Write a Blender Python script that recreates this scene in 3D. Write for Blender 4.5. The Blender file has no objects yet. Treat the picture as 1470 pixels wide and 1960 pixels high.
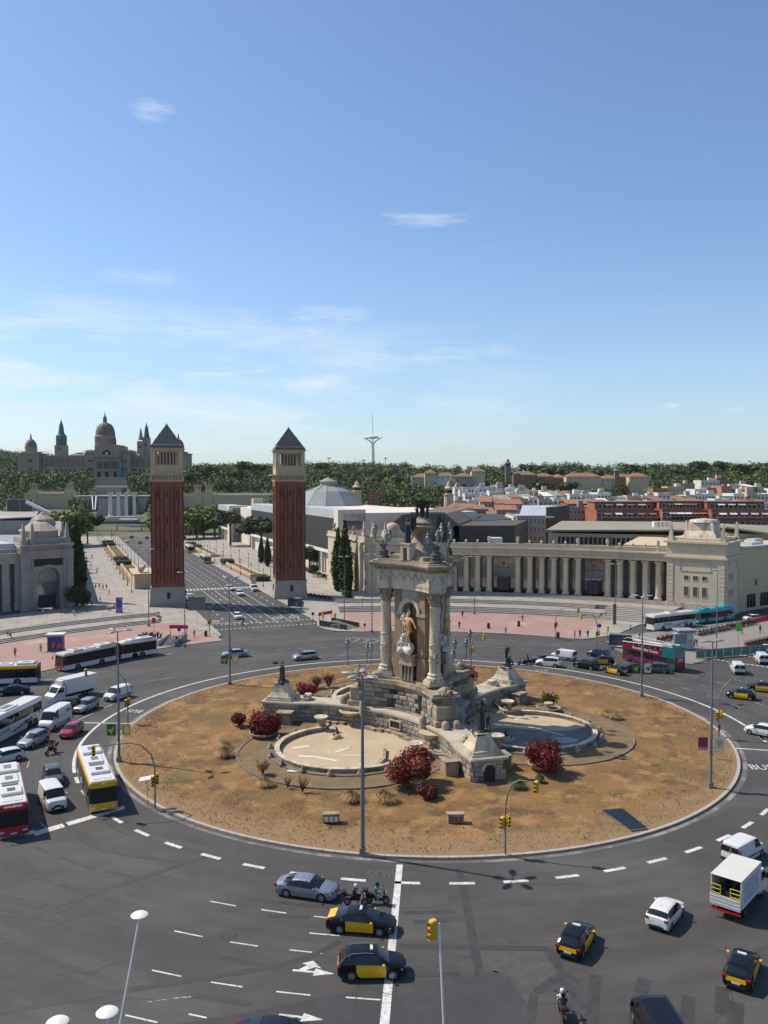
import bpy,bmesh,math,random
import numpy as np
from math import sin,cos,pi,radians,sqrt,atan2,hypot,floor
from mathutils import Vector,Matrix
R=random.Random(7)
HAZE=True
S=bpy.context.scene
COL=S.collection
# == camera, sky, sun, exposure
FPX,CAMH,TILT=1617.0,32.0,math.atan(60/1617.0)
cam=bpy.data.objects.new('camera',bpy.data.cameras.new('camera'))
COL.objects.link(cam);S.camera=cam
cam.location=(0,0,CAMH);cam.rotation_euler=(pi/2-TILT,0,0)
cam.data.sensor_fit='VERTICAL';cam.data.sensor_height=36;cam.data.sensor_width=27
cam.data.lens=FPX/1960*36;cam.data.clip_start=0.5;cam.data.clip_end=12000
SUN_EL=radians(50);SUN_DIR=Vector((-11.8,4.3,0)).normalized()      # horizontal direction towards the sun
world=bpy.data.worlds.new('World');S.world=world;world.use_nodes=True
wn=world.node_tree;wn.nodes.clear()
wo=wn.nodes.new('ShaderNodeOutputWorld');wb=wn.nodes.new('ShaderNodeBackground')
sky=wn.nodes.new('ShaderNodeTexSky');sky.sky_type='NISHITA';sky.sun_disc=False
sky.sun_elevation=SUN_EL;sky.sun_rotation=atan2(SUN_DIR.x,SUN_DIR.y)
sky.altitude=0;sky.air_density=1.0;sky.dust_density=0.6;sky.ozone_density=2.2
wb.inputs['Strength'].default_value=0.10
def wnode(t,**k):
 n=wn.nodes.new(t)
 for a,b in k.items():setattr(n,a,b)
 return n
tc=wnode('ShaderNodeTexCoord');sep=wnode('ShaderNodeSeparateXYZ');wn.links.new(tc.outputs['Generated'],sep.inputs[0])
def wmath(op,a,b=None,c=None):
 n=wnode('ShaderNodeMath',operation=op)
 for i,q in enumerate((a,b,c)):
  if q is None:continue
  if isinstance(q,(int,float)):n.inputs[i].default_value=q
  else:wn.links.new(q,n.inputs[i])
 return n.outputs[0]
zc=wmath('MAXIMUM',sep.outputs['Z'],0.02)
az=wmath('ARCTAN2',sep.outputs['X'],sep.outputs['Y'])
comb=wnode('ShaderNodeCombineXYZ');wn.links.new(wmath('MULTIPLY',az,3.2),comb.inputs[0]);wn.links.new(wmath('MULTIPLY',sep.outputs['Z'],17),comb.inputs[1])
rotn=wnode('ShaderNodeMapping');wn.links.new(comb.outputs[0],rotn.inputs[0]);rotn.inputs['Rotation'].default_value=(0,0,radians(14));rotn.inputs['Location'].default_value=(3.1,0.4,0)
cn=wnode('ShaderNodeTexNoise');cn.inputs['Scale'].default_value=1.5;cn.inputs['Detail'].default_value=9;cn.inputs['Roughness'].default_value=0.62;cn.inputs['Distortion'].default_value=0.5
wn.links.new(rotn.outputs[0],cn.inputs['Vector'])
cn2=wnode('ShaderNodeTexNoise');cn2.inputs['Scale'].default_value=6;cn2.inputs['Detail'].default_value=8;cn2.inputs['Roughness'].default_value=0.7
wn.links.new(rotn.outputs[0],cn2.inputs['Vector'])
def band(z0,wdt):   # soft band in elevation
 d=wmath('ABSOLUTE',wmath('SUBTRACT',sep.outputs['Z'],z0))
 return wmath('MAXIMUM',wmath('SUBTRACT',1.0,wmath('DIVIDE',d,wdt)),0.0)
veilz=wmath('ADD',0.102,wmath('MULTIPLY',az,-0.06))
d_=wmath('ABSOLUTE',wmath('SUBTRACT',sep.outputs['Z'],veilz))
veil=wmath('MAXIMUM',wmath('SUBTRACT',1.0,wmath('DIVIDE',d_,0.085)),0.0)
leftf=wmath('MINIMUM',wmath('MAXIMUM',wmath('SUBTRACT',0.55,wmath('MULTIPLY',az,2.3)),0.0),1.0)
tex=wmath('ADD',wmath('MULTIPLY',cn.outputs[0],0.75),wmath('MULTIPLY',cn2.outputs[0],0.25))
body=wmath('MULTIPLY',wmath('MINIMUM',wmath('MAXIMUM',wmath('MULTIPLY',wmath('SUBTRACT',tex,0.45),6.0),0.0),1.0),wmath('MULTIPLY',wmath('SQRT',veil),leftf))
wisp=wmath('MULTIPLY',wmath('MINIMUM',wmath('MAXIMUM',wmath('MULTIPLY',wmath('SUBTRACT',tex,0.60),6.0),0.0),1.0),wmath('MULTIPLY',band(0.22,0.20),0.55))
amt=wmath('MINIMUM',wmath('ADD',wmath('MULTIPLY',body,0.85),wisp),0.8)
def puff(azd,eld,wa,we,k):
 ea=wmath('DIVIDE',wmath('SUBTRACT',az,radians(azd)),radians(wa));ee=wmath('DIVIDE',wmath('SUBTRACT',sep.outputs['Z'],sin(radians(eld))),radians(we))
 q=wmath('ADD',wmath('MULTIPLY',ea,ea),wmath('MULTIPLY',ee,ee))
 q=wmath('ADD',q,wmath('MULTIPLY',wmath('SUBTRACT',0.5,cn2.outputs[0]),6.0))
 return wmath('MULTIPLY',wmath('MAXIMUM',wmath('SUBTRACT',1.0,q),0.0),k)
for a in ((-15.1,22.6,1.5,0.7,0.22),(2.7,17.0,2.8,0.6,0.2),(-15.8,12.9,3.2,0.6,0.16),(-3.5,11.0,3.4,0.6,0.2),(18.8,4.8,0.8,0.2,0.25),(22.6,4.4,0.7,0.22,0.25),(5.5,8.5,3.8,0.5,0.15)):
 amt=wmath('ADD',amt,puff(*a))
amt=wmath('MINIMUM',amt,0.85)
low=wmath('MULTIPLY',wmath('POWER',wmath('MAXIMUM',wmath('SUBTRACT',1.0,wmath('MULTIPLY',wmath('ABSOLUTE',sep.outputs['Z']),3.2)),0.0),2.0),0.30)
def tint(a,col):
 n=wnode('ShaderNodeMix',data_type='RGBA',blend_type='MULTIPLY');n.inputs[0].default_value=1;wn.links.new(a,n.inputs[6]);n.inputs[7].default_value=col;return n.outputs[2]
def mixc(fac,a,b):
 n=wnode('ShaderNodeMix',data_type='RGBA');wn.links.new(fac,n.inputs[0])
 for q,s in ((a,n.inputs[6]),(b,n.inputs[7])):
  if isinstance(q,tuple):s.default_value=q
  else:wn.links.new(q,s)
 return n.outputs[2]
c1=mixc(low,tint(sky.outputs[0],(1.22,1.34,1.48,1)),(4.6,6.0,7.6,1))
c2=mixc(amt,c1,(8.0,8.8,9.6,1))
wn.links.new(c2,wb.inputs['Color']);wn.links.new(wb.outputs[0],wo.inputs[0])
sl=bpy.data.lights.new('sun','SUN');sl.energy=5.0;sl.angle=radians(0.53);sl.color=(1,0.90,0.75)
sun=bpy.data.objects.new('sun',sl);COL.objects.link(sun)
sun.rotation_euler=Vector((SUN_DIR.x*cos(SUN_EL),SUN_DIR.y*cos(SUN_EL),sin(SUN_EL))).to_track_quat('Z','Y').to_euler()
S.view_settings.view_transform='Standard';S.view_settings.look='None';S.view_settings.gamma=1
S.view_settings.exposure=0.1;S.view_settings.use_curve_mapping=False
S.cycles.max_bounces=5;S.cycles.diffuse_bounces=2;S.cycles.glossy_bounces=2;S.cycles.transmission_bounces=2;S.cycles.volume_bounces=0
S.cycles.caustics_reflective=False;S.cycles.caustics_refractive=False
# == measuring: survey points of the place
def ray(px,py):
 a,b=(px-735)/FPX,(980-py)/FPX
 return Vector((a,cos(TILT)+b*sin(TILT),-sin(TILT)+b*cos(TILT)))
def G(px,py,z=0.0):
 r=ray(px,py);t=(z-CAMH)/r.z
 return Vector((r.x*t,r.y*t,z))
def D(px,py,Y):
 r=ray(px,py);t=Y/r.y
 return Vector((r.x*t,Y,CAMH+r.z*t))
CX,CY=4.9,108.3                     # centre of the square
AX=Vector((cos(radians(111)),sin(radians(111)),0));BX=Vector((AX.y,-AX.x,0))
def UV(u,v,z=0.0):return Vector((CX,CY,z))+AX*u+BX*v
AVROT=atan2(AX.y,AX.x)
def pol(r,deg,z=0.0,c=(CX,CY)):return Vector((c[0]+r*cos(radians(deg)),c[1]+r*sin(radians(deg)),z))
def terr(x,y):
 d=hypot(x*0.55,y)
 t=min(max((d-470)/560,0),1);z=41*t*t*(3-2*t)
 t2=min(max((d-1050)/900,0),1);f=min(max((-x/max(y,1)-0.36)/0.12,0),1)
 z += 50*t2*f
 return z+1.5*sin(x*.021)*sin(y*.017)*min(max((d-520)/200,0),1)
# == materials
MATS={}
def M(name,col,rough=0.8,metal=0.0,var=0.12,scale=2.0,col2=None,bump=0.0,bscale=None,spec=None,coat=0.0,thr=0.5,soft=0.25,trans=0.0,coord='Object',detail=6):
 if name in MATS:return MATS[name]
 m=bpy.data.materials.new(name);m.use_nodes=True;nt=m.node_tree;b=nt.nodes['Principled BSDF']
 c=tuple(col)+(1,) if len(col) == 3 else col
 b.inputs['Roughness'].default_value=rough;b.inputs['Metallic'].default_value=metal
 if spec is not None:b.inputs['Specular IOR Level'].default_value=spec
 if coat:b.inputs['Coat Weight'].default_value=coat;b.inputs['Coat Roughness'].default_value=0.05
 if trans:b.inputs['Transmission Weight'].default_value=trans
 t=nt.nodes.new('ShaderNodeTexCoord');src=t.outputs['Object']
 if coord == 'World':g=nt.nodes.new('ShaderNodeNewGeometry');src=g.outputs['Position']
 n=nt.nodes.new('ShaderNodeTexNoise');n.inputs['Scale'].default_value=scale;n.inputs['Detail'].default_value=detail;n.inputs['Roughness'].default_value=0.6
 nt.links.new(src,n.inputs['Vector'])
 cr=nt.nodes.new('ShaderNodeMapRange');cr.inputs[1].default_value=thr-soft;cr.inputs[2].default_value=thr+soft
 nt.links.new(n.outputs[0],cr.inputs[0])
 mx=nt.nodes.new('ShaderNodeMix');mx.data_type='RGBA'
 if col2 is None:
  mx.inputs[6].default_value=tuple(min(1,q*(1-var)) for q in c[:3])+(1,);mx.inputs[7].default_value=tuple(min(1,q*(1+var)) for q in c[:3])+(1,)
 else:
  mx.inputs[6].default_value=c;mx.inputs[7].default_value=tuple(col2)+(1,)
 nt.links.new(cr.outputs[0],mx.inputs[0]);nt.links.new(mx.outputs[2],b.inputs['Base Color'])
 if bump:
  n2=nt.nodes.new('ShaderNodeTexNoise');n2.inputs['Scale'].default_value=bscale or scale*4;n2.inputs['Detail'].default_value=5
  nt.links.new(src,n2.inputs['Vector']);bp=nt.nodes.new('ShaderNodeBump');bp.inputs['Strength'].default_value=bump;bp.inputs['Distance'].default_value=0.05
  nt.links.new(n2.outputs[0],bp.inputs['Height']);nt.links.new(bp.outputs[0],b.inputs['Normal'])
 m['mix']=mx.name;MATS[name]=m
 return m
def overlay(m,col,scale,thr,soft,amount=1.0,stretch=(1,1,1),coord='World',detail=8,rough=0.65,loc=(0,0,0)):
 """a further layer of colour: stains, wear, dry patches"""
 nt=m.node_tree;b=nt.nodes['Principled BSDF'];l=b.inputs['Base Color'].links[0];prev=l.from_socket
 if coord == 'World':src=nt.nodes.new('ShaderNodeNewGeometry').outputs['Position']
 else:src=nt.nodes.new('ShaderNodeTexCoord').outputs['Object']
 mp=nt.nodes.new('ShaderNodeMapping');mp.inputs['Scale'].default_value=stretch;mp.inputs['Location'].default_value=loc;nt.links.new(src,mp.inputs[0])
 n=nt.nodes.new('ShaderNodeTexNoise');n.inputs['Scale'].default_value=scale;n.inputs['Detail'].default_value=detail;n.inputs['Roughness'].default_value=rough
 nt.links.new(mp.outputs[0],n.inputs['Vector'])
 cr=nt.nodes.new('ShaderNodeMapRange');cr.inputs[1].default_value=thr-soft;cr.inputs[2].default_value=thr+soft;cr.inputs[4].default_value=amount
 nt.links.new(n.outputs[0],cr.inputs[0])
 mx=nt.nodes.new('ShaderNodeMix');mx.data_type='RGBA';nt.links.new(cr.outputs[0],mx.inputs[0]);nt.links.new(prev,mx.inputs[6]);mx.inputs[7].default_value=tuple(col)+(1,)
 nt.links.new(mx.outputs[2],b.inputs['Base Color'])
 return m
def mult(m,col):
 nt=m.node_tree;b=nt.nodes['Principled BSDF'];l=b.inputs['Base Color'].links[0].from_socket;mx=nt.nodes.new('ShaderNodeMix');mx.data_type='RGBA';mx.blend_type='MULTIPLY';mx.inputs[0].default_value=1
 nt.links.new(l,mx.inputs[6]);mx.inputs[7].default_value=tuple(col)+(1,);nt.links.new(mx.outputs[2],b.inputs['Base Color'])
def emis(m,col,s):
 b=m.node_tree.nodes['Principled BSDF'];b.inputs['Emission Color'].default_value=tuple(col)+(1,);b.inputs['Emission Strength'].default_value=s
# == mesh builder
class MB:
 def __init__(s,mat=None):s.v=[];s.f=[];s.m=[];s.mats=[];s.k=0;s.mat(mat) if mat else None
 def mat(s,m):
  if m not in s.mats:s.mats.append(m)
  s.k=s.mats.index(m);return s
 def add(s,vs,fs):
  o=len(s.v);s.v += [tuple(p) for p in vs];s.f += [tuple(o+i for i in f) for f in fs];s.m += [s.k]*len(fs);return s
 def box(s,x0,x1,y0,y1,z0,z1):
  return s.add([(x0,y0,z0),(x1,y0,z0),(x1,y1,z0),(x0,y1,z0),(x0,y0,z1),(x1,y0,z1),(x1,y1,z1),(x0,y1,z1)],
      [(0,3,2,1),(4,5,6,7),(0,1,5,4),(1,2,6,5),(2,3,7,6),(3,0,4,7)])
 def cbox(s,c,sz,rz=0.0,taper=1.0,rx=0.0):
  hx,hy,hz=sz[0]/2,sz[1]/2,sz[2]/2;mt=Matrix.Rotation(rz,3,'Z') @ Matrix.Rotation(rx,3,'X');vs=[]
  for dz,t in ((-hz,1),(hz,taper)):
   for dx,dy in ((-hx,-hy),(hx,-hy),(hx,hy),(-hx,hy)):vs.append(Vector(c)+mt @ Vector((dx*t,dy*t,dz)))
  return s.add(vs,[(0,3,2,1),(4,5,6,7),(0,1,5,4),(1,2,6,5),(2,3,7,6),(3,0,4,7)])
 def bbox(s,x0,x1,y0,y1,z0,z1,b=0.03):
  """box with chamfered edges"""
  vs=[]
  for z,i in ((z0,b),(z0+b,0),(z1-b,0),(z1,b)):
   vs += [(x0+i+b*(i == 0),y0+i,z),(x1-i-b*(i == 0),y0+i,z),(x1-i,y0+i+b*(i == 0),z),(x1-i,y1-i-b*(i == 0),z),
     (x1-i-b*(i == 0),y1-i,z),(x0+i+b*(i == 0),y1-i,z),(x0+i,y1-i-b*(i == 0),z),(x0+i,y0+i+b*(i == 0),z)]
  fs=[tuple(range(7,-1,-1)),tuple(range(24,32))]
  for k in range(3):
   for i in range(8):j=(i+1) % 8;fs.append((k*8+i,k*8+j,k*8+8+j,k*8+8+i))
  return s.add(vs,fs)
 def cyl(s,p0,p1,r0,r1=None,n=10,cap=True):
  r1=r0 if r1 is None else r1;p0=Vector(p0);p1=Vector(p1);d=(p1-p0).normalized()
  a=d.orthogonal().normalized() if abs(d.z)<0.999 else Vector((1,0,0));b=d.cross(a)
  vs=[p0+(a*cos(2*pi*i/n)+b*sin(2*pi*i/n))*r0 for i in range(n)]+[p1+(a*cos(2*pi*i/n)+b*sin(2*pi*i/n))*r1 for i in range(n)]
  fs=[(i,(i+1) % n,n+(i+1) % n,n+i) for i in range(n)]
  if cap:fs += [tuple(range(n-1,-1,-1)),tuple(range(n,2*n))]
  return s.add(vs,fs)
 def tube(s,pts,r,n=7,r1=None):
  pts=[Vector(p) for p in pts];N=len(pts);vs=[];a=None
  for i,p in enumerate(pts):
   d=(pts[min(i+1,N-1)]-pts[max(i-1,0)]).normalized()
   if a is None:a=d.orthogonal().normalized()
   a=(a-d*a.dot(d)).normalized();b=d.cross(a);rr=r if r1 is None else r+(r1-r)*i/(N-1)
   vs += [p+(a*cos(2*pi*k/n)+b*sin(2*pi*k/n))*rr for k in range(n)]
  fs=[(i*n+k,i*n+(k+1) % n,(i+1)*n+(k+1) % n,(i+1)*n+k) for i in range(N-1) for k in range(n)]
  fs += [tuple(range(n-1,-1,-1)),tuple(range((N-1)*n,N*n))]
  return s.add(vs,fs)
 def lathe(s,prof,c=(0,0,0),n=16,a0=0.0,a1=2*pi,sx=1.0,sy=1.0):
  full=abs(a1-a0-2*pi)<1e-6;m=n if full else n+1;vs=[];fs=[]
  for r,z in prof:
   for i in range(m):
    a=a0+(a1-a0)*i/n;vs.append((c[0]+r*cos(a)*sx,c[1]+r*sin(a)*sy,c[2]+z))
  for k in range(len(prof)-1):
   for i in range(n if not full else m):
    j=(i+1) % m
    if not full and i+1 >= m:continue
    fs.append((k*m+i,k*m+j,(k+1)*m+j,(k+1)*m+i))
  if full:
   if prof[0][0]>1e-4:fs.append(tuple(range(m-1,-1,-1)))
   if prof[-1][0]>1e-4:fs.append(tuple(range((len(prof)-1)*m,len(prof)*m)))
  return s.add(vs,fs)
 def prism(s,poly,z0,z1,rot=None):
  n=len(poly);a=sum(poly[i][0]*poly[(i+1) % n][1]-poly[(i+1) % n][0]*poly[i][1] for i in range(n))
  if a<0:poly=list(poly)[::-1]
  vs=[(p[0],p[1],z0) for p in poly]+[(p[0],p[1],z1) for p in poly]
  return s.add(vs,[tuple(range(n-1,-1,-1)),tuple(range(n,2*n))]+[(i,(i+1) % n,n+(i+1) % n,n+i) for i in range(n)])
 def strip(s,outer,inner,z0,z1):
  """closed band solid between two polylines of equal length (x,y)"""
  n=len(outer);vs=[]
  for i in range(n):vs += [(*outer[i][:2],z0),(*outer[i][:2],z1),(*inner[i][:2],z1),(*inner[i][:2],z0)]
  fs=[]
  for i in range(n-1):
   for k in range(4):fs.append((i*4+k,i*4+(k+1) % 4,i*4+4+(k+1) % 4,i*4+4+k))
  fs += [(3,2,1,0),tuple((n-1)*4+k for k in range(4))]
  return s.add(vs,fs)
 def arc(s,c,r0,r1,a0,a1,z0,z1,n=24):
  A=[radians(a0+(a1-a0)*i/n) for i in range(n+1)]
  return s.strip([(c[0]+r1*cos(a),c[1]+r1*sin(a)) for a in A],[(c[0]+r0*cos(a),c[1]+r0*sin(a)) for a in A],z0,z1)
 def blob(s,c,r,seed=0,amp=0.25,n=10,m=7,sz=1.0):
  q=random.Random(seed);ph=[q.uniform(0,6.28) for _ in range(6)];vs=[]
  for j in range(m+1):
   t=pi*j/m
   for i in range(n):
    a=2*pi*i/n;k=1+amp*(sin(2*a+ph[0]+2*t)*.5+sin(3*a+ph[1])*.3*sin(t)+sin(5*t+ph[2]+a)*.3)
    vs.append((c[0]+r*k*sin(t)*cos(a),c[1]+r*k*sin(t)*sin(a),c[2]-r*k*sz*cos(t)))
  return s.add(vs,[(j*n+i,j*n+(i+1) % n,(j+1)*n+(i+1) % n,(j+1)*n+i) for j in range(m) for i in range(n)])
 def mesh(s,name='mesh',smooth=None):
  me=bpy.data.meshes.new(name);me.from_pydata(s.v,[],s.f)
  for m in s.mats:me.materials.append(m)
  if len(s.mats)>1:me.polygons.foreach_set('material_index',s.m)
  if smooth is not None:
   me.polygons.foreach_set('use_smooth',[True]*len(me.polygons));me.set_sharp_from_angle(angle=radians(smooth))
  me.update();return me
 def obj(s,name,parent=None,smooth=None,loc=None,rz=None,fix=True):
  me=s.mesh(name,smooth)
  if fix and len(me.polygons)<60000:
   bm=bmesh.new();bm.from_mesh(me);bmesh.ops.recalc_face_normals(bm,faces=bm.faces);bm.to_mesh(me);bm.free()
   if smooth is not None:me.set_sharp_from_angle(angle=radians(smooth))
  return link(name,me,parent,loc,rz)
def link(name,me,parent=None,loc=None,rz=None,scale=None):
 o=bpy.data.objects.new(name,me);COL.objects.link(o)
 if parent:o.parent=parent
 if loc is not None:o.location=loc
 if rz is not None:o.rotation_euler=(0,0,rz)
 if scale is not None:o.scale=scale
 return o
def tag(o,label,cat=None,group=None,kind=None):
 if label:o['label']=label
 if cat:o['category']=cat
 if group:o['group']=group
 if kind:o['kind']=kind
 return o
def thing(name,label,cat,loc=(0,0,0),rz=0.0,group=None):
 o=bpy.data.objects.new(name,None);COL.objects.link(o);o.location=loc;o.rotation_euler=(0,0,rz);o.empty_display_size=0.3
 return tag(o,label,cat,group)
KIDS={}
def dup(root,loc=None,rz=None,label=None,group=None,scale=None):
 kids={}
 for ch in root.children_recursive:kids.setdefault(ch.parent.name,[]).append(ch)
 def rec(o,par):
  c=o.copy();COL.objects.link(c)
  if par:c.parent=par
  for k in kids.get(o.name,[]):rec(k,c)
  return c
 r=rec(root,None)
 if loc is not None:r.location=loc
 if rz is not None:r.rotation_euler=(0,0,rz)
 if scale is not None:r.scale=(scale,)*3
 if label:r['label']=label
 if group:r['group']=group
 return r
def recolor(root,mp):
 """swap materials on one copy's own slots"""
 for o in [root]+list(root.children_recursive):
  if o.type != 'MESH':continue
  for i,sl_ in enumerate(o.material_slots):
   if sl_.material in mp:nm=mp[sl_.material];sl_.link='OBJECT';sl_.material=nm
def structure(o):o['kind']='structure';return o
FONT={}
def text_mesh(txt,size,mat,depth=0.01,align='CENTER',spacing=1.0):
 key=(txt,size,mat.name,depth,align)
 if key in FONT:return FONT[key]
 cu=bpy.data.curves.new('lettering','FONT');cu.body=txt;cu.size=size;cu.extrude=depth/2;cu.align_x=align;cu.align_y='CENTER';cu.space_character=spacing;cu.resolution_u=3
 o=bpy.data.objects.new('lettering',cu);COL.objects.link(o);dg=bpy.context.evaluated_depsgraph_get()
 me=bpy.data.meshes.new_from_object(o.evaluated_get(dg));me.materials.clear();me.materials.append(mat)
 bpy.data.objects.remove(o);FONT[key]=me
 return me
def lettering(txt,size,mat,parent,mtx,name='lettering',depth=0.012):
 o=link(name,text_mesh(txt,size,mat,depth),parent);o.matrix_local=mtx;return o
# == palette
ASPH=M('asphalt',(0.053,0.0495,0.045),0.85,var=0.18,scale=0.35,bump=0.25,bscale=60,coord='World')
overlay(ASPH,(0.095,0.093,0.090),0.05,0.56,0.10,0.65,stretch=(1,1.6,1));overlay(ASPH,(0.038,0.038,0.040),0.11,0.60,0.06,0.65,loc=(40,9,0))
overlay(ASPH,(0.10,0.098,0.095),9.0,0.64,0.04,0.45);overlay(ASPH,(0.034,0.033,0.033),1.3,0.68,0.05,0.6)
def tracks(m,cols):      # worn wheel paths that follow the traffic round the square
 nt=m.node_tree;b=nt.nodes['Principled BSDF'];g=nt.nodes.new('ShaderNodeNewGeometry').outputs['Position'];sb=nt.nodes.new('ShaderNodeVectorMath');sb.operation='SUBTRACT';nt.links.new(g,sb.inputs[0]);sb.inputs[1].default_value=(CX,CY,0);ln=nt.nodes.new('ShaderNodeVectorMath');ln.operation='LENGTH';nt.links.new(sb.outputs[0],ln.inputs[0]);sp=nt.nodes.new('ShaderNodeSeparateXYZ');nt.links.new(sb.outputs[0],sp.inputs[0]);at=nt.nodes.new('ShaderNodeMath');at.operation='ARCTAN2';nt.links.new(sp.outputs[0],at.inputs[0]);nt.links.new(sp.outputs[1],at.inputs[1]);cb=nt.nodes.new('ShaderNodeCombineXYZ');nt.links.new(ln.outputs['Value'],cb.inputs[0]);nt.links.new(at.outputs[0],cb.inputs[1])
 for c,sx,sy,th,am in cols:
  mp=nt.nodes.new('ShaderNodeMapping');mp.inputs['Scale'].default_value=(sx,sy,1);mp.inputs['Location'].default_value=(sx*40,0,0);nt.links.new(cb.outputs[0],mp.inputs[0]);n=nt.nodes.new('ShaderNodeTexNoise');n.inputs['Scale'].default_value=1;n.inputs['Detail'].default_value=5;nt.links.new(mp.outputs[0],n.inputs['Vector']);mr=nt.nodes.new('ShaderNodeMapRange');mr.inputs[1].default_value=th;mr.inputs[2].default_value=th+.14;mr.inputs[4].default_value=am;nt.links.new(n.outputs[0],mr.inputs[0]);mx=nt.nodes.new('ShaderNodeMix');mx.data_type='RGBA';nt.links.new(mr.outputs[0],mx.inputs[0]);nt.links.new(b.inputs['Base Color'].links[0].from_socket,mx.inputs[6]);mx.inputs[7].default_value=c+(1,);nt.links.new(mx.outputs[2],b.inputs['Base Color'])
tracks(ASPH,[((.042,.041,.040),.55,2.2,.50,.55),((.088,.085,.080),.4,3.0,.54,.5),((.034,.034,.034),2.2,3.5,.60,.5)]);overlay(ASPH,(0.15,0.145,0.14),30.0,0.70,0.04,0.5)
ASPHN=M('asphalt_new',(0.040,0.040,0.042),0.85,var=0.15,scale=0.8,bump=0.2,bscale=60,coord='World');overlay(ASPHN,(0.07,0.069,0.067),0.3,0.6,0.1,0.5)
SEAL=M('asphalt_seal',(0.034,0.033,0.032),0.6,var=0.2,scale=1.5,coord='World');overlay(SEAL,(0.053,0.050,0.046),1.2,0.50,0.12,0.8)
PAINT=M('road_paint',(0.62,0.62,0.60),0.7,var=0.10,scale=3,coord='World');overlay(PAINT,(0.16,0.16,0.155),4.0,0.575,0.05,0.8);overlay(PAINT,(0.35,0.34,0.33),0.8,0.52,0.1,0.6)
PAINTW=M('road_paint_worn',(0.42,0.42,0.40),0.7,var=0.2,scale=3,coord='World');overlay(PAINTW,(0.08,0.08,0.08),4.0,0.50,0.06,0.9)
PAINTY=M('road_paint_yellow',(0.50,0.42,0.16),0.7,var=0.2,scale=3,coord='World')
KERB=M('kerb_stone',(0.36,0.325,0.28),0.85,var=0.18,scale=1.2,bump=0.3,bscale=20,coord='World')
PINK=M('pink_tiles',(0.33,0.205,0.175),0.85,var=0.10,scale=0.3,coord='World');overlay(PINK,(0.30,0.19,0.17),0.16,0.55,0.06,0.7);overlay(PINK,(0.46,0.36,0.31),0.09,0.60,0.05,0.6,loc=(9,4,0))
PAVE=M('paving_slabs',(0.335,0.305,0.265),0.85,var=0.10,scale=0.2,coord='World');overlay(PAVE,(0.21,0.20,0.185),0.22,0.56,0.08,0.7)
PAVE2=M('paving_slab_dark',(0.22,0.20,0.18),0.85,var=0.12,scale=0.4,coord='World')
STEP=M('step_stone',(0.31,0.285,0.25),0.85,var=0.15,scale=0.5,coord='World');overlay(STEP,(0.22,0.21,0.2),0.7,0.58,0.08,0.6)
GROUND=M('dry_ground',(0.16,0.13,0.085),0.95,var=0.2,scale=0.05,col2=(0.07,0.09,0.035),thr=0.45,soft=0.2,coord='World')
GRASS=M('dry_grass',(0.27,0.158,0.060),0.95,var=0.2,scale=0.20,col2=(0.185,0.112,0.046),thr=0.5,soft=0.10,bump=1.0,bscale=5,coord='World')
overlay(GRASS,(0.10,0.055,0.028),0.24,0.545,0.035,0.85);overlay(GRASS,(0.37,0.24,0.105),0.34,0.565,0.04,0.75,loc=(5,3,0));overlay(GRASS,(0.135,0.10,0.038),0.11,0.56,0.05,0.65,loc=(70,3,0));overlay(GRASS,(0.11,0.14,0.032),0.12,0.64,0.03,0.85,loc=(22,8,3))
overlay(GRASS,(0.40,0.26,0.11),2.6,0.62,0.05,0.5);overlay(GRASS,(0.11,0.06,0.028),3.4,0.60,0.05,0.6,loc=(3,3,3));overlay(GRASS,(0.38,0.245,0.11),11,0.60,0.06,0.4);overlay(GRASS,(0.12,0.07,0.032),15,0.59,0.05,0.5,loc=(1,2,3))
def trodden(m,col):      # bare trodden earth along the near kerb
 nt=m.node_tree;b=nt.nodes['Principled BSDF'];prev=b.inputs['Base Color'].links[0].from_socket;g=nt.nodes.new('ShaderNodeNewGeometry').outputs['Position']
 def vm(op,a,v=None):
  n=nt.nodes.new('ShaderNodeVectorMath');n.operation=op;nt.links.new(a,n.inputs[0])
  if v:n.inputs[1].default_value=v
  return n
 def mt(op,a,b_):
  n=nt.nodes.new('ShaderNodeMath');n.operation=op
  for i,q in enumerate((a,b_)):
   if isinstance(q,(int,float)):n.inputs[i].default_value=q
   else:nt.links.new(q,n.inputs[i])
  return n.outputs[0]
 L=vm('LENGTH',vm('SUBTRACT',g,(CX,CY,0)).outputs[0]).outputs['Value'];ns=nt.nodes.new('ShaderNodeTexNoise');ns.inputs['Scale'].default_value=.3;ns.inputs['Detail'].default_value=9;ns.inputs['Roughness'].default_value=.68;nt.links.new(g,ns.inputs['Vector']);sp=nt.nodes.new('ShaderNodeSeparateXYZ');nt.links.new(g,sp.inputs[0])
 v=mt('ADD',mt('ADD',L,mt('MULTIPLY',ns.outputs[0],13)),mt('MULTIPLY',sp.outputs['Y'],-.10));mr=nt.nodes.new('ShaderNodeMapRange');mr.inputs[1].default_value=31.5;mr.inputs[2].default_value=35;mr.inputs[4].default_value=.85;nt.links.new(v,mr.inputs[0])
 mx=nt.nodes.new('ShaderNodeMix');mx.data_type='RGBA';nt.links.new(mr.outputs[0],mx.inputs[0]);nt.links.new(prev,mx.inputs[6]);mx.inputs[7].default_value=col+(1,);nt.links.new(mx.outputs[2],b.inputs['Base Color'])
trodden(GRASS,(0.265,0.19,0.12));overlay(GRASS,(0.22,0.14,0.08),6,0.60,0.06,0.45,loc=(7,7,0))
DIRT=M('bare_soil',(0.20,0.135,0.07),0.95,var=0.2,scale=0.6,bump=0.6,bscale=9,coord='World');overlay(DIRT,(0.13,0.10,0.06),0.7,0.55,0.08,0.8);overlay(DIRT,(0.13,0.14,0.045),0.3,0.63,0.05,0.7,loc=(3,9,0))
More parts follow.
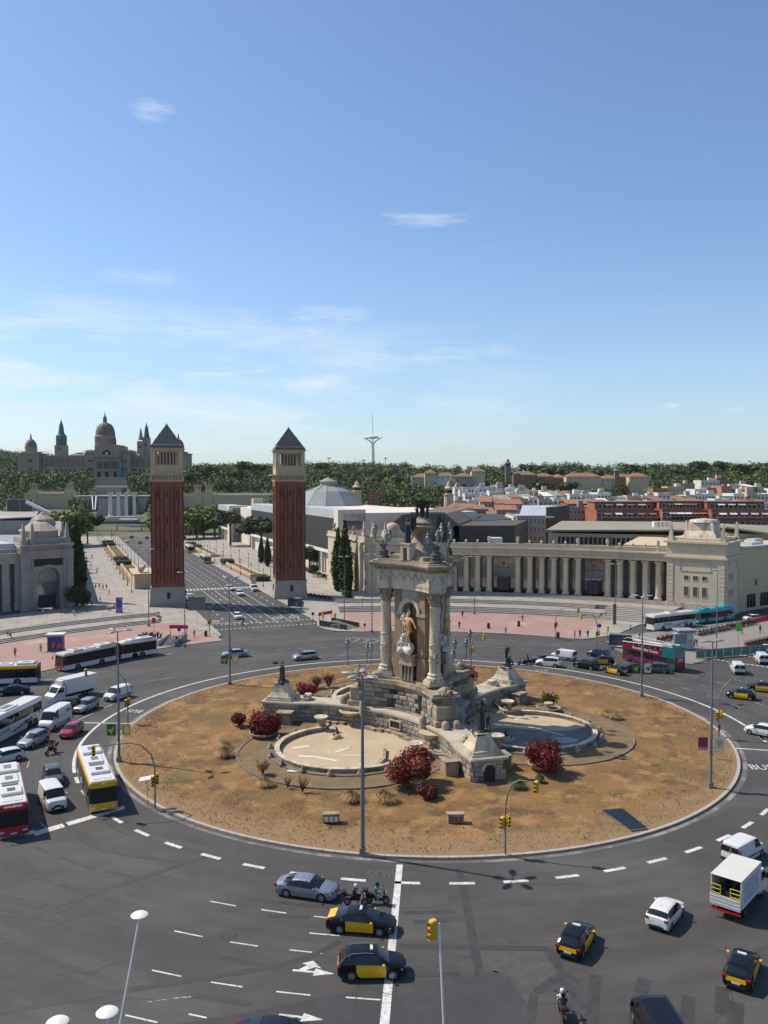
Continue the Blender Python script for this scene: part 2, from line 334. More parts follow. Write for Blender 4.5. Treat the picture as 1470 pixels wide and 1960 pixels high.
DUST=M('dusty_earth',(0.44,0.34,0.24),0.95,var=0.12,scale=0.8,bump=0.4,bscale=12,coord='World');overlay(DUST,(0.30,0.20,0.12),0.5,0.54,0.1,0.8)
MARB=M('white_marble',(0.58,0.53,0.45),0.6,var=0.08,scale=1.2);overlay(MARB,(0.26,0.205,0.15),0.9,0.55,0.08,0.8,stretch=(1,1,0.22));overlay(MARB,(0.20,0.17,0.14),2.5,0.62,0.05,0.6)
STAT=M('statue_marble',(0.56,0.52,0.46),0.6,var=0.25,scale=2.5,bump=0.4)
TAN=M('tan_statue_stone',(0.50,0.30,0.14),0.7,var=0.25,scale=2.5,bump=0.3)
STON=M('fountain_stone',(0.38,0.325,0.255),0.85,var=0.15,scale=1.0,bump=0.3,coord='World');overlay(STON,(0.15,0.12,0.095),0.55,0.53,0.07,0.85,stretch=(1,1,0.3));overlay(STON,(0.48,0.42,0.34),1.1,0.6,0.06,0.5,loc=(3,4,5))
STONE_A=M('ashlar_grey',(0.255,0.23,0.20),0.9,var=0.25,scale=0.9,bump=0.5,bscale=6,coord='World');STONE_B=M('ashlar_tan',(0.34,0.27,0.185),0.9,var=0.25,scale=0.9,bump=0.5,bscale=6,coord='World');STONE_C=M('ashlar_dark',(0.15,0.13,0.11),0.9,var=0.3,scale=0.9,bump=0.5,bscale=6,coord='World')
MORT=M('mortar_joint',(0.10,0.085,0.07),0.95)
RUST=M('stained_pillar',(0.30,0.21,0.13),0.8,var=0.2,scale=0.8,coord='World',bump=0.2);overlay(RUST,(0.155,0.09,0.05),0.6,0.52,0.12,0.9,stretch=(1.4,1.4,0.25))
NICHE=M('niche_stone',(0.30,0.19,0.12),0.85,var=0.3,scale=1.2,coord='World')
POOL=M('pool_floor',(0.44,0.355,0.25),0.85,var=0.10,scale=0.4,coord='World',bump=0.1);overlay(POOL,(0.36,0.29,0.21),0.30,0.53,0.08,0.7);overlay(POOL,(0.58,0.52,0.43),1.2,0.62,0.05,0.6)
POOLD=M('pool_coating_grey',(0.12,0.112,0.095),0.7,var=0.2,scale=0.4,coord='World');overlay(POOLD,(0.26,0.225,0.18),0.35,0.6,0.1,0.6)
PATCH=M('pale_mortar_patch',(0.66,0.62,0.54),0.85,var=0.1,scale=1)
WATER=M('pool_water',(0.03,0.045,0.055),0.04,var=0.05)
BRZ=M('bronze',(0.025,0.030,0.028),0.45,metal=0.35,var=0.4,scale=3,bump=0.4)
BRZG=M('bronze_green',(0.022,0.036,0.031),0.6,metal=0.3,var=0.5,scale=4,bump=0.3)
LAMPG=M('lantern_metal',(0.10,0.125,0.13),0.5,metal=0.3,var=0.25,scale=4)
LAMPGL=M('lantern_glass',(0.42,0.47,0.48),0.25,var=0.1)
STEEL=M('galvanised_steel',(0.24,0.25,0.255),0.5,metal=0.5,var=0.12,scale=3)
POLEG=M('pole_grey_paint',(0.17,0.18,0.185),0.5,metal=0.1,var=0.15,scale=2)
WHITEM=M('white_metal',(0.70,0.70,0.68),0.45,var=0.05)
BLK=M('black_paint',(0.012,0.012,0.013),0.45,var=0.2)
RUB=M('rubber',(0.016,0.016,0.017),0.85,var=0.2)
ALU=M('alloy',(0.45,0.46,0.47),0.35,metal=0.8,var=0.1)
SIGY=M('signal_yellow',(0.62,0.36,0.02),0.5,var=0.1)
REDP=M('red_paint',(0.45,0.012,0.015),0.35,var=0.08)
GLASS=M('dark_glass',(0.012,0.017,0.022),0.06,var=0.2,scale=0.3)
GLASSB=M('building_glass',(0.035,0.05,0.06),0.08,var=0.4,scale=0.25)
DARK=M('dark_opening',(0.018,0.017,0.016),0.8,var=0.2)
BRICK=M('tower_brick',(0.22,0.078,0.045),0.9,var=0.14,scale=0.35,bump=0.25,bscale=14,coord='World');overlay(BRICK,(0.13,0.045,0.03),0.5,0.56,0.08,0.7,stretch=(1,1,0.2));overlay(BRICK,(0.235,0.085,0.055),7,0.58,0.08,0.5,stretch=(1,1,3))
BRICKD=M('tower_brick_dark',(0.125,0.042,0.027),0.9,var=0.15,scale=0.6,coord='World')
TSTONE=M('tower_stone',(0.46,0.37,0.24),0.85,var=0.10,scale=0.6,coord='World',bump=0.2);overlay(TSTONE,(0.27,0.23,0.165),0.7,0.6,0.08,0.6,stretch=(1,1,0.3))
TBASE=M('tower_base_stone',(0.33,0.30,0.24),0.85,var=0.08,scale=0.5,coord='World',bump=0.2)
COPPER=M('aged_copper_roof',(0.055,0.068,0.06),0.6,var=0.35,scale=1.2,coord='World');overlay(COPPER,(0.13,0.18,0.155),1.3,0.62,0.07,0.6,stretch=(1,1,0.25))
CREAM=M('cream_render',(0.54,0.455,0.33),0.85,var=0.07,scale=0.3,coord='World');overlay(CREAM,(0.40,0.34,0.26),0.30,0.58,0.08,0.7,stretch=(1,1,0.4))
CREAM2=M('ochre_render',(0.50,0.40,0.26),0.85,var=0.08,scale=0.5,coord='World')
GREYST=M('grey_palace_stone',(0.32,0.285,0.25),0.85,var=0.12,scale=0.4,coord='World',bump=0.2);overlay(GREYST,(0.20,0.17,0.145),0.5,0.57,0.08,0.6,stretch=(1,1,0.4))
MESH=M('grille_cladding',(0.045,0.043,0.04),0.6,var=0.15,scale=1,metal=0.2)
CONC=M('pale_concrete',(0.63,0.57,0.49),0.85,var=0.08,scale=0.3,coord='World')
WHT=M('white_render',(0.66,0.65,0.62),0.8,var=0.06,scale=0.3,coord='World')
ROOFM=M('metal_roof',(0.48,0.50,0.52),0.45,metal=0.1,var=0.12,scale=0.12,coord='World');overlay(ROOFM,(0.36,0.37,0.38),0.12,0.55,0.05,0.6)
ROOFG=M('grey_zinc_roof',(0.25,0.26,0.26),0.75,metal=0.0,var=0.12,scale=0.2,coord='World')
ROOFD=M('dark_roof_felt',(0.085,0.07,0.055),0.9,var=0.2,scale=0.2,coord='World')
ROOFT=M('tan_roof_felt',(0.26,0.235,0.175),0.9,var=0.12,scale=0.15,coord='World')
TILE=M('clay_tiles',(0.27,0.125,0.075),0.9,var=0.25,scale=0.4,coord='World');TILE2=M('brown_tiles',(0.20,0.125,0.085),0.9,var=0.25,scale=0.4,coord='World')
RBRICK=M('red_brick_flats',(0.31,0.105,0.060),0.9,var=0.15,scale=0.4,coord='World')
PALAU=M('palace_hill_stone',(0.30,0.24,0.18),0.9,var=0.12,scale=0.08,coord='World');PALAUD=M('palace_hill_stone_dark',(0.19,0.15,0.115),0.9,var=0.15,scale=0.1,coord='World')
DOMEM=M('dome_tiles',(0.16,0.135,0.115),0.7,var=0.2,scale=0.15,coord='World');TEALNET=M('teal_netting',(0.035,0.13,0.15),0.8,var=0.3,scale=0.3,coord='World')
def leafm(n,c,c2):
 m=M(n,c,0.7,var=0.3,scale=0.5,col2=c2,thr=0.5,soft=0.2,coord='World');m.node_tree.nodes['Principled BSDF'].inputs['Specular IOR Level'].default_value=0.25;return m
LEAF_A=leafm('leaves_mid',(0.06,0.095,0.022),(0.13,0.165,0.04));LEAF_B=leafm('leaves_dark',(0.025,0.042,0.016),(0.05,0.07,0.024));LEAF_C=leafm('leaves_bright',(0.11,0.155,0.03),(0.19,0.225,0.055))
CYPR=leafm('cypress_needles',(0.018,0.032,0.014),(0.035,0.05,0.02));HEDGE=leafm('hedge_leaves',(0.035,0.05,0.016),(0.06,0.075,0.025))
BOUG=leafm('red_bracts',(0.17,0.010,0.016),(0.30,0.025,0.032));BOUGD=leafm('dark_red_bracts',(0.07,0.010,0.012),(0.13,0.014,0.02));STRAW=leafm('dry_straw',(0.42,0.29,0.13),(0.30,0.20,0.09));TWIG=M('bare_twigs',(0.16,0.085,0.05),0.9);TWIGR=leafm('reddish_twigs',(0.16,0.035,0.025),(0.12,0.06,0.03))
mult(GRASS,(.88,.80,.64));mult(MARB,(.94,.89,.80));mult(STON,(.88,.84,.76));mult(DIRT,(.9,.86,.75));mult(POOL,(.98,.95,.88))
BARK=M('bark',(0.10,0.075,0.055),0.9,var=0.2)
# == the setting: terrain, road, pavements, markings
def grid_ground():
 xs=np.concatenate([np.linspace(-2600,-700,12),np.linspace(-620,620,63),np.linspace(700,2600,12)])
 ys=np.concatenate([np.linspace(-60,400,12),np.linspace(430,1100,45),np.linspace(1150,4800,30)])
 vs=[(x,y,terr(x,y)-0.06) for y in ys for x in xs];n=len(xs)
 fs=[(j*n+i,j*n+i+1,(j+1)*n+i+1,(j+1)*n+i) for j in range(len(ys)-1) for i in range(n-1)]
 return structure(MB(GROUND).add(vs,fs).obj('ground',smooth=80))
ground=grid_ground()
def sheet(name,pts,z,mat,parent=None,top=True):
 mb=MB(mat);mb.add([(p[0],p[1],z) for p in pts],[tuple(range(len(pts)))]);o=mb.obj(name,parent,fix=False)
 me=o.data
 if me.polygons[0].normal.z<0:me.flip_normals()
 if not parent:structure(o)
 return o
road=sheet('road',[(-320,-40),(320,-40),(320,262),(-320,262)],0.0,ASPH)
avenue=sheet('avenue_road',[UV(60,-12.6),UV(60,10.7),UV(505,10.7),UV(505,-12.6)],0.012,ASPH)
for nm,a in (('brick_grid',PINK),):          # fine grid of the square pink tiles
 nt=a.node_tree;b=nt.nodes['Principled BSDF'];prev=b.inputs['Base Color'].links[0].from_socket
 g=nt.nodes.new('ShaderNodeNewGeometry');mp=nt.nodes.new('ShaderNodeMapping');mp.inputs['Rotation'].default_value=(0,0,radians(21));nt.links.new(g.outputs['Position'],mp.inputs[0])
 br=nt.nodes.new('ShaderNodeTexBrick');br.offset=0;br.inputs['Scale'].default_value=1;br.inputs['Brick Width'].default_value=1.6;br.inputs['Row Height'].default_value=1.6;br.inputs['Mortar Size'].default_value=0.09
 br.inputs['Color1'].default_value=(0,0,0,1);br.inputs['Color2'].default_value=(0,0,0,1);br.inputs['Mortar'].default_value=(1,1,1,1);nt.links.new(mp.outputs[0],br.inputs['Vector'])
 mx=nt.nodes.new('ShaderNodeMix');mx.data_type='RGBA';f=nt.nodes.new('ShaderNodeMath');f.operation='MULTIPLY';f.inputs[1].default_value=0.45;nt.links.new(br.outputs['Color'],f.inputs[0]);nt.links.new(f.outputs[0],mx.inputs[0])
 nt.links.new(prev,mx.inputs[6]);mx.inputs[7].default_value=(0.22,0.12,0.11,1);nt.links.new(mx.outputs[2],b.inputs['Base Color'])
def slabmap(mat,w,h,rot,col,amount=0.5,mort=0.05):
 nt=mat.node_tree;b=nt.nodes['Principled BSDF'];prev=b.inputs['Base Color'].links[0].from_socket
 g=nt.nodes.new('ShaderNodeNewGeometry');mp=nt.nodes.new('ShaderNodeMapping');mp.inputs['Rotation'].default_value=(0,0,rot);nt.links.new(g.outputs['Position'],mp.inputs[0])
 br=nt.nodes.new('ShaderNodeTexBrick');br.offset=0.5;br.inputs['Scale'].default_value=1;br.inputs['Brick Width'].default_value=w;br.inputs['Row Height'].default_value=h;br.inputs['Mortar Size'].default_value=mort
 br.inputs['Color1'].default_value=(0,0,0,1);br.inputs['Color2'].default_value=(0.12,0.12,0.12,1);br.inputs['Mortar'].default_value=(1,1,1,1);nt.links.new(mp.outputs[0],br.inputs['Vector'])
 mx=nt.nodes.new('ShaderNodeMix');mx.data_type='RGBA';f=nt.nodes.new('ShaderNodeMath');f.operation='MULTIPLY';f.inputs[1].default_value=amount;nt.links.new(br.outputs['Color'],f.inputs[0]);nt.links.new(f.outputs[0],mx.inputs[0])
 nt.links.new(prev,mx.inputs[6]);mx.inputs[7].default_value=tuple(col)+(1,);nt.links.new(mx.outputs[2],b.inputs['Base Color'])
slabmap(PAVE,3.0,3.0,-AVROT,(0.15,0.14,0.125),0.5,0.07)
def pavement(name,pts,z,mat,h=0.14):
 mb=MB(mat);mb.prism([(p[0],p[1]) for p in pts],z-h,z);return structure(mb.obj(name))
rp=[pol(70,a) for a in range(60,100,2)]+[G(640,1208.5),G(620,1204),G(608,1199)]+[UV(84,10.7),UV(505,10.7),UV(505,75),UV(300,120),UV(120,150),(175,262,0),(120,236,0),G(1470,1152),G(1400,1168),G(1300,1186),G(1225,1196),G(1178,1216)]
pave_r=pavement('pavement',rp,0.12,PAVE)
lp=[pol(70,a) for a in range(192,121,-2)]+[G(417,1223),G(423,1216),G(415,1208),UV(88,-12.6),UV(505,-12.6),UV(505,-80),UV(260,-150),(-320,262,0),(-320,95,0)]
pave_l=pavement('pavement',lp,0.12,PAVE)
for angs,nm in ((range(61,100,1),0),(range(122,189,1),1)):
 pts=[pol(70.35,a) for a in angs]+[pol(96.4,a) for a in reversed(angs)]
 structure(sheet('pink_plaza_paving',pts,0.125,PINK))
def kerb_line(pts,w=0.3,z=0.135,name='kerb'):
 pts=[Vector((p[0],p[1],0)) for p in pts];inn=[]
 for i,p in enumerate(pts):
  d=(pts[min(i+1,len(pts)-1)]-pts[max(i-1,0)]).normalized();inn.append(p+Vector((-d.y,d.x,0))*w)
 mb=MB(KERB);mb.strip([p[:2] for p in pts],[p[:2] for p in inn],0,z);return structure(mb.obj(name))
kerb_line([pol(70,a) for a in range(192,121,-1)]+[G(417,1223),G(423,1216),G(415,1208),UV(88,-12.6),UV(300,-12.6),UV(505,-12.6)],w=0.32)
kerb_line([UV(505,10.7),UV(300,10.7),UV(84,10.7),G(608,1199),G(620,1204),G(640,1208.5)]+[pol(70,a) for a in range(98,59,-1)]+[G(1178,1216),G(1225,1196)],w=0.32)
tip=[G(1176,1243),G(1200,1216),G(1320,1203),G(1475,1176),(175,222,0),(175,160,0),G(1480,1231),G(1352,1264),G(1326,1272),G(1300,1270),G(1200,1252)]
refuge=pavement('traffic_island',tip,0.12,PAVE2)
marks=[0]
def mk(poly,mat=PAINT,z=0.006,name='lane_dash',parent=None):
 marks[0] += 1;z += (marks[0] % 60)*.00012 if mat in (SEAL,PAINTW) else 0
 o=sheet(name,poly,z,mat,parent or road);return o
def bar(p,q,w,mat=PAINT,z=0.006,name='lane_dash',parent=None):
 p=Vector((p[0],p[1],0));q=Vector((q[0],q[1],0));d=(q-p).normalized();n=Vector((-d.y,d.x,0))*(w/2)
 return mk([p+n,p-n,q-n,q+n],mat,z,name,parent)
def barpx(x0,y0,x1,y1,w,mat=PAINT,z=0.006,name='lane_dash'):return bar(G(x0,y0),G(x1,y1),w,mat,z,name)
def ringband(r0,r1,a0,a1,mat,z,name,parent=None,n=None):
 n=n or max(2,int(abs(a1-a0)/2));A=[a0+(a1-a0)*i/n for i in range(n+1)]
 mb=MB(mat);vs=[tuple(pol(r0,a,z)) for a in A]+[tuple(pol(r1,a,z)) for a in A]
 mb.add(vs,[(i,i+1,n+1+i+1,n+1+i) for i in range(n)]);o=mb.obj(name,parent or road,fix=False)
 if o.data.polygons[0].normal.z<0:o.data.flip_normals()
 return o
for a0,a1 in ((-8,60),(60,128),(128,203.5)):ringband(42.15,42.5,a0,a1,PAINT,0.006,'bus_lane_line')
a=205.5
while a<354:
 ringband(42.1,42.5,a,a+2.75,PAINT,0.006,'lane_dash',n=1);a += 5.9
ringband(38.3,38.75,0,360,overlay(M('kerb_wash',(0.10,0.096,0.09),0.85,var=0.25,scale=1.5,coord='World'),(0.30,0.28,0.25),0.35,0.55,0.08,0.8),0.005,'pale_gutter',n=120)
for s in ((402,1725,451,1734),(334,1782,388,1793),(440,1803,494,1811),(291,1857,347,1869),(404,1880,464,1889),(240,1943,301,1957),(361,1941,395,1948),
   (500,1741,548,1748),(601,1754,640,1758),(592,1786,650,1791),(554,1818,616,1825),(529,1898,595,1905),(662,1909,729,1914)):
 barpx(*s,0.13)
barpx(283,1918,318,1913,0.07,PAINTW);barpx(330,1911,366,1908,0.09,PAINTW)
mk([G(759,1655),G(771,1655),G(743,1985),G(724,1985)],PAINT,name='stop_line')
mk([G(65,1592),G(67,1600),G(239,1548),G(238,1542)],PAINT,name='stop_line')
mk([G(0,1606),G(0,1600),G(67,1588),G(66,1596)],PAINT,name='stop_line')
barpx(160,1383.5,253,1384.5,0.35,name='stop_line');barpx(1406,1432,1500,1438,0.3,name='stop_line');barpx(270,1306,330,1297,0.15,PAINTW)
barpx(52,1470,57,1453,0.12,PAINTW);barpx(75,1572,88,1585,0.12,PAINTW);barpx(150,1378,215,1348,0.12);barpx(72,1305,102,1299,0.15);barpx(314,1254,334,1249,0.13)
def arrow(p,q,mat=PAINT,branch=None):
 p=Vector(p);q=Vector(q);d=(q-p).normalized();n=Vector((-d.y,d.x,0));L=(q-p).length;k=p+d*L*0.52
 mk([p+n*.1,p-n*.1,k-n*.1,k-n*.42,q,k+n*.42,k+n*.1],mat,name='direction_arrow')
 if branch:
  b=p+d*L*0.12
  mk([b+n*.1,b+d*.5+n*.1,b+d*1.05+n*.55,b+d*1.5+n*.45,b+d*.75+n*1.25,b+d*.1+n*.85,b+d*.5+n*.7],mat,0.0065,name='arrow_branch')
arrow(G(560,1857),G(640,1864),branch=1);arrow(G(534,1942),G(619,1952))
def roadtext(txt,p,ang,size,mat=PAINT,sy=1.6):
 me=text_mesh(txt,size,mat,0.0);o=link('lane_lettering',me,road);o.location=(p[0],p[1],0.009);o.rotation_euler=(0,0,ang);o.scale=(1,sy,1);return o
roadtext('BUS',G(1457,1469),radians(-6),1.5);roadtext('BUS',G(259,1361),radians(170),1.3,PAINT);roadtext('BUS',G(729,1672),pi+radians(3),1.35,M('paint_ghost',(.075,.073,.07),.8,coord='World'));roadtext('BUS',G(1036,1283),radians(168),1.3,PAINTW)
for s in ((65,1750,240,1690,.5),(240,1690,395,1640,.5),(-10,1810,80,1778,.42),(80,1778,162,1750,.42),(-10,1710,60,1726,.3),(60,1726,146,1757,.4),(-10,1748,118,1763,.4),(-10,1722,90,1738,.4),(78,1924,300,1886,.55),(300,1886,480,1858,.55),(480,1858,580,1836,.5),(580,1836,652,1802,.5),(-10,1940,78,1924,.55),
   (31,1664,97,1686,.55),(113,1640,180,1663,.4),(115,1693,187,1711,.45),(202,1667,268,1681,.4),(-8,1640,18,1654,.5),(446,1776,500,1781,.45),(420,1832,500,1845,.45),(370,1905,480,1921,.5),(480,1721,610,1735,.45),(612,1735,640,1738,.4),(513,1752,592,1756,.5),(66,1620,90,1632,.4),
   (770,1747,870,1745,.5),(790,1765,860,1762,.5),(765,1811,900,1813,.5),(765,1867,880,1864,.45),(880,1813,1050,1816,.55),(1050,1816,1075,1860,.55),(1080,1864,1110,1880,.5),(1075,1864,1025,1900,.6),(1066,1866,1120,1930,.5),(1022,1903,1012,1985,.55),
   (1140,1866,1130,1985,.75),(1233,1873,1212,1985,.85),(1318,1906,1312,1985,.8),(1383,1890,1380,1942,.8),(1410,1918,1405,1985,.9)):
 barpx(s[0],s[1],s[2],s[3],s[4],SEAL,0.004,'sealed_trench')
for k in range(6):   # the long trench right of the stop line
 y0=1660+k*42;x0=879+(y0-1660)*.19;x1=879+(y0+42-1660)*.19
 barpx(x0,y0,x1,y0+42,.62,SEAL,0.004,'sealed_trench')
def curved(pts,w,mat=SEAL,z=0.0045,name='sealed_trench'):
 for p,q in zip(pts,pts[1:]):barpx(*p,*q,w,mat,z,name)
curved([(112,1545),(122,1575),(150,1605),(190,1624),(240,1637),(340,1650)],.34);curved([(52,1455),(60,1475),(62,1500)],.25);curved([(188,1562),(215,1583),(248,1600)],.3)
mk([G(-20,1990),G(330,1962),G(480,1936),G(620,1908),G(760,1885),G(870,1870),G(948,1858),G(975,1872),G(1012,1925),G(1030,1990)],ASPHN,0.003,'new_asphalt_patch')
mk([G(905,1818),G(1040,1822),G(1068,1862),G(1020,1900),G(975,1868),G(915,1852)],M('asphalt_pale',(0.066,0.064,0.06),0.9,var=0.25,scale=1.2,coord='World'),0.003,'pale_asphalt_patch')
for (x,y,r_) in ((437,1790,.7),(20,1908,.35),(1085,1925,.4),(560,1850,.0)):
 if r_:mk([G(x,y)+Vector((cos(a)*r_,sin(a)*r_,0)) for a in np.linspace(0,2*pi,17)[:-1]],SEAL,0.004,'manhole_cover')
mk([G(465,1202),G(475,1200),G(497,1203),G(487,1205)],SEAL,0.004,'drain_grate');mk([G(645,1239),G(668,1235),G(678,1238),G(660,1242)],SEAL,0.004,'drain_grate')
qr=random.Random(12)
for k in range(16):      # fine tarred cracks
 x,y=qr.uniform(0,1450),qr.uniform(1680,1950);a=qr.uniform(-.3,.3)+(1.4 if k % 3 == 0 else 0)
 for j in range(6):
  x2,y2=x+20*cos(a),y+20*sin(a)*.7;barpx(x,y,x2,y2,.06,SEAL,0.004,'tarred_crack');x,y=x2,y2;a += qr.uniform(-.5,.5)
for (rr,a0,a1,st) in ((47,75,118,5.0),(55.5,66,118,4.5),(63,62,98,4.0)):
 a=a0
 while a<a1:ringband(rr,rr+.16,a,a+1.7,PAINTW,0.006,'lane_dash',n=1);a += st
for r_,p in ((46.3,20),(50.2,20),(54.2,20),(58,20)):
 a=12
 while a<56:ringband(r_,r_+.14,a,a+2.4,PAINTW,0.006,'lane_dash',n=1);a += 6.5
barpx(1018,1264,1052,1254,.4,name='stop_line')
for (x0,y0,x1,y1,n) in ((1362,1262,1475,1278,12),(1405,1252,1475,1264,8),(1160,1228,1198,1238,6),(1184,1218,1225,1226,6)):
 for i in range(n):
  p=G(x0+(x1-x0)*i/n,y0+(y1-y0)*i/n);bar(p,p+Vector((.55,0,0)),.55,PAINT,name='crossing_square')
for v,dash in ((-8.6,1),(-5.0,0),(-3.3,1),(-1.7,0),(0.4,1),(2.2,0),(5.3,0),(8.0,1)):
 if not dash:bar(UV(86,v),UV(147,v),.16,PAINT,0.018,'lane_line',avenue);bar(UV(156,v),UV(500,v),.2,PAINTW,0.018,'lane_line',avenue)
 else:
  u=88
  while u<480:
   if not 145<u<157:bar(UV(u,v),UV(u+2.6,v),.2,PAINT if u<250 else PAINTW,0.018,'lane_dash',avenue)
   u += 6.5 if u<250 else 9
for i in range(22):v=-12+i*1.03;bar(UV(149.2,v),UV(153.2,v),.5,PAINT,0.018,'crossing_bar',avenue)
for i in range(24):v=-12.2+i*.98;bar(UV(81.5,v),UV(82.0,v),.5,PAINT,0.018,'crossing_square',avenue);bar(UV(87.4,v),UV(87.9,v),.5,PAINT,0.018,'crossing_square',avenue)
bar(UV(89.6,-12.3),UV(89.6,-4.9),.35,PAINT,0.018,'stop_line',avenue)
for v in (-11.0,3.7,7.6):
 c=UV(92.5,v,0);mb=MB(PAINT);A=np.linspace(0,2*pi,21)[:-1]
 vs=[(c.x+cos(a)*1.15,c.y+sin(a)*1.9,.02) for a in A]+[(c.x+cos(a)*.95,c.y+sin(a)*1.6,.02) for a in A]
 mb.add(vs,[(i,(i+1) % 20,20+(i+1) % 20,20+i) for i in range(20)]);o=mb.obj('speed_ring',avenue,fix=False)
 if o.data.polygons[0].normal.z<0:o.data.flip_normals()
 t=link('speed_number',text_mesh('30',1.2,PAINT,0.0),avenue);t.location=(c.x,c.y,.022);t.scale=(.9,1.7,1);t.rotation_euler=(0,0,AVROT-pi/2)
def z3(x,y):return G(340+x*.2857,1060+y*.2857)
for p,q in (((545,528),(575,570)),((575,570),(740,556)),((545,528),(715,520)),((578,567),(655,522)),((655,562),(718,521)),((718,521),(790,545)),((735,556),(755,535))):bar(z3(*p),z3(*q),.16,PAINTY,name='yellow_hatching')
for k in range(9):
 x=830+k*62;y=547+k*4.2;w=3+k*2.6
 bar(z3(x-30,y-w*.5),z3(x+22,y),.3,PAINTW,name='chevron');bar(z3(x+22,y),z3(x-30,y+w),.3,PAINTW,name='chevron')
bar(z3(720,521),z3(1340,572),.15,PAINTW,name='lane_line');bar(z3(760,556),z3(1290,598),.15,PAINTW,name='lane_line')
# == the round island
IR=38.0
def disc(r,z0,z1,mat,name,rings=26,seg=120,bump_=0.0):
 rr=np.linspace(0,r,rings+1)[1:];vs=[(CX,CY,z1)]
 for q in rr:
  f=(q/r) ** 3
  for i in range(seg):
   a=2*pi*i/seg;x=CX+q*cos(a);y=CY+q*sin(a)
   vs.append((x,y,z1+(z0-z1)*f+bump_*(sin(x*.9)*sin(y*.8+1)+.6*sin(x*2.1+y))*min(1,(1-f)*2)))
 fs=[(0,1+i,1+(i+1) % seg) for i in range(seg)]+[(1+k*seg+i,1+(k+1)*seg+i,1+(k+1)*seg+(i+1) % seg,1+k*seg+(i+1) % seg) for k in range(rings-1) for i in range(seg)]
 mb=MB(mat);mb.add(vs,fs);return mb.obj(name,smooth=80)
lawn=structure(disc(IR-.3,0.17,0.34,GRASS,'lawn',bump_=0.035))
TIPS=[-73,167,47];MIDS=[-133,107,-13]
def lobes(rad,dist=14.0,tipr=None):
 pts=[]
 for m in (-13,107,227):
  c=Vector((CX+dist*cos(radians(m)),CY+dist*sin(radians(m)),0))
  h=math.acos(max(-1,min(1,(dist*sin(radians(60)))/rad)))
  half=90+60-math.degrees(h)+0 if rad>dist*.87 else 120
  half=min(half,150)
  s=-dist*cos(radians(60));
  t=dist*cos(radians(60))+sqrt(max(rad*rad-(dist*sin(radians(60))) ** 2,0))
  ip=Vector((t*cos(radians(60))-dist,t*sin(radians(60)),0));half=math.degrees(atan2(ip.y,ip.x))
  for i in range(33):pts.append(c+Vector((cos(radians(m-half+2*half*i/32)),sin(radians(m-half+2*half*i/32)),0))*rad)
 return pts
bed=lobes(12.3);sheet('planting_bed',bed,0.36,DIRT)
o2=lobes(12.55);o1=lobes(12.3)
mb=MB(STONE_C);mb.strip([p[:2] for p in o2]+[o2[0][:2]],[p[:2] for p in o1]+[o1[0][:2]],0.2,0.44);structure(mb.obj('bed_kerb'))
kerb=MB(MORT);kerb.arc((CX,CY),IR-.28,IR+.0,0,360,0.0,0.165,180);kerb=structure(kerb.obj('kerb'))
NK=220
ks=[MB(KERB),MB(KERB)]
for i,m_ in enumerate(ks):
 m_.arc((0,0),IR-.32 ,IR+.03,-.5*360/NK+.03,.5*360/NK-.03,0.0,0.175+i*.006,2)
ks=[m_.mesh('kerb_stone') for m_ in ks]
for i in range(NK):
 o=link('kerb_stone',ks[R.random()<.5],kerb);o.rotation_euler=(0,0,2*pi*i/NK);o.location=(CX,CY,0)
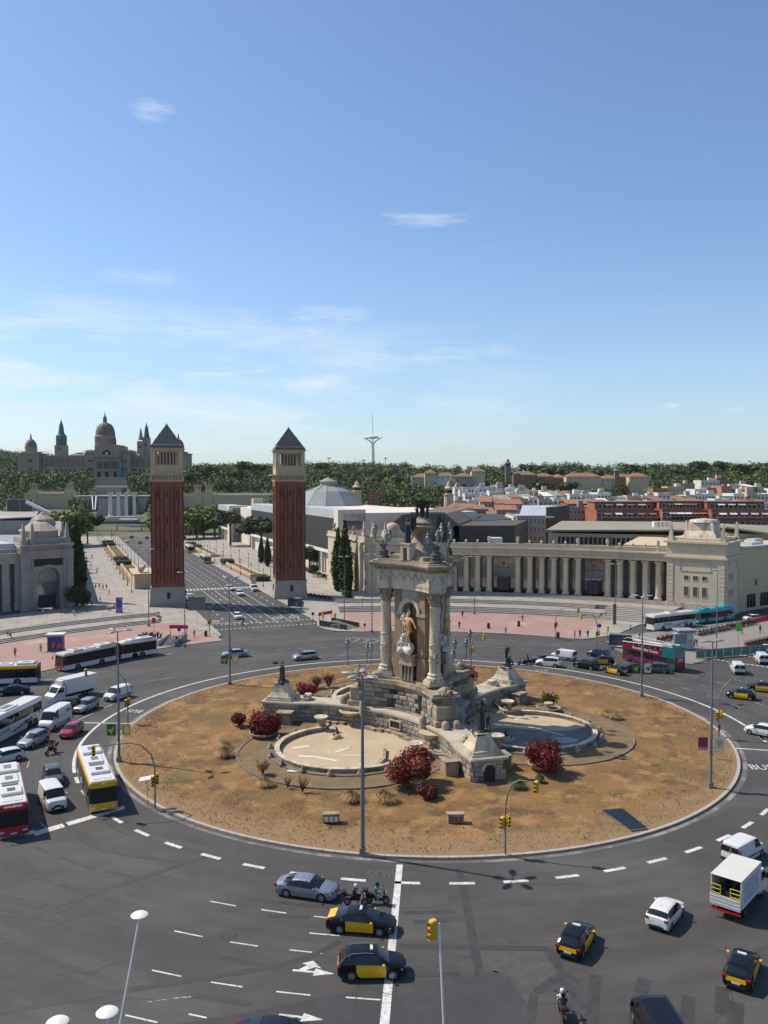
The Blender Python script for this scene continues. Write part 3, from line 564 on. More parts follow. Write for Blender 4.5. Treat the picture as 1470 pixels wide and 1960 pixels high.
# == the two brick towers
def brick_tower(loc,rz,label,lean):
 t=thing('brick_tower',label,'tower',loc,rz,'pair of brick towers at the mouth of the avenue')
 w=4.05
 b=MB(TBASE);b.box(-w-.5,w+.5,-w-.5,w+.5,0,.7);n=[]
 for k in range(5):pass
 def fr(w0,w1,z0,z1,m):m.add([(-w0,-w0,z0),(w0,-w0,z0),(w0,w0,z0),(-w0,w0,z0),(-w1,-w1,z1),(w1,-w1,z1),(w1,w1,z1),(-w1,w1,z1)],[(0,3,2,1),(4,5,6,7),(0,1,5,4),(1,2,6,5),(2,3,7,6),(3,0,4,7)])
 fr(w+.42,w+.1,.7,4.6,b);fr(w+.3,w+.3,4.6,5.1,b);b.obj('base',t)
 s=MB(BRICK);s.box(-w+.35,w-.35,-w+.35,w-.35,5.1,33.0)
 for k in range(4):       # per face: corner and inner pilasters, leaving three tall recessed bays with arched heads
  mt=Matrix.Rotation(k*pi/2,3,'Z')
  def fb(x0,x1,y0,y1,z0,z1):
   vs=[mt @ Vector(p) for p in ((x0,y0,z0),(x1,y0,z0),(x1,y1,z0),(x0,y1,z0),(x0,y0,z1),(x1,y0,z1),(x1,y1,z1),(x0,y1,z1))]
   s.add(vs,[(0,3,2,1),(4,5,6,7),(0,1,5,4),(1,2,6,5),(2,3,7,6),(3,0,4,7)])
  for x0,x1 in ((-w,-w+1.0),(-1.55,-1.0),(1.0,1.55),(w-1.0,w)):fb(x0,x1-(.001 if x1 == w else 0),-w+(0.001 if x0 ==-w else .0),-w+.34,5.1,33.0-.002*k)
  fb(-w+.02,w-.02,-w+.03,-w+.33,5.1,6.2);fb(-w+.02,w-.02,-w+.03,-w+.33,31.8,33.0)
  for cx_ in (-2.3,0,2.3):
   hw=.72 if cx_ else .98
   for sx_ in (-1,1):
    pts=[]   # arch spandrels
    P=[(cx_+sx_*hw,30.9),(cx_+sx_*hw,31.8),(cx_,31.8)]+[(cx_+sx_*hw*sin(a_),30.9+hw*.9*cos(a_)) for a_ in np.linspace(0,pi/2,6)[0:-1]]
    vs=[mt @ Vector((x,-w+.06,z)) for x,z in P]+[mt @ Vector((x,-w+.33,z)) for x,z in P];n_=len(P)
    s.add(vs,[tuple(range(n_)),tuple(range(2*n_-1,n_-1,-1))]+[(i,(i+1) % n_,n_+(i+1) % n_,n_+i) for i in range(n_)])
   s.mat(BRICKD)
   for sx_ in (-1,1):fb(cx_+sx_*(hw-.24)-.07,cx_+sx_*(hw-.24)+.07,-w+.24,-w+.36,6.6,30.8)
   s.mat(BRICK)
 s.obj('shaft',t)
 sl_=MB(DARK);sl_.cbox((0,0,0),(.24,.12,1.7));slm=sl_.mesh('window_slit')
 for k in range(4):
  a=k*pi/2
  for z in (9.2,16.2,22.8,29.6):
   for x in (-2.3,0,2.3):
    q=Matrix.Rotation(a,3,'Z') @ Vector((x,-w+.31,z));link('window_slit',slm,t,q,a)
  q=Matrix.Rotation(a,3,'Z') @ Vector((.2,-w-.28,2.9));dd=MB(DARK).cbox((0,0,0),(.75,.3,1.7));dd.obj('base_window',t,loc=q,rz=a)
 c=MB(TSTONE);c.box(-w-.1,w+.1,-w-.1,w+.1,33.0,33.4);c.box(-w-.05,w+.05,-w-.05,w+.05,34.6,34.9);c.box(-w-.95,w+.95,-w-.95,w+.95,34.9,35.15);c.box(-w+.25,w-.25,-w+.25,w-.25,33.4,34.6)
 c.obj('cornice',t)
 br=MB(TSTONE).cbox((0,0,0),(.34,.5,1.2)).mesh('bracket')
 for k in range(4):
  for i in range(10):
   q=Matrix.Rotation(k*pi/2,3,'Z') @ Vector((-w+.3+i*(2*w-.6)/9,-w+.05,34.0));link('bracket',br,t,q,k*pi/2)
 e=w-.12
 bf=MB(TSTONE);bf.box(-e,e,-e,e,35.15,37.9);bf.box(-e-.1,e+.1,-e-.1,e+.1,37.9,38.1)
 for sx_ in (-1,1):
  for sy_ in (-1,1):bf.box(min(sx_*e,sx_*(e-1.15)),max(sx_*e,sx_*(e-1.15)),min(sy_*e,sy_*(e-1.15)),max(sy_*e,sy_*(e-1.15)),38.1,42.3)
 bf.box(-e,e,-e,e,42.3,42.8);bf.box(-e-.25,e+.25,-e-.25,e+.25,42.8,43.0);bf.box(-e-.5,e+.5,-e-.5,e+.5,43.0,43.2)
 bf.mat(PALAUD);bf.box(-e+1.9,e-1.9,-e+1.9,e-1.9,38.1,42.3);bf.obj('belfry',t)
 cm=MB(TSTONE);cm.cyl((0,0,0),(0,0,3.5),.13,.12,8);cm.cbox((0,0,3.6),(.4,.4,.2));cm=cm.mesh('belfry_column',40)
 for k in range(4):
  mt=Matrix.Rotation(k*pi/2,3,'Z')
  for i in range(7):link('belfry_column',cm,t,mt @ Vector((-2.4+i*.8,-e+.3,38.1)),k*pi/2)
  ar=MB(TSTONE)     # arched lintel over the column row
  for i in range(8):
   x0=-2.8+i*.8;P=[(x0,42.3),(x0,41.8)]+[(x0+.4-.3*cos(a_),41.8+.36*sin(a_)) for a_ in np.linspace(0,pi,7)]+[(x0+.8,41.8),(x0+.8,42.3)]
   if i == 0:P[0]=(-2.78,42.3);P[1]=(-2.78,41.8)
   vs=[mt @ Vector((x,-e+.1,z)) for x,z in P]+[mt @ Vector((x,-e+.5,z)) for x,z in P];n_=len(P);ar.add(vs,[tuple(range(n_)),tuple(range(2*n_-1,n_-1,-1))]+[(j,(j+1) % n_,n_+(j+1) % n_,n_+j) for j in range(n_)])
  ar.obj('arcade_head',t)
 rf=MB(COPPER);fr(e+.2,e+.05,43.2,43.9,rf);fr(e+.05,e-.6,43.9,44.9,rf)
 rf.add([(-e+.55,-e+.55,44.9),(e-.55,-e+.55,44.9),(e-.55,e-.55,44.9),(-e+.55,e-.55,44.9),(0,0,51.4)],[(0,1,4),(1,2,4),(2,3,4),(3,0,4)])
 for k in range(4):
  mt=Matrix.Rotation(k*pi/2,3,'Z')
  for i in range(-3,4):      # standing seams
   x=i*.9;zt=44.9+6.5*(1-abs(x)/(e-.55));rf.tube([mt @ Vector((x,-e+.55,44.92)),mt @ Vector((x*1.0,-abs(x)-.02,zt))],.05,4)
 rf.cyl((0,0,51.1),(0,0,51.9),.10,.03,6);rf.obj('roof',t)
 def rm_(z):return z*35/33 if z <= 33 else 35+(z-33)*9.4/10.2 if z <= 43.2 else 44.4+(z-43.2)*6.7/7.9
 for ch in t.children:
  if ch.data.users>1:ch.scale.z=(rm_(ch.location.z+3)-rm_(ch.location.z))/3;ch.location.z=rm_(ch.location.z)
  elif ch.location.z == 0:
   for v in ch.data.vertices:v.co.z=rm_(v.co.z)
  else:ch.location.z=rm_(ch.location.z)
 t.scale.z=.905
 return t
P1=G(318,1162);P2=G(550,1147)
brick_tower((P1.x-.6,P1.y+4.6,.1),AVROT-pi/2-radians(8),'red brick tower with pyramid roof on the left of the avenue, taller in view',0)
brick_tower((P2.x,P2.y+4.6,.1),AVROT-pi/2-radians(8),'red brick tower with pyramid roof on the right of the avenue, by the bus shelter',0)
# == human figures (people and statues), grown from a skeleton
SKIN=M('skin',(0.42,0.25,0.17),0.6,var=0.05);HAIR=M('hair_dark',(0.03,0.02,0.015),0.7);SHIRT=M('shirt_cloth',(0.5,0.5,0.5),0.9,var=0.05);TROU=M('trouser_cloth',(0.05,0.06,0.09),0.9,var=0.05);SHOE=M('shoe',(0.03,0.03,0.03),0.7)
BASEJ=dict(pel=(0,0,.95),wai=(0,0,1.12),che=(0,0,1.33),nec=(0,0,1.50),hea=(.015,0,1.62),top=(.01,0,1.71),shl=(0,.19,1.43),shr=(0,-.19,1.43),ell=(-.02,.24,1.15),elr=(-.02,-.24,1.15),hal=(.05,.25,.90),har=(.05,-.25,.90),
    hil=(0,.095,.90),hir=(0,-.095,.90),knl=(.02,.10,.50),knr=(.02,-.10,.50),anl=(-.01,.10,.09),anr=(-.01,-.10,.09),tol=(.15,.12,.04),tor=(.15,-.12,.04),fil=(.07,.25,.80),fir=(.07,-.25,.80))
RAD=dict(pel=.145,wai=.125,che=.155,nec=.058,hea=.098,top=.07,shl=.068,shr=.068,ell=.044,elr=.044,hal=.032,har=.032,fil=.022,fir=.022,hil=.105,hir=.105,knl=.062,knr=.062,anl=.042,anr=.042,tol=.035,tor=.035)
BONES=[('pel','wai','t'),('wai','che','t'),('che','nec','t'),('nec','hea','h'),('hea','top','h'),('che','shl','t'),('che','shr','t'),('shl','ell','s'),('shr','elr','s'),('ell','hal','a'),('elr','har','a'),('hal','fil','a'),('har','fir','a'),
   ('pel','hil','l'),('pel','hir','l'),('hil','knl','l'),('hir','knr','l'),('knl','anl','l'),('knr','anr','l'),('anl','tol','f'),('anr','tor','f')]
WALK=dict(knl=(.18,.10,.52),anl=(.28,.10,.11),tol=(.43,.11,.06),knr=(-.04,-.10,.50),anr=(-.30,-.10,.14),tor=(-.17,-.11,.04),ell=(-.12,.24,1.17),hal=(-.16,.24,.93),fil=(-.16,.24,.84),elr=(.06,-.24,1.16),har=(.24,-.22,1.0),fir=(.31,-.21,.95))
RIDE=dict(pel=(-.05,0,.80),wai=(-.03,0,.97),che=(.04,0,1.18),nec=(.08,0,1.34),hea=(.12,0,1.46),top=(.12,0,1.55),shl=(.05,.19,1.27),shr=(.05,-.19,1.27),ell=(.24,.27,1.07),elr=(.24,-.27,1.07),hal=(.46,.30,1.04),har=(.46,-.30,1.04),fil=(.52,.28,1.02),fir=(.52,-.28,1.02),
   hil=(-.03,.11,.78),hir=(-.03,-.11,.78),knl=(.36,.20,.70),knr=(.36,-.20,.70),anl=(.26,.19,.33),anr=(.26,-.19,.33),tol=(.40,.20,.29),tor=(.40,-.20,.29))
RAISE=dict(elr=(.05,-.38,1.62),har=(.12,-.36,1.88),fir=(.14,-.36,1.97),ell=(.10,.32,1.24),hal=(.32,.26,1.20),fil=(.40,.24,1.2),knl=(.10,.12,.50))
LEAN=dict(che=(.06,.02,1.33),nec=(.10,.02,1.50),hea=(.14,.03,1.61),top=(.15,.03,1.70),ell=(.12,.38,1.20),hal=(.34,.46,1.06),fil=(.42,.48,1.02),elr=(.10,-.28,1.15),har=(.30,-.10,1.10),fir=(.36,-.06,1.08),knl=(.22,.12,.62),anl=(.20,.12,.22),tol=(.34,.12,.18))
SIT=dict(pel=(0,0,.5),wai=(0,0,.66),che=(.05,0,.88),nec=(.08,0,1.04),hea=(.12,0,1.15),top=(.13,0,1.24),shl=(.05,.19,.97),shr=(.05,-.19,.97),ell=(.12,.26,.74),elr=(.10,-.28,.72),hal=(.34,.16,.66),har=(.32,-.18,.62),fil=(.42,.12,.66),fir=(.40,-.14,.62),hil=(.02,.1,.48),hir=(.02,-.1,.48),knl=(.42,.13,.52),knr=(.40,-.15,.50),anl=(.42,.12,.10),anr=(.36,-.15,.10),tol=(.56,.13,.05),tor=(.50,-.16,.05))
HUM={}
def human_mesh(key,pose,mats=None,helmet=None,sub=1,robe=False):
 if key in HUM:return HUM[key]
 J=dict(BASEJ);J.update(pose);names=list(J);names.sort(key=lambda q:q != 'pel')
 me=bpy.data.meshes.new('figure');me.from_pydata([J[k] for k in names],[(names.index(a),names.index(b)) for a,b,_ in BONES],[])
 o=bpy.data.objects.new('figure',me);COL.objects.link(o);md=o.modifiers.new('s','SKIN');md.use_smooth_shade=True
 for i,k in enumerate(names):d=me.skin_vertices[0].data[i];r=RAD[k];d.radius=(r,r*(1.0 if k not in ('che','wai','pel') else 1.12));d.use_root=(k == 'pel')
 o.modifiers.new('b','SUBSURF').levels=sub;dg=bpy.context.evaluated_depsgraph_get();dg.update()
 out=bpy.data.meshes.new_from_object(o.evaluated_get(dg));bpy.data.objects.remove(o);out.name=key;out.materials.clear()
 mats=mats or [SKIN,SHIRT,TROU,SHOE,HAIR]
 for m in mats:out.materials.append(m)
 if len(mats)>1:
  seg=[(Vector(J[a]),Vector(J[b]),c) for a,b,c in BONES];hc=Vector(J['hea']);idx=[]
  for p in out.polygons:
   c=p.center;best=None;bd=9
   for a,b,t in seg:
    ab=b-a;k=max(0,min(1,(c-a).dot(ab)/ab.length_squared));dd=(c-a-ab*k).length
    if dd<bd:bd=dd;best=t
   i={'t':1,'s':1,'a':0,'l':2,'f':3,'h':0}[best]
   if best == 'h' and (c.z>hc.z+.04 or (c.x<hc.x-.03 and c.z>hc.z-.05)):i=4
   idx.append(i)
  out.polygons.foreach_set('material_index',idx)
 out.polygons.foreach_set('use_smooth',[True]*len(out.polygons))
 if robe:       # long drapery falling in folds, joined to the same body
  bm=bmesh.new();bm.from_mesh(out);rb=MB(mats[0]);q=J['wai'];n=20;pr=[(.15,q[2]+.12),(.17,q[2]-.1),(.19,q[2]-.4),(.20,.35),(.24,.03)];vs=[]
  for r,z in pr:
   for i in range(n):a=2*pi*i/n;k=r*(1+.16*sin(a*6+z*1.5));vs.append((q[0]+.03+k*cos(a),q[1]+k*sin(a),z))
  rb.add(vs,[(k*n+i,k*n+(i+1) % n,(k+1)*n+(i+1) % n,(k+1)*n+i) for k in range(len(pr)-1) for i in range(n)]);m2=rb.mesh('r',60);bm.from_mesh(m2);bm.to_mesh(out);bm.free()
 HUM[key]=out;return out
# == the fountain terrace and the monument
CEN=Vector((CX,CY,0))
def dirv(a):return Vector((cos(radians(a)),sin(radians(a)),0))
def arc3(p,m,q,n=24):
 """circle arc through three points"""
 ax,ay,bx,by,cx,cy=p.x,p.y,m.x,m.y,q.x,q.y;d=2*(ax*(by-cy)+bx*(cy-ay)+cx*(ay-by))
 ux=((ax*ax+ay*ay)*(by-cy)+(bx*bx+by*by)*(cy-ay)+(cx*cx+cy*cy)*(ay-by))/d
 uy=((ax*ax+ay*ay)*(cx-bx)+(bx*bx+by*by)*(ax-cx)+(cx*cx+cy*cy)*(bx-ax))/d
 c=Vector((ux,uy,0));r=(p-c).length;a0=atan2(p.y-uy,p.x-ux);a1=atan2(q.y-uy,q.x-ux);am=atan2(m.y-uy,m.x-ux)
 def nz(a,ref):
  while a<ref:a += 2*pi
  while a >= ref+2*pi:a -= 2*pi
  return a
 if nz(am,a0)>nz(a1,a0):a1=nz(a1,a0)-2*pi
 else:a1=nz(a1,a0)
 return [c+Vector((cos(a0+(a1-a0)*i/n),sin(a0+(a1-a0)*i/n),0))*r for i in range(n+1)]
def tri(rc,cw,sm,n=16,ext=None,ew=None,c=CEN):
 """three cornered outline with hollow sides: corner radius, corner half width, side middle radius; ext: square heads at the corners"""
 pts=[]
 for k,t in enumerate((-73,47,167)):
  d=dirv(t);p=Vector((-d.y,d.x,0));t2=(47,167,287)[k];d2=dirv(t2);p2=Vector((-d2.y,d2.x,0));m=dirv(t+60)*sm
  if ext:pts += [c+d*rc-p*ew,c+d*ext-p*ew,c+d*ext+p*ew,c+d*rc+p*ew]
  pts += [c+q for q in arc3(d*rc+p*cw,m,d2*rc-p2*cw,n)]
 return pts
ter=thing('fountain_terrace','three armed grey block stone terrace under the monument in the middle of the round island','fountain',(CX,CY,.3))
def W2(pts,p0=(CX,CY)):return [(p[0]-p0[0],p[1]-p0[1]) for p in pts]
mb=MB(MORT);mb.prism(W2(tri(16.9,1.86,4.86,26,21.06,1.91)),0.0,2.2);mb.obj('wall_core',ter)
mb=MB(M('terrace_coping',(0.43,0.375,0.30),0.85,var=0.12,scale=0.6,coord='World',bump=0.2));overlay(mb.mats[0],(0.27,0.235,0.20),0.4,0.56,0.08,0.8)
mb.prism(W2(tri(16.8,2.15,5.15,26,21.35,2.2)),2.2,2.45);mb.prism(W2(tri(16.8,1.95,4.95,26,21.2,2.05)),2.4501,2.5);mb.obj('coping',ter)
def block_mesh(mat,seed):
 q=random.Random(seed);m=MB(mat);j=lambda:q.uniform(-.03,.03)
 vs=[(-.5,0,-.5),(.5,0,-.5),(.5,0,.5),(-.5,0,.5),(-.485,-.75,-.47),(.485,-.75,-.47),(.485,-.75,.47),(-.485,-.75,.47),(-.36+j(),-1+j(),-.30+j()),(.36+j(),-1+j(),-.30+j()),(.36+j(),-1+j(),.30+j()),(-.36+j(),-1+j(),.30+j())]
 m.add(vs,[(0,1,5,4),(1,2,6,5),(2,3,7,6),(3,0,4,7),(4,5,9,8),(5,6,10,9),(6,7,11,10),(7,4,8,11),(8,9,10,11)]);return m.mesh('stone_block')
BLK_A=[block_mesh(m,i) for i,m in enumerate((STONE_A,STONE_A,STONE_B,STONE_A,STONE_C,STONE_B))]
def lay(path,z0,z1,nc,lmin,lmax,dep,seed,skip=None):
 """stones along a polyline (outer side to the right of travel); returns (pos, rotz, size, mesh)"""
 q=random.Random(seed);out=[];seg=[(Vector(a),Vector(b)) for a,b in zip(path,path[1:])];L=[(b-a).length for a,b in seg];tot=sum(L);ch=(z1-z0)/nc
 def at(s_):
  for (a,b),l in zip(seg,L):
   if s_ <= l or (a,b) == seg[-1]:return a.lerp(b,min(1,s_/l)),(b-a)
   s_ -= l
 for c in range(nc):
  s_=0
  while s_<tot-.15:
   l=min(q.uniform(lmin,lmax),tot-s_)
   if tot-s_-l<lmin*.5:l=tot-s_
   a,_=at(s_);b,_=at(s_+l);m=(a+b)/2;d=b-a;z=z0+(c+.5)*ch
   if not (skip and skip(m,z)):out.append((Vector((m.x,m.y,z)),atan2(d.y,d.x),(d.length*.965,dep*q.uniform(.8,1.25),ch*.94),q.choice(BLK_A)))
   s_ += l
 return out
def place_blocks(blocks,parent,limit=295,name='stone_block'):
 base=parent.location;cam2=Vector((0,0,0))
 def score(b):
  nrm=Vector((sin(b[1]),-cos(b[1]),0));v=Vector((b[0].x,b[0].y,0))+Vector((0,0,0));vis=-nrm.dot(v.normalized());return-(vis*b[2][0]*b[2][2]/v.length) if vis>0 else 1
 blocks.sort(key=score)
 for pos,rz,sz,me in blocks[:limit]:
  o=link(name,me,parent,pos-Vector((base.x,base.y,base.z)),rz);o.scale=sz
 rest=blocks[limit:]
 if rest:
  m=MB(STONE_A);ref=[(Vector(v.co)) for v in BLK_A[0].vertices];F_=[tuple(p.vertices) for p in BLK_A[0].polygons]
  for pos,rz,sz,me in rest:
   m.mat(me.materials[0]);r_=Matrix.Rotation(rz,3,'Z');p=pos-Vector((base.x,base.y,base.z));m.add([p+r_ @ Vector((v.x*sz[0],v.y*sz[1],v.z*sz[2])) for v in ref],F_)
  tag(m.obj('stone_blocks_far_side',parent),None,kind='stuff')
loop=[Vector(p) for p in tri(16.9,1.9,4.9,26,21.1,1.95)];loop.append(loop[0])
place_blocks(lay(loop,.32,2.5,4,.55,1.25,.14,3),ter)
for m in MIDS:
 for lat in (-13.2,13.2,0):
  d=dirv(m);p=Vector((-d.y,d.x,0));al=4.95+(9.9-4.9)*(lat/16.1) ** 2+(.9 if lat else 0.05);th=radians(m)+(-lat/13.2*radians(29))
  f=MB(MARB);w_,h_=(.28,.75) if lat else (.8,.42)
  for x0,x1,z0,z1 in ((-w_-.14,-w_,-h_,h_),(w_,w_+.14,-h_,h_),(-w_-.14,w_+.14,h_,h_+.14),(-w_-.14,w_+.14,-h_-.14,-h_)):f.box(-.1,.22,x0,x1,z0,z1)
  f.mat(DARK);f.box(-.1,.12,-w_,w_,-h_,h_);f.obj('framed_slot',ter,loc=d*al+p*lat+Vector((0,0,1.2)),rz=th)
for i,t in enumerate((-73,47,167)):
 d=dirv(t);pd=MB(MARB);
 for w_,z0,z1 in ((1.8,2.5,2.75),(1.65,2.75,3.0)):pd.box(-w_,w_,-w_,w_,z0,z1)
 def fr_(w0,w1,z0,z1,lx=1.0):pd.add([(-w0*lx,-w0,z0),(w0*lx,-w0,z0),(w0*lx,w0,z0),(-w0*lx,w0,z0),(-w1*lx,-w1,z1),(w1*lx,-w1,z1),(w1*lx,w1,z1),(-w1*lx,w1,z1)],[(0,3,2,1),(4,5,6,7),(0,1,5,4),(1,2,6,5),(2,3,7,6),(3,0,4,7)])
 fr_(1.45,1.15,3.0,3.55);fr_(1.12,1.0,3.55,4.0);fr_(.95,.82,4.0,4.6);fr_(.9,.9,4.6,4.72)
 pd.obj('statue_pedestal',ter,loc=d*19.0,rz=radians(t))
 lb=MB(MARB);lb.bbox(-.45,.45,-.9,.9,0,.5,.08);lb.bbox(-.6,.35,-.6,.6,.5,.8,.08);lb.obj('roof_stone',ter,loc=d*15.6+Vector((0,0,2.5)),rz=radians(t))
 for sg in (-1,1):bb=MB(STON);bb.bbox(-1.0,1.0,-.75,.75,0,1.5,.06);bb.bbox(-1.1,1.1,-.85,.85,1.5,1.65,.03);bb.obj('side_block',ter,loc=d*17.6+Vector((-d.y,d.x,0))*sg*3.1+Vector((0,0,-.05)),rz=radians(t))
 ar=MB(DARK);P=[(-.62,0),(.62,0),(.62,1.15)]+[(.62*cos(a_),1.15+.62*sin(a_)) for a_ in np.linspace(0,pi,9)[1:-1]]+[(-.62,1.15)]
 ar.add([(.0,x,z) for x,z in P]+[(.3,x,z) for x,z in P],[tuple(range(len(P))),tuple(range(2*len(P)-1,len(P)-1,-1))]+[(j,(j+1) % len(P),len(P)+(j+1) % len(P),len(P)+j) for j in range(len(P))])
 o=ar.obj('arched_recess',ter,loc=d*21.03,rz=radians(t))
 vm=MB(MARB)
 for j in range(9):
  a0=pi*j/9+.03;a1=pi*(j+1)/9-.03;q=[(.66*cos(a0),1.15+.66*sin(a0)),(1.0*cos(a0),1.15+1.0*sin(a0)),(1.0*cos(a1),1.15+1.0*sin(a1)),(.66*cos(a1),1.15+.66*sin(a1))]
  vm.add([(0,x,z) for x,z in q]+[(.36,x,z) for x,z in q],[(0,1,2,3),(7,6,5,4)]+[(k,(k+1) % 4,4+(k+1) % 4,4+k) for k in range(4)])
 vm.obj('arch_stones',ter,loc=d*21.05,rz=radians(t))
for m in MIDS:
 d=dirv(m);p=Vector((-d.y,d.x,0))
 for lat in (-6.8,6.8):
  al=4.95+4.6*(lat/16.1) ** 2+.1;rz=radians(m)-lat/6.8*radians(14);bs=MB(TSTONE);bs.lathe([(.2,-.75),(.9,-.5),(1.45,-.12),(1.55,.05),(1.35,.05),(1.0,-.06)],n=20);bs.obj('stone_basin',ter,smooth=40,loc=d*(al+.35)+p*lat+Vector((0,0,1.9)),rz=rz)
  for s_ in (-1,1):
   po=MB(STON);po.lathe([(.46,0),(.46,1.5),(.42,1.72),(.25,1.92),(.0,2.0)],n=14)
   po.obj('round_post',ter,smooth=50,loc=d*(al-.12+.03*1)+p*(lat+s_*1.75)+Vector((0,0,1.5)),rz=rz)
mon=thing('monument','tall three sided marble monument with corner columns, arched niches and a bronze bowl on top','monument',(CX,CY,0))
UB=lambda g=0:tri(8.3+g,1.5+g,3.25+g,20)
m_=MB(MORT);m_.prism(W2(UB(-.12)),2.4,6.0);m_.obj('base_core',mon)
m_=MB(STON);m_.prism(W2(UB(.35)),5.95,6.2);m_.prism(W2(UB(.15)),6.2,6.45);m_.prism(W2(UB(.35)),2.5,3.0);m_.obj('base_mouldings',mon)
lp_=UB(-.1);lp_.append(lp_[0])
slots=[]
for m in MIDS:
 for lat in (-1.9,2.6):slots.append((CEN+dirv(m)*3.6+Vector((-dirv(m).y,dirv(m).x,0))*lat))
place_blocks(lay(lp_,3.0,5.95,5,.8,1.5,.2,11,skip=lambda p,z:any((Vector((p.x,p.y,0))-s_).length<.55 for s_ in slots) and z<5.5),mon)
for m in MIDS:
 for lat in (-1.9,2.6):
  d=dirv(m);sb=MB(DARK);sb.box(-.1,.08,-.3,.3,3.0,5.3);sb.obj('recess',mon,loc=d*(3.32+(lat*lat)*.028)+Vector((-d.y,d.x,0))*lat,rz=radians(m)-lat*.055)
for t in (-73,47,167):
 d=dirv(t);pe=MB(STON);pe.bbox(-1.0,1.0,-1.7,1.7,2.5,3.5,.08);pe.bbox(-.75,.75,-1.45,1.45,3.5,5.2,.1);pe.obj('corner_block',mon,loc=d*8.5,rz=radians(t))
m_=MB(STON);m_.prism(W2(tri(5.6,1.2,2.7,12)),6.45,6.75);m_.obj('plinth',mon)
FN=2.45;HWN=2.55
core=MB(RUST);core.prism(W2([CEN+q for q in (dirv(-73)*1.55,dirv(-13)*1.0,dirv(47)*1.55,dirv(107)*1.0,dirv(167)*1.55,dirv(227)*1.0)]),6.75,18.4);core.mats=[NICHE];core.obj('niche_back',mon)
for m in MIDS:
 rz=radians(m);pr=MB(RUST);r_=1.3
 for s_ in (-1,1):
  y0,y1=sorted((s_*r_,s_*HWN));pr.box(FN-1.3,FN,y0,y1,6.75,18.4)
  y0,y1=sorted((s_*(HWN+.12),s_*(r_-.0)));pr.box(FN-.5,FN+.14,y0,y1,6.75,9.6)
 pr.obj('pier',mon,rz=rz)
 im=MB(TBASE)
 for s_ in (-1,1):y0,y1=sorted((s_*(r_-.12),s_*(HWN+.1)));im.box(FN-.6,FN+.12,y0,y1,14.9,15.3)
 P=[(-r_,18.4),(-r_,15.3)]+[(r_*-cos(a_),15.3+r_*sin(a_)) for a_ in np.linspace(0,pi,17)[1:-1]]+[(r_,15.3),(r_,18.4)]
 P2_=P;n_=len(P);h=n_ // 2
 vs=[(FN-.02,x,z) for x,z in P]+[(FN-1.3,x,z) for x,z in P];fs=[]
 top0,topn=0,n_-1
 for j in range(1,n_-1):fs.append((j,j+1,n_+j+1,n_+j)) if j+1<n_ else None
 im.add(vs,fs)
 A=[(-r_*cos(a_),15.3+r_*sin(a_)) for a_ in np.linspace(0,pi,17)]
 vs=[(FN-.02,x,z) for x,z in A]+[(FN-.02,x,18.4) for x,z in A];im.add(vs,[(j,j+1,17+j+1,17+j) for j in range(16)]);im.obj('arch_wall',mon,rz=rz)
 av=MB(MARB)
 for rr0,rr1,pj in ((1.3,1.75,.10),(1.68,1.82,.16)):
  vs=[];
  for a_ in np.linspace(0,pi,19):
   for rr,x in ((rr0,FN-.2),(rr0,FN+pj),(rr1,FN+pj),(rr1,FN-.2)):vs.append((x,-rr*cos(a_),15.3+rr*sin(a_)))
  av.add(vs,[(j*4+k,j*4+(k+1) % 4,j*4+4+(k+1) % 4,j*4+4+k) for j in range(18) for k in range(4)]+[(0,1,2,3),(75,74,73,72)])
 av.obj('archivolt',mon,smooth=35,rz=rz)
 sh=MB(STON);sh.box(FN-1.2,FN+.9,-1.15,1.15,8.7,9.0);sh.box(FN-1.2,FN+.8,-1.0,1.0,9.0,9.9);sh.box(FN-1.2,FN+.95,-1.15,1.15,9.9,10.1)
 for s_ in (-.85,-.28,.28,.85):sh.cyl((FN+.45,s_,6.75),(FN+.45,s_,8.7),.16,.13,8)
 sh.obj('bracket_shelf',mon,rz=rz);dd=MB(DARK);dd.box(FN-1.25,FN-.1,-1.0,1.0,6.76,8.7);dd.obj('recess',mon,rz=rz)
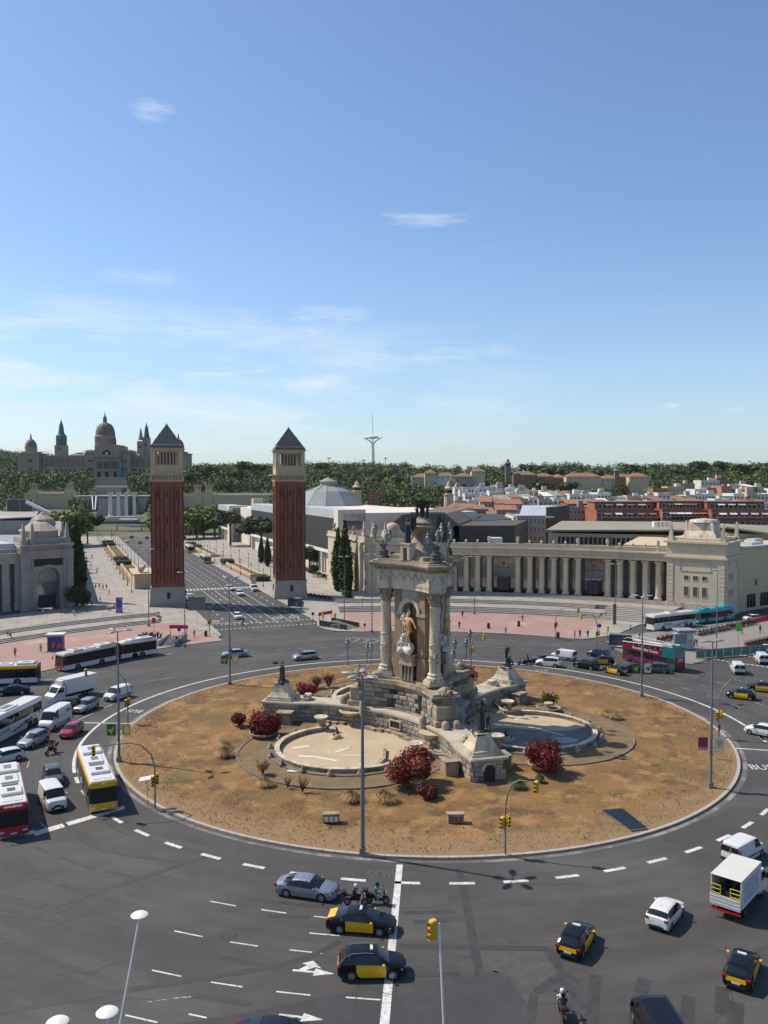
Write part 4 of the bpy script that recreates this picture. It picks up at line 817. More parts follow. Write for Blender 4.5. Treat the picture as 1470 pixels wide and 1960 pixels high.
for t in (-73,47,167):
 d=dirv(t);L_=d*4.75
 b=MB(MARB);b.cbox((0,0,6.95),(2.3,2.3,.4));b.cbox((0,0,7.3),(2.0,2.0,.3));b.lathe([(.98,7.45),(1.04,7.6),(.98,7.75),(.84,7.85),(.84,7.95),(.92,8.08),(.84,8.2),(.74,8.26)],n=22);b.obj('column_base',mon,smooth=35,loc=L_,rz=radians(t))
 s_=MB(MARB);s_.lathe([(.72,8.25),(.72,10.4),(.74,10.45),(.70,10.55),(.70,12.9),(.67,13.2),(.62,16.3),(.66,16.35),(.62,16.42)],n=24)
 pts=[(cos(a_)*.72,sin(a_)*.72,10.6+a_*.22) for a_ in np.linspace(0,11,40)];s_.tube(pts,.06,5)
 for k in range(14):a_=k*1.9;s_.blob((cos(a_)*.7,sin(a_)*.7,8.9+(k % 7)*.42),.13,k,n=6,m=4)
 s_.obj('column_shaft',mon,smooth=40,loc=L_,rz=radians(t))
 c=MB(M('capital_stone',(0.30,0.26,0.21),0.9,var=0.35,scale=4,bump=0.5));c.lathe([(.62,16.4),(.6,16.6),(.68,17.3),(.92,17.95),(.7,18.0)],n=16)
 for ring_,(z,r0,n_,hh) in enumerate(((16.5,.66,10,.6),(16.95,.74,10,.65),(17.35,.85,8,.6))):
  for k in range(n_):
   a_=2*pi*(k+ring_*.5)/n_;u=Vector((cos(a_),sin(a_),0));v=Vector((-u.y,u.x,0));o_=u*r0+Vector((0,0,z))
   c.add([o_-v*.17,o_+v*.17,o_+v*.2+Vector((0,0,hh*.7))+u*.08,o_-v*.2+Vector((0,0,hh*.7))+u*.08,o_+u*.3+Vector((0,0,hh))+v*.1,o_+u*.3+Vector((0,0,hh))-v*.1,o_+u*.33+Vector((0,0,hh*.78))],[(0,1,2,3),(3,2,4,5),(5,4,6)])
 for k in range(4):a_=pi/4+k*pi/2;c.blob((cos(a_)*1.05,sin(a_)*1.05,17.75),.2,k,n=7,m=5)
 c.cbox((0,0,18.12),(1.9,1.9,.22));c.obj('capital',mon,loc=L_,rz=radians(t))
 kp=MB(RUST);kp.box(-3.3+0,-2.0,-.55,.55,6.75,18.2);kp.obj('corner_pilaster',mon,loc=L_,rz=radians(t))
def ring(name,mat,specs,smooth=None):
 m=MB(mat)
 for (rc,cw,sm,z0,z1) in specs:m.prism(W2(tri(rc,cw,sm,14)),z0,z1)
 return m.obj(name,mon)
ring('architrave',MARB,[(5.55,1.15,2.75,18.23,18.75),(5.63,1.2,2.83,18.752,19.2)])
ring('frieze',MARB,[(5.55,1.1,2.75,19.2,20.55),(5.75,1.25,2.9,20.55,20.7)])
ring('cornice',STON,[(6.0,1.35,3.1,20.95,21.15),(6.55,1.6,3.6,21.15,21.4),(6.75,1.7,3.8,21.4,21.62),(6.2,1.4,3.4,21.62,21.8)])
dn=MB(STON);pth=[Vector((x,y,0)) for x,y in W2(tri(5.85,1.3,3.0,14))];pth.append(pth[0]);acc=0
for a,b in zip(pth,pth[1:]):
 L=(b-a).length;n_=max(1,round(L/.34))
 for k in range(n_):q=a.lerp(b,(k+.5)/n_);dn.cbox((q.x,q.y,20.82),(.19,.3,.25),atan2((b-a).y,(b-a).x))
dn.obj('dentils',mon)
rel=MB(M('relief_marble',(0.42,0.40,0.37),0.7,var=0.2,scale=3))
pth2=[Vector((x,y,0)) for x,y in W2(tri(5.58,1.13,2.78,14))];pth2.append(pth2[0]);k=0
for a,b in zip(pth2,pth2[1:]):
 k += 1;d=(b-a);n_=2 if d.length>.9 else 1
 for j in range(n_):
  q=a.lerp(b,(j+.5)/n_);sg=1 if (k+j) % 2 else-1;u=d.normalized()
  rel.tube([q+u*-.28*sg+Vector((0,0,19.5)),q+Vector((0,0,19.85))+Vector((u.y,-u.x,0))*.05,q+u*.25*sg+Vector((0,0,20.3))],.07,5)
tag(rel.obj('frieze_relief',mon),None,kind='stuff')
ring('attic',STON,[(5.6,1.2,3.2,21.8,22.0),(4.0,1.3,2.5,22.0,22.5)])
dr=MB(STON);dr.lathe([(2.5,22.5),(2.5,23.0),(2.3,23.1),(1.75,23.6),(1.25,24.4),(1.12,24.9),(1.2,25.2),(1.45,25.45),(1.5,25.7)],n=30)
dr.lathe([(1.5,25.7),(1.85,25.85),(1.95,26.05),(1.95,26.2),(1.6,26.3),(1.6,26.65),(1.45,26.7),(1.05,27.05),(.5,27.35),(.3,27.45)],n=30);dr.obj('drum',mon,smooth=35)
bw=MB(BRZG);bw.lathe([(.35,27.3),(.3,28.3),(.5,28.75),(1.05,28.95),(1.2,29.3),(1.28,29.5),(1.15,29.5),(1.0,29.15),(.0,29.0)],n=26);bw.obj('bronze_bowl',mon,smooth=45)
stand=human_mesh('bronze_bearer',RAISE,[BRZ])
for k in range(6):o=link('bowl_bearer',stand,mon,dirv(k*60+20)*.78+Vector((0,0,27.1)),radians(k*60+20));o.scale=(.98,.98,.98)
for m in MIDS:
 pd=MB(MARB);pd.box(-.55,.55,-.75,.75,22.0,24.0);pd.box(-.65,.65,-.85,.85,24.0,24.15);pd.mat(DARK);pd.box(.5,.56,-.3,.3,22.0,23.6);pd.obj('figure_pedestal',mon,loc=dirv(m)*2.75,rz=radians(m))
def statue(name,label,me_list,loc,rz,group=None,extras=None,scale=1.0,mat=BRZ):
 t=thing(name,label,'statue',loc,rz,group);t.scale=(scale,)*3
 for nm,me,l,r,s in me_list:o=link(nm,me,t,l,r);o.scale=(s,)*3
 if extras:extras(t)
 return t
rob_b=human_mesh('robed_bronze',RAISE,[BRZG],robe=True);lean_b=human_mesh('leaning_bronze',LEAN,[BRZ]);sit_b=human_mesh('sitting_bronze',SIT,[BRZ]);rob_d=human_mesh('robed_dark',LEAN,[BRZ],robe=True)
def wings(t):
 w=MB(BRZG)
 for s_ in (-1,1):w.add([(-.12,s_*.1,1.5),(-.3,s_*.45,1.95),(-.35,s_*.5,1.3),(-.2,s_*.2,.8),(-.18,s_*.1,1.5),(-.36,s_*.45,1.93),(-.41,s_*.5,1.3),(-.26,s_*.2,.8)],[(0,1,2,3),(7,6,5,4),(0,4,5,1),(1,5,6,2),(2,6,7,3),(3,7,4,0)])
 w.obj('wing',t)
for m,lb in ((-133,'green bronze winged figure on the left tall pedestal near the top of the monument'),(-13,'green bronze winged figure with raised arm on the right near the top of the monument'),(107,'green bronze winged figure at the back of the top of the monument')):
 q=CEN+dirv(m)*2.75;statue('winged_statue',lb,[('body',rob_b,(0,0,0),0,1)],(q.x,q.y,24.15),radians(m),'winged bronze figures round the top of the monument',wings,1.75)
def rocks(mat,spots,seed=1):
 def f(t):
  r_=MB(mat)
  for i,(x,y,z,r) in enumerate(spots):r_.blob((x,y,z),r,seed+i,amp=.3,n=9,m=6,sz=.8)
  r_.obj('rock',t,smooth=60)
 return f
tan_h=human_mesh('tan_man',dict(ell=(.1,.42,1.25),hal=(.15,.62,1.02),fil=(.18,.68,.95),elr=(.12,-.3,1.2),har=(.26,-.05,1.12),fir=(.3,0,1.1),knl=(.16,.1,.55)),[TAN]);wh=human_mesh('white_lean',LEAN,[STAT]);whs=human_mesh('white_sit',SIT,[STAT])
for m,lb in ((-133,'tan stone man on white marble rocks in the sunlit niche of the monument'),(-13,'pale figures on rocks in the shaded right niche of the monument'),(107,'marble figures in the back niche of the monument')):
 q=CEN+dirv(m)*2.9
 statue('niche_statue',lb,[('man',tan_h,(.1,-.35*-1,1.2),0,2.35),('figure',wh,(-.3,-.75,2.6),.4,1.5),('figure',whs,(.15,-.7,.7),-.5,1.35),('figure',wh,(-.6,-.2,3.6),-.3,1.2)],(q.x,q.y,10.1),radians(m),'stone figure groups in the niches',
   rocks(STAT,((0,0,.5,.75),(.35,.6,.45,.6),(.3,-.7,.5,.65),(-.2,.3,.9,.6),(-.3,-.7,1.3,.7),(-.5,-.7,2.1,.5),(-.8,-.3,2.9,.45)),5))
for t,lb,k in ((167,'dark bronze figure with outstretched arm and a child on the left stepped marble pedestal',0),(-73,'dark bronze woman raising a jar with a child on the front stepped marble pedestal',1),(47,'dark bronze pair of figures on the back right stepped marble pedestal',2)):
 q=CEN+dirv(t)*19.0;a=(radians(200),radians(-70),radians(-30))[k]
 main=(human_mesh('arm_out',dict(RAISE,elr=(.1,-.42,1.45),har=(.3,-.62,1.5),fir=(.38,-.7,1.5)),[BRZ],robe=True),rob_d if 0 else human_mesh('jar_up',dict(RAISE,ell=(.08,.3,1.62),hal=(.1,.12,1.86),fil=(.1,.08,1.92)),[BRZ],robe=True),human_mesh('pair',RAISE,[BRZ]))[k]
 def ex(t_,k=k):
  r_=MB(BRZ);r_.blob((0,0,.12),.62,3,n=10,m=5,sz=.35);r_.obj('bronze_base',t_,smooth=60);r_=MB(BRZ)
  if k == 1:r_.lathe([(.05,1.8),(.17,1.95),(.12,2.12),(.09,2.2)],c=(.1,0,0),n=10)
  if k == 0:r_.lathe([(.05,0),(.2,.08),(.24,.22)],c=(.42,-.75,1.42),n=10)
  if k == 2:r_.blob((.2,-.3,1.75),.2,5,n=8,m=5)
  r_.obj('held_vessel',t_,smooth=60)
 lst=[('woman' if k<2 else 'man',main,(0,0,.12),0,1),('child',sit_b if k != 1 else lean_b,(.1,.42,.12),.3,.72 if k != 1 else .62)]
 if k == 2:lst.append(('figure',sit_b,(.25,-.38,.12),-.6,.8))
 statue('bronze_statue',lb,lst,(q.x,q.y,4.72),a,'bronze figure groups on the corner pedestals',ex,1.7)
lan=MB(LAMPG)
for k in range(6):a_=k*pi/3;lan.cyl((cos(a_)*.13,sin(a_)*.13,0),(cos(a_)*.24,sin(a_)*.24,.62),.022,.022,4)
lan.lathe([(.05,-.22),(.08,-.1),(.17,-.02),(.15,.02)],n=8);lan.lathe([(.3,.62),(.32,.68),(.2,.8),(.16,.95),(.2,.98),(.1,1.1),(.03,1.16),(.05,1.25),(.0,1.38)],n=10);lanm=lan.mesh('lantern_frame',40)
lg=MB(LAMPGL);lg.lathe([(.11,.01),(.215,.61)],n=6);lgm=lg.mesh('lantern_glass')
def cluster(loc,rz,label,arms,stem=1.6,urn=1,sc=1.0,group='lantern clusters on the monument',mat=BRZ):
 t=thing('lantern_cluster',label,'street lamp',loc,rz,group);t.scale=(sc,)*3
 b=MB(mat)
 if urn:b.lathe([(.7,0),(.65,.25),(.35,.35),(.5,.7),(.62,.85),(.3,1.0),(.25,1.3),(.45,1.45),(.5,1.6),(.2,1.75)],n=12);b.blob((0,0,.6),.55,4,.4)
 b.mat(LAMPG);b.cyl((0,0,0),(0,0,stem+.2),.09,.07,7);b.obj('stand',t,smooth=50)
 for (ang,rr,z) in arms:
  a=radians(ang);e=Vector((cos(a)*rr,sin(a)*rr,z));am=MB(LAMPG);am.tube([(0,0,stem),(cos(a)*rr*.5,sin(a)*rr*.5,stem-.12),(cos(a)*rr*.95,sin(a)*rr*.95,stem+.15),e-Vector((0,0,.2))],.05,6);am.obj('arm',t,smooth=50)
  l=link('lantern',lanm,t,e);link('lantern_pane',lgm,l)
 return t
ARM3=((0,.95,2.75),(130,.95,2.2),(235,.85,2.0))
for t,lb in ((167,'cluster of grey lanterns on the left corner of the monument cornice'),(-73,'cluster of grey lanterns on the front corner of the monument cornice'),(47,'cluster of grey lanterns on the back right corner of the monument cornice')):
 q=CEN+dirv(t)*5.1;cluster((q.x,q.y,21.95),radians(t+20),lb,ARM3+(((60,.6,3.1),) if t ==-73 else ()),1.9,sc=1.15,mat=STON if 0 else M('mossy_stone',(0.12,0.10,0.085),0.9,var=0.4,scale=3,bump=0.5))
for t,lb,rr,aa in ((167,'two arm lantern cluster at the left foot of the monument',8.3,((200,1.6,3.6),(20,1.0,2.9),(-15,1.5,3.1))),(-73,'lantern pair at the front foot of the monument beside the column',8.3,((210,1.3,3.7),(10,.9,4.0))),(47,'lantern cluster at the right foot of the monument behind the column',8.3,((0,1.2,3.9),(180,.9,2.8),(-60,.8,2.9)))):
 q=CEN+dirv(t)*rr;cluster((q.x,q.y,6.4),0 if t != 47 else 0.3,lb,aa,1.3,urn=0,sc=1.05,group='lantern clusters at the foot of the monument')
 bb=MB(STON);bb.blob((0,0,.3),.75,8,.35,sz=.7);bb.blob((.6,.3,.2),.4,3);bb.bbox(-.9,.9,-.7,.7,-.05,.3);bb.obj('lamp_plinth',mon,smooth=60,loc=dirv(t)*rr+Vector((0,0,6.45)),rz=radians(t))
# == pools
def poolpath(m,off=0.0):
 d=dirv(m);p=Vector((-d.y,d.x,0));T,RR=13.7,7.9+off;pts=[]
 left=[(al,la) for al,la in ((6.8,-12.2),(8.0,-11.2-off*.4),(9.0,-9.6-off*.8),(9.3,-8.3-off),(9.9,-7.35-off))]
 for al,la in left:pts.append(CEN+d*(al if al>7 else 7.6)+p*la)
 h=math.degrees(math.acos((10.6-T)/RR*1.0)) if abs((10.6-T)/RR)<1 else 110
 for i in range(33):a=radians(-h+2*h*i/32);pts.append(CEN+d*(T+RR*cos(a))+p*RR*sin(a))
 for al,la in reversed(left):pts.append(CEN+d*(al if al>7 else 7.6)-p*la)
 return pts
for m,lb,fm in ((-133,'empty pale sand coloured fountain pool with curved rim in front of the monument',POOL),(-13,'fountain pool with grey floor and dark puddle to the right of the monument',POOL),(107,'empty fountain pool behind the monument',POOL)):
 t=thing('fountain_pool',lb,'fountain',(CX,CY,.36));d=dirv(m);p=Vector((-d.y,d.x,0));ip=poolpath(m,0);op=poolpath(m,.42)
 wall=[CEN+d*(4.7+5.0*(la/16.1) ** 2)+p*la for la in np.linspace(12.2,-12.2,15)]
 f=MB(fm);nn=len(ip);wl2=[CEN+d*(4.7+5.0*(la/16.1) ** 2)+p*la for la in np.linspace(-12.2,12.2,nn)]
 f.add([(q.x-CX,q.y-CY,.05) for q in ip+wl2],[(i,i+1,nn+i+1,nn+i) for i in range(nn-1)]);f.obj('pool_floor',t,fix=False)
 if f.mats and True:
  o=t.children[0];
  if o.data.polygons[20].normal.z<0:o.data.flip_normals()
 rm=MB(STON);rm.strip(W2(op),W2(ip),-.05,.5);rm.obj('pool_rim',t);cp=MB(MARB);cp.strip(W2(poolpath(m,.5)),W2(poolpath(m,-.1)),.5,.6);cp.obj('rim_coping',t)
 st=MB(STON)
 for k,la in enumerate(np.arange(-10.5,10.6,.95)):
  al=5.55+5.0*(la/16.1) ** 2+.35*sin(k);st.cbox((d.x*al+p.x*la,d.y*al+p.y*la,.2),(.7,.9,.32+.1*(k % 2)),radians(m))
 tag(st.obj('footing_stones',t),None,kind='stuff')
 tp=poolpath(m,1.05)
 bd=MB(STON);bd.blob((0,0,.15),.34,2,.25,sz=1.2);bd.blob((.0,0,.55),.2,5,.2);bdm=bd.mesh('carved_head',60)
 for k in range(5,39,3):q=tp[k]-CEN;link('carved_head',bdm,t,(q.x,q.y,0),k)
 curb=poolpath(m,1.2);cm_=MB(STONE_C);cm_.strip(W2(curb[6:37]),W2(poolpath(m,.5)[6:37]),-.1,.12);cm_.obj('outer_plinth',t)
 if m ==-133:
  cr=random.Random(4)
  for (x0,y0,x1,y1,w_) in ((572,1447,600,1448,.5),(600,1448,645,1456,.4),(550,1475,570,1476,.5),(560,1462,575,1466,.35),(640,1440,668,1431,.3),(560,1432,592,1428,.45),(650,1445,700,1446,.25),(690,1462,700,1470,.4),(595,1472,612,1468,.4)):
   a,b=G(x0,y0,.43),G(x1,y1,.43);o=bar(a-CEN,b-CEN,w_,PATCH,.075,'mortar_patch',t)
  dv=MB(STON);dv.add([(q.x-CX,q.y-CY,z) for z in (.05,.45) for q in (G(734,1438,.4),G(740,1437,.4),G(738,1457,.4),G(722,1474,.4),G(716,1472,.4),G(732,1455,.4))],[(5,4,3,2,1,0),(6,7,8,9,10,11)]+[(j,(j+1) % 6,6+(j+1) % 6,6+j) for j in range(6)]);dv.obj('inner_kerb',t)
 if m ==-13:
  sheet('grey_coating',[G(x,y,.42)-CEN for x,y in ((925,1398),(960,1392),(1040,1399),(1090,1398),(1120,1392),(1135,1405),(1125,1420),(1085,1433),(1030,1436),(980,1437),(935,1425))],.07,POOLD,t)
  sheet('puddle',[G(x,y,.44)-CEN for x,y in ((1062,1411),(1085,1411),(1106,1415),(1105,1420),(1080,1423),(1056,1419))],.085,WATER,t)
  sheet('water_channel',[G(x,y,.44)-CEN for x,y in ((928,1418),(940,1421),(968,1434),(962,1437),(932,1426))],.085,WATER,t)
  for (x0,y0,x1,y1,w_) in ((1008,1390,1040,1398,.3),(1040,1398,1080,1408,.25),(952,1389,980,1387,.3),(975,1370,992,1379,.3)):bar(G(x0,y0,.43)-CEN,G(x1,y1,.43)-CEN,w_,PATCH,.09,'mortar_patch',t)
 for s_ in (-1,1):
  q=CEN+d*10.4+p*s_*7.9
  u=thing('stone_urn','wide dished stone urn on the rim of the '+{-133:'front pool, '+('right' if s_>0 else 'left')+' side',-13:'right pool, '+('back' if s_>0 else 'front')+' side',107:'back pool, '+('left' if s_>0 else 'right')+' side'}[m],'urn',(q.x,q.y,.3),0,'stone urns on the pool rims')
  b=MB(STON);b.lathe([(.55,0),(.5,.25),(.62,.5),(.4,.7),(.5,1.2),(.42,1.5)],n=14);b.blob((.25,.2,.8),.32,2);b.blob((-.25,.15,.8),.3,3);b.blob((0,-.3,.8),.32,6);b.obj('pedestal',u,smooth=45)
  ds=MB(MARB);ds.lathe([(.35,1.45),(.8,1.62),(.9,1.72),(.9,1.85),(.7,1.85),(.5,1.75)],n=20);ds.obj('dish',u,smooth=40)
 q=CEN+d*11.3-p*4.2
 fg=statue('pool_sculpture','small bronze creature rearing on a rock in the '+{-133:'front',-13:'right',107:'back'}[m]+' pool',[],(q.x,q.y,.4),radians(m),'small bronze creatures in the pools',rocks(POOL,((0,0,.05,.7),(.5,.2,0,.5)),3),1.0)
 c_=MB(BRZ);c_.tube([(.5,0,.35),(.1,.1,.5),(-.2,0,.75),(-.15,-.1,1.15),(.05,-.1,1.3)],.2,7,.07);c_.tube([(-.2,0,.7),(-.6,.2,.45),(-.8,.3,.6)],.1,6,.03);c_.tube([(0,.1,.6),(.3,.45,.35)],.09,6,.04);c_.tube([(-.1,-.2,.7),(.35,-.4,.8)],.08,6,.03);c_.obj('creature',fg,smooth=60)
def planter(loc,label,r=1.6,disc_=True):
 t=thing('bowl_planter',label,'planter',loc,0,'round bowl planters by the pools');b=MB(STON);b.lathe([(.7,0),(r*.8,.15),(r,.5),(r*1.05,.62),(r*.92,.62),(r*.85,.45)],n=26);b.obj('bowl',t,smooth=40);s=MB(DIRT);s.cyl((0,0,.3),(0,0,.53),r*.86,r*.86,20);s.obj('soil',t)
 if disc_:d_=MB(MARB);d_.lathe([(.3,.3),(.35,1.0),(.62,1.1),(.62,1.25),(.0,1.28)],n=18);d_.obj('pillar',t,smooth=40)
 return t
planter(G(1050,1362,.3),'round stone bowl planter with pale disc pillar behind the right pool');planter(G(1041,1471,.3),'round stone bowl planter under the red bush right of the front pedestal',1.75,False);planter(G(505,1410,.3),'round bowl planter hidden under the red bush at the left',1.75,False);planter(G(783,1482,.3),'round bowl planter under the red bush in front of the pool',1.6,False)
# == terraces, steps and palaces round the square
def bl(name,label,cat='building',loc=None,group=None):return thing(name,label,cat,loc or (0,0,0),0,group)
def pr(t,name,mat,pts,z0,z1,smooth=None):
 L=t.location if t else Vector((0,0,0));m=MB(mat);m.prism([(p[0]-L.x,p[1]-L.y) for p in pts],z0-L.z,z1-L.z);return m.obj(name,t,smooth)
def rect(p,q,depth,flip=1):
 p=Vector((p[0],p[1],0));q=Vector((q[0],q[1],0));d=(q-p).normalized();n=Vector((-d.y,d.x,0))*depth*flip;return [p,q,q+n,p+n]
WINM={}
def win_mesh(w,h,glass=GLASSB,frame=WHT,mull=1,key=''):
 k=(w,h,glass.name,frame.name,mull)
 if k not in WINM:
  m=MB(frame);f=min(.12,w*.1)
  for a in ((-w/2,-w/2+f,0,h),(w/2-f,w/2,0,h),(-w/2+f,w/2-f,0,f),(-w/2+f,w/2-f,h-f,h)):m.box(a[0],a[1],-.07,.05,a[2],a[3])
  for i in range(mull):x=-w/2+w*(i+1)/(mull+1);m.box(x-.03,x+.03,-.05,.04,f,h-f)
  m.mat(glass);m.box(-w/2+f,w/2-f,-.02,.05,f,h-f);WINM[k]=m.mesh('window')
 return WINM[k]
def windows(t,p,q,zs,n,w,h,off=.0,inset=0.0,name='window',**k):
 """n windows a row along p-q (outside to the right of travel)"""
 p=Vector((p[0],p[1],0));q=Vector((q[0],q[1],0));d=(q-p);L=d.length;d.normalize();me=win_mesh(w,h,**k);nr=Vector((d.y,-d.x,0))
 for z in zs:
  for i in range(n):c=p+d*(off+(L-2*off)*(i+.5)/n)+nr*(.02-inset);link(name,me,t,Vector((c.x,c.y,z))-t.location,atan2(d.y,d.x))
def flight(name,r0,a0,a1,n,z0,dz,run,mat=STEP):
 for k in range(n):
  m=MB(mat);m.arc((CX,CY),r0+run*k,r0+run*(n),a0,a1,z0+dz*k-(.25 if k == 0 else 0),z0+dz*(k+1),26);o=m.obj(name if k == 0 else 'step',None if k == 0 else base_)
  if k == 0:base_=o;structure(o)
def terrace(name,r0,r1,a0,a1,z):
 m=MB(PAVE);m.arc((CX,CY),r0,r1,a0,a1,0.02,z,40);return structure(m.obj(name))
slabmap(PAVE,9,9,-AVROT,(0.17,0.15,0.13),0.4,0.12)
flight('lower_steps',96.5,62.5,99.3,4,.13,.2625,.75);tr1=terrace('lower_terrace',99.44,104.6,62,99.3,1.18);flight('upper_steps',104.6,64,99.3,3,1.18,.267,.66);tr2=terrace('upper_terrace',106.6,121.5,54.3,96.5,1.98)
flight('corner_steps',96.5,54.3,62.5,8,.13,.234,1.16)
flight('palace_plinth_steps',113.0,55.5,90,4,1.98,.2,.45)
flight('lower_steps',97.3,124.5,172,3,.13,.2,.66);flight('upper_steps',103.5,123.3,172,3,.73,.2,.66);terrace('lower_terrace',99.3,103.5,124,172,.73);terrace('upper_terrace',105.5,124,123,172,1.33)
sb=MB(PAVE2);sb.box(-.85,.85,-.16,.16,0,.02);sb=sb.mesh('paving_strip');sb2=MB(DIRT);sb2.box(-.85,.85,-.16,.16,0,.02);k_=0
for rr,z,par,a0,a1 in ((108.3,1.98,tr2,58,93),(110.2,1.98,tr2,57,92),(112,1.98,tr2,57,90),(101.0,1.18,tr1,64,97),(102.8,1.18,tr1,64,97)):
 a=a0+(k_ % 2)*1.1
 while a<a1:o=link('paving_strip',sb,par,pol(rr,a,z-.004),radians(a+90));a += 2.3
 k_ += 1
def px_angle(px,r):
 """angle on the circle of radius r round the square's centre that is seen at picture column px (far side)"""
 s=(px-735)/FPX;lo,hi=20,150
 for _ in range(50):
  m=(lo+hi)/2;q=pol(r,m)
  if q.x/q.y>s:lo=m
  else:hi=m
 return (lo+hi)/2
ZB=2.78
pal=bl('colonnade_palace','long curved cream palace front with tall columns and glass wall on the right',loc=pol(118,70,0))
def parc(t,name,mat,r0,r1,a0,a1,z0,z1,n=30):m=MB(mat);m.arc((CX-t.location.x,CY-t.location.y),r0,r1,a0,a1,z0-t.location.z,z1-t.location.z,n);return m.obj(name,t)
A0,A1=56.2,90.5
parc(pal,'hall_body',ROOFD,121.6,150,A0,A1,0,13.0);parc(pal,'roof_slab',CREAM,115.2,121.5,A0,A1,12.55,12.9)
for nm,r0,r1,z0,z1 in (('architrave',114.9,118.0,12.4,13.0),('frieze',115.1,118.0,13.0,14.2),('cornice',114.3,118.0,14.2,14.55),('parapet',115.2,115.75,14.55,15.5),('parapet_rail',115.05,115.9,15.5,15.65)):parc(pal,nm,CREAM,r0,r1,A0,A1,z0,z1)
cm_=MB(CREAM);cm_.cbox((0,0,.2),(1.7,1.7,.4));cm_.lathe([(.82,.4),(.8,.6),(.70,.7),(.70,3.2),(.66,8.6),(.72,8.7),(.66,8.8),(.8,9.05)],n=16);cm_.cbox((0,0,9.22),(1.7,1.7,.34));cm_=cm_.mesh('column',40);cm_.materials.append(MARB)
colpx=[870,893,915,937,992,1015,1038,1061,1084,1108,1165,1188,1213,1237,1262]
bl_=MB(CREAM);bl_.cbox((0,0,.55),(.6,.6,1.1));bl_.lathe([(.2,1.1),(.12,1.2),(.34,1.5),(.34,1.7),(.1,1.95),(0,2.0)],n=10);ball=bl_.mesh('parapet_finial',50)
vm=MB(CREAM);vm.cbox((0,0,.55),(.8,.8,1.1));vm.lathe([(.28,1.1),(.15,1.25),(.38,1.6),(.48,2.3),(.2,2.4),(.42,2.6),(.42,2.75),(0,2.8)],n=10);vase=vm.mesh('urn_finial',50)
for i,px in enumerate(colpx):
 a=px_angle(px,116.2);link('column',cm_,pal,pol(116.2,a,ZB)-pal.location,radians(a));big=i in (3,4,9,10,14);link('urn_finial' if big else 'parapet_finial',vase if big else ball,pal,pol(115.5,a,14.6)-pal.location,radians(a))
A=[px_angle(p,119.5) for p in colpx];A=[A1]+A+[A0];gw=M('palace_glass_wall',(0.30,0.31,0.30),0.07,metal=0.6,var=0.35,scale=0.25,coord='World')
for i in range(len(A)-1):
 k=max(1,round((A[i]-A[i+1])/1.2))
 for j in range(k):
  a_,b_=A[i]+(A[i+1]-A[i])*j/k,A[i]+(A[i+1]-A[i])*(j+1)/k;p,q=pol(119.9,a_),pol(119.9,b_);d=(q-p);m=MB(gw);m.box(-d.length/2+.06,d.length/2-.06,-.05,.05,ZB,12.4);m.mat(POLEG);m.box(-d.length/2-.05,-d.length/2+.06,-.12,.12,ZB,12.4);m.box(-d.length/2+.06,d.length/2-.06,-.1,.08,6.2,6.35)
  c=(p+q)/2-pal.location;m.obj('glass_pane',pal,loc=(c.x,c.y,0),rz=atan2(d.y,d.x))
for px in (964,1137):
 a=px_angle(px,118);m=MB(BLK);m.box(-1.6,1.6,-.9,.9,ZB,6.3);m.mat(GLASS);m.box(-1.2,-.1,-.95,-.9,ZB+.1,5.6);m.box(.1,1.2,-.95,-.9,ZB+.1,5.6);c=pol(118.2,a)-pal.location;m.obj('entrance_door',pal,loc=(c.x,c.y,0),rz=radians(a-90))
 em=MB(M('blue_emblem',(.03,.05,.30),.5));[em.add([(0,-.0,0),(.35*cos(q)-.1,0,.35*sin(q)),(1.3*cos(q),0,1.0*sin(q)),(.35*cos(q)+.1,0,.45*sin(q))],[(0,1,2,3)]) for q in np.linspace(.3,pi-.3,6)]
 c=pol(119.7,a)-pal.location;em.obj('flower_emblem',pal,loc=(c.x,c.y,9.6),rz=radians(a-90));lettering('Fira Barcelona',.7,em.mats[0],pal,Matrix.Translation((c.x,c.y,8.9)) @ Matrix.Rotation(radians(a-90),4,'Z') @ Matrix.Rotation(pi/2,4,'X'))
a=px_angle(1137,117.9);c=pol(117.2,a)-pal.location;lettering('Acceso Reed Hall',.55,WHITEM,pal,Matrix.Translation((c.x,c.y,6.8)) @ Matrix.Rotation(radians(a-90),4,'Z') @ Matrix.Rotation(pi/2,4,'X'))
tw=bl('palace_end_tower','square cream tower block with bulbous roof and obelisks at the right end of the colonnade',loc=G(1330,1164));p0=pol(113.5,56.2);dr_=Vector((.80,-.60,0)).normalized();p1=p0+dr_*13.5;dn_=Vector((.60,.80,0));fp=[p0,p1,p1+dn_*13,p0+dn_*13]
def grow(P,g):
 c=sum((Vector(p[:2]).to_3d() for p in P),Vector())/len(P);return [p+(p-c).normalized()*g for p in [Vector((q[0],q[1],0)) for q in P]]
pr(tw,'wall',CREAM,fp,0,17.2);pr(tw,'plinth',MARB,grow(fp,.35),0,3.0);pr(tw,'cornice',CREAM,grow(fp,.7),13.6,14.1);pr(tw,'upper_cornice',CREAM,grow(fp,.9),17.2,17.7);pr(tw,'attic',CREAM,grow(fp,-.9),17.7,18.4)
c=(fp[0]+fp[2])/2-tw.location;rz_=atan2(dr_.y,dr_.x)
m=MB(MARB);m.lathe([(5.6,18.0),(5.3,18.8),(4.3,20.0),(4.2,20.5),(4.0,21.6),(3.2,22.4),(.0,22.9)],n=4);m.lathe([(3.6,22.0),(3.2,22.6),(0,23.0)],n=12);m.obj('bulbous_roof',tw,loc=(c.x,c.y,0),rz=rz_+pi/4)
ob=MB(MARB);ob.cbox((0,0,.5),(1.3,1.3,1));ob.cbox((0,0,2.6),(.9,.9,3.2),taper=.45);ob.cbox((0,0,4.3),(.4,.4,.3),taper=.2);ob=ob.mesh('obelisk')
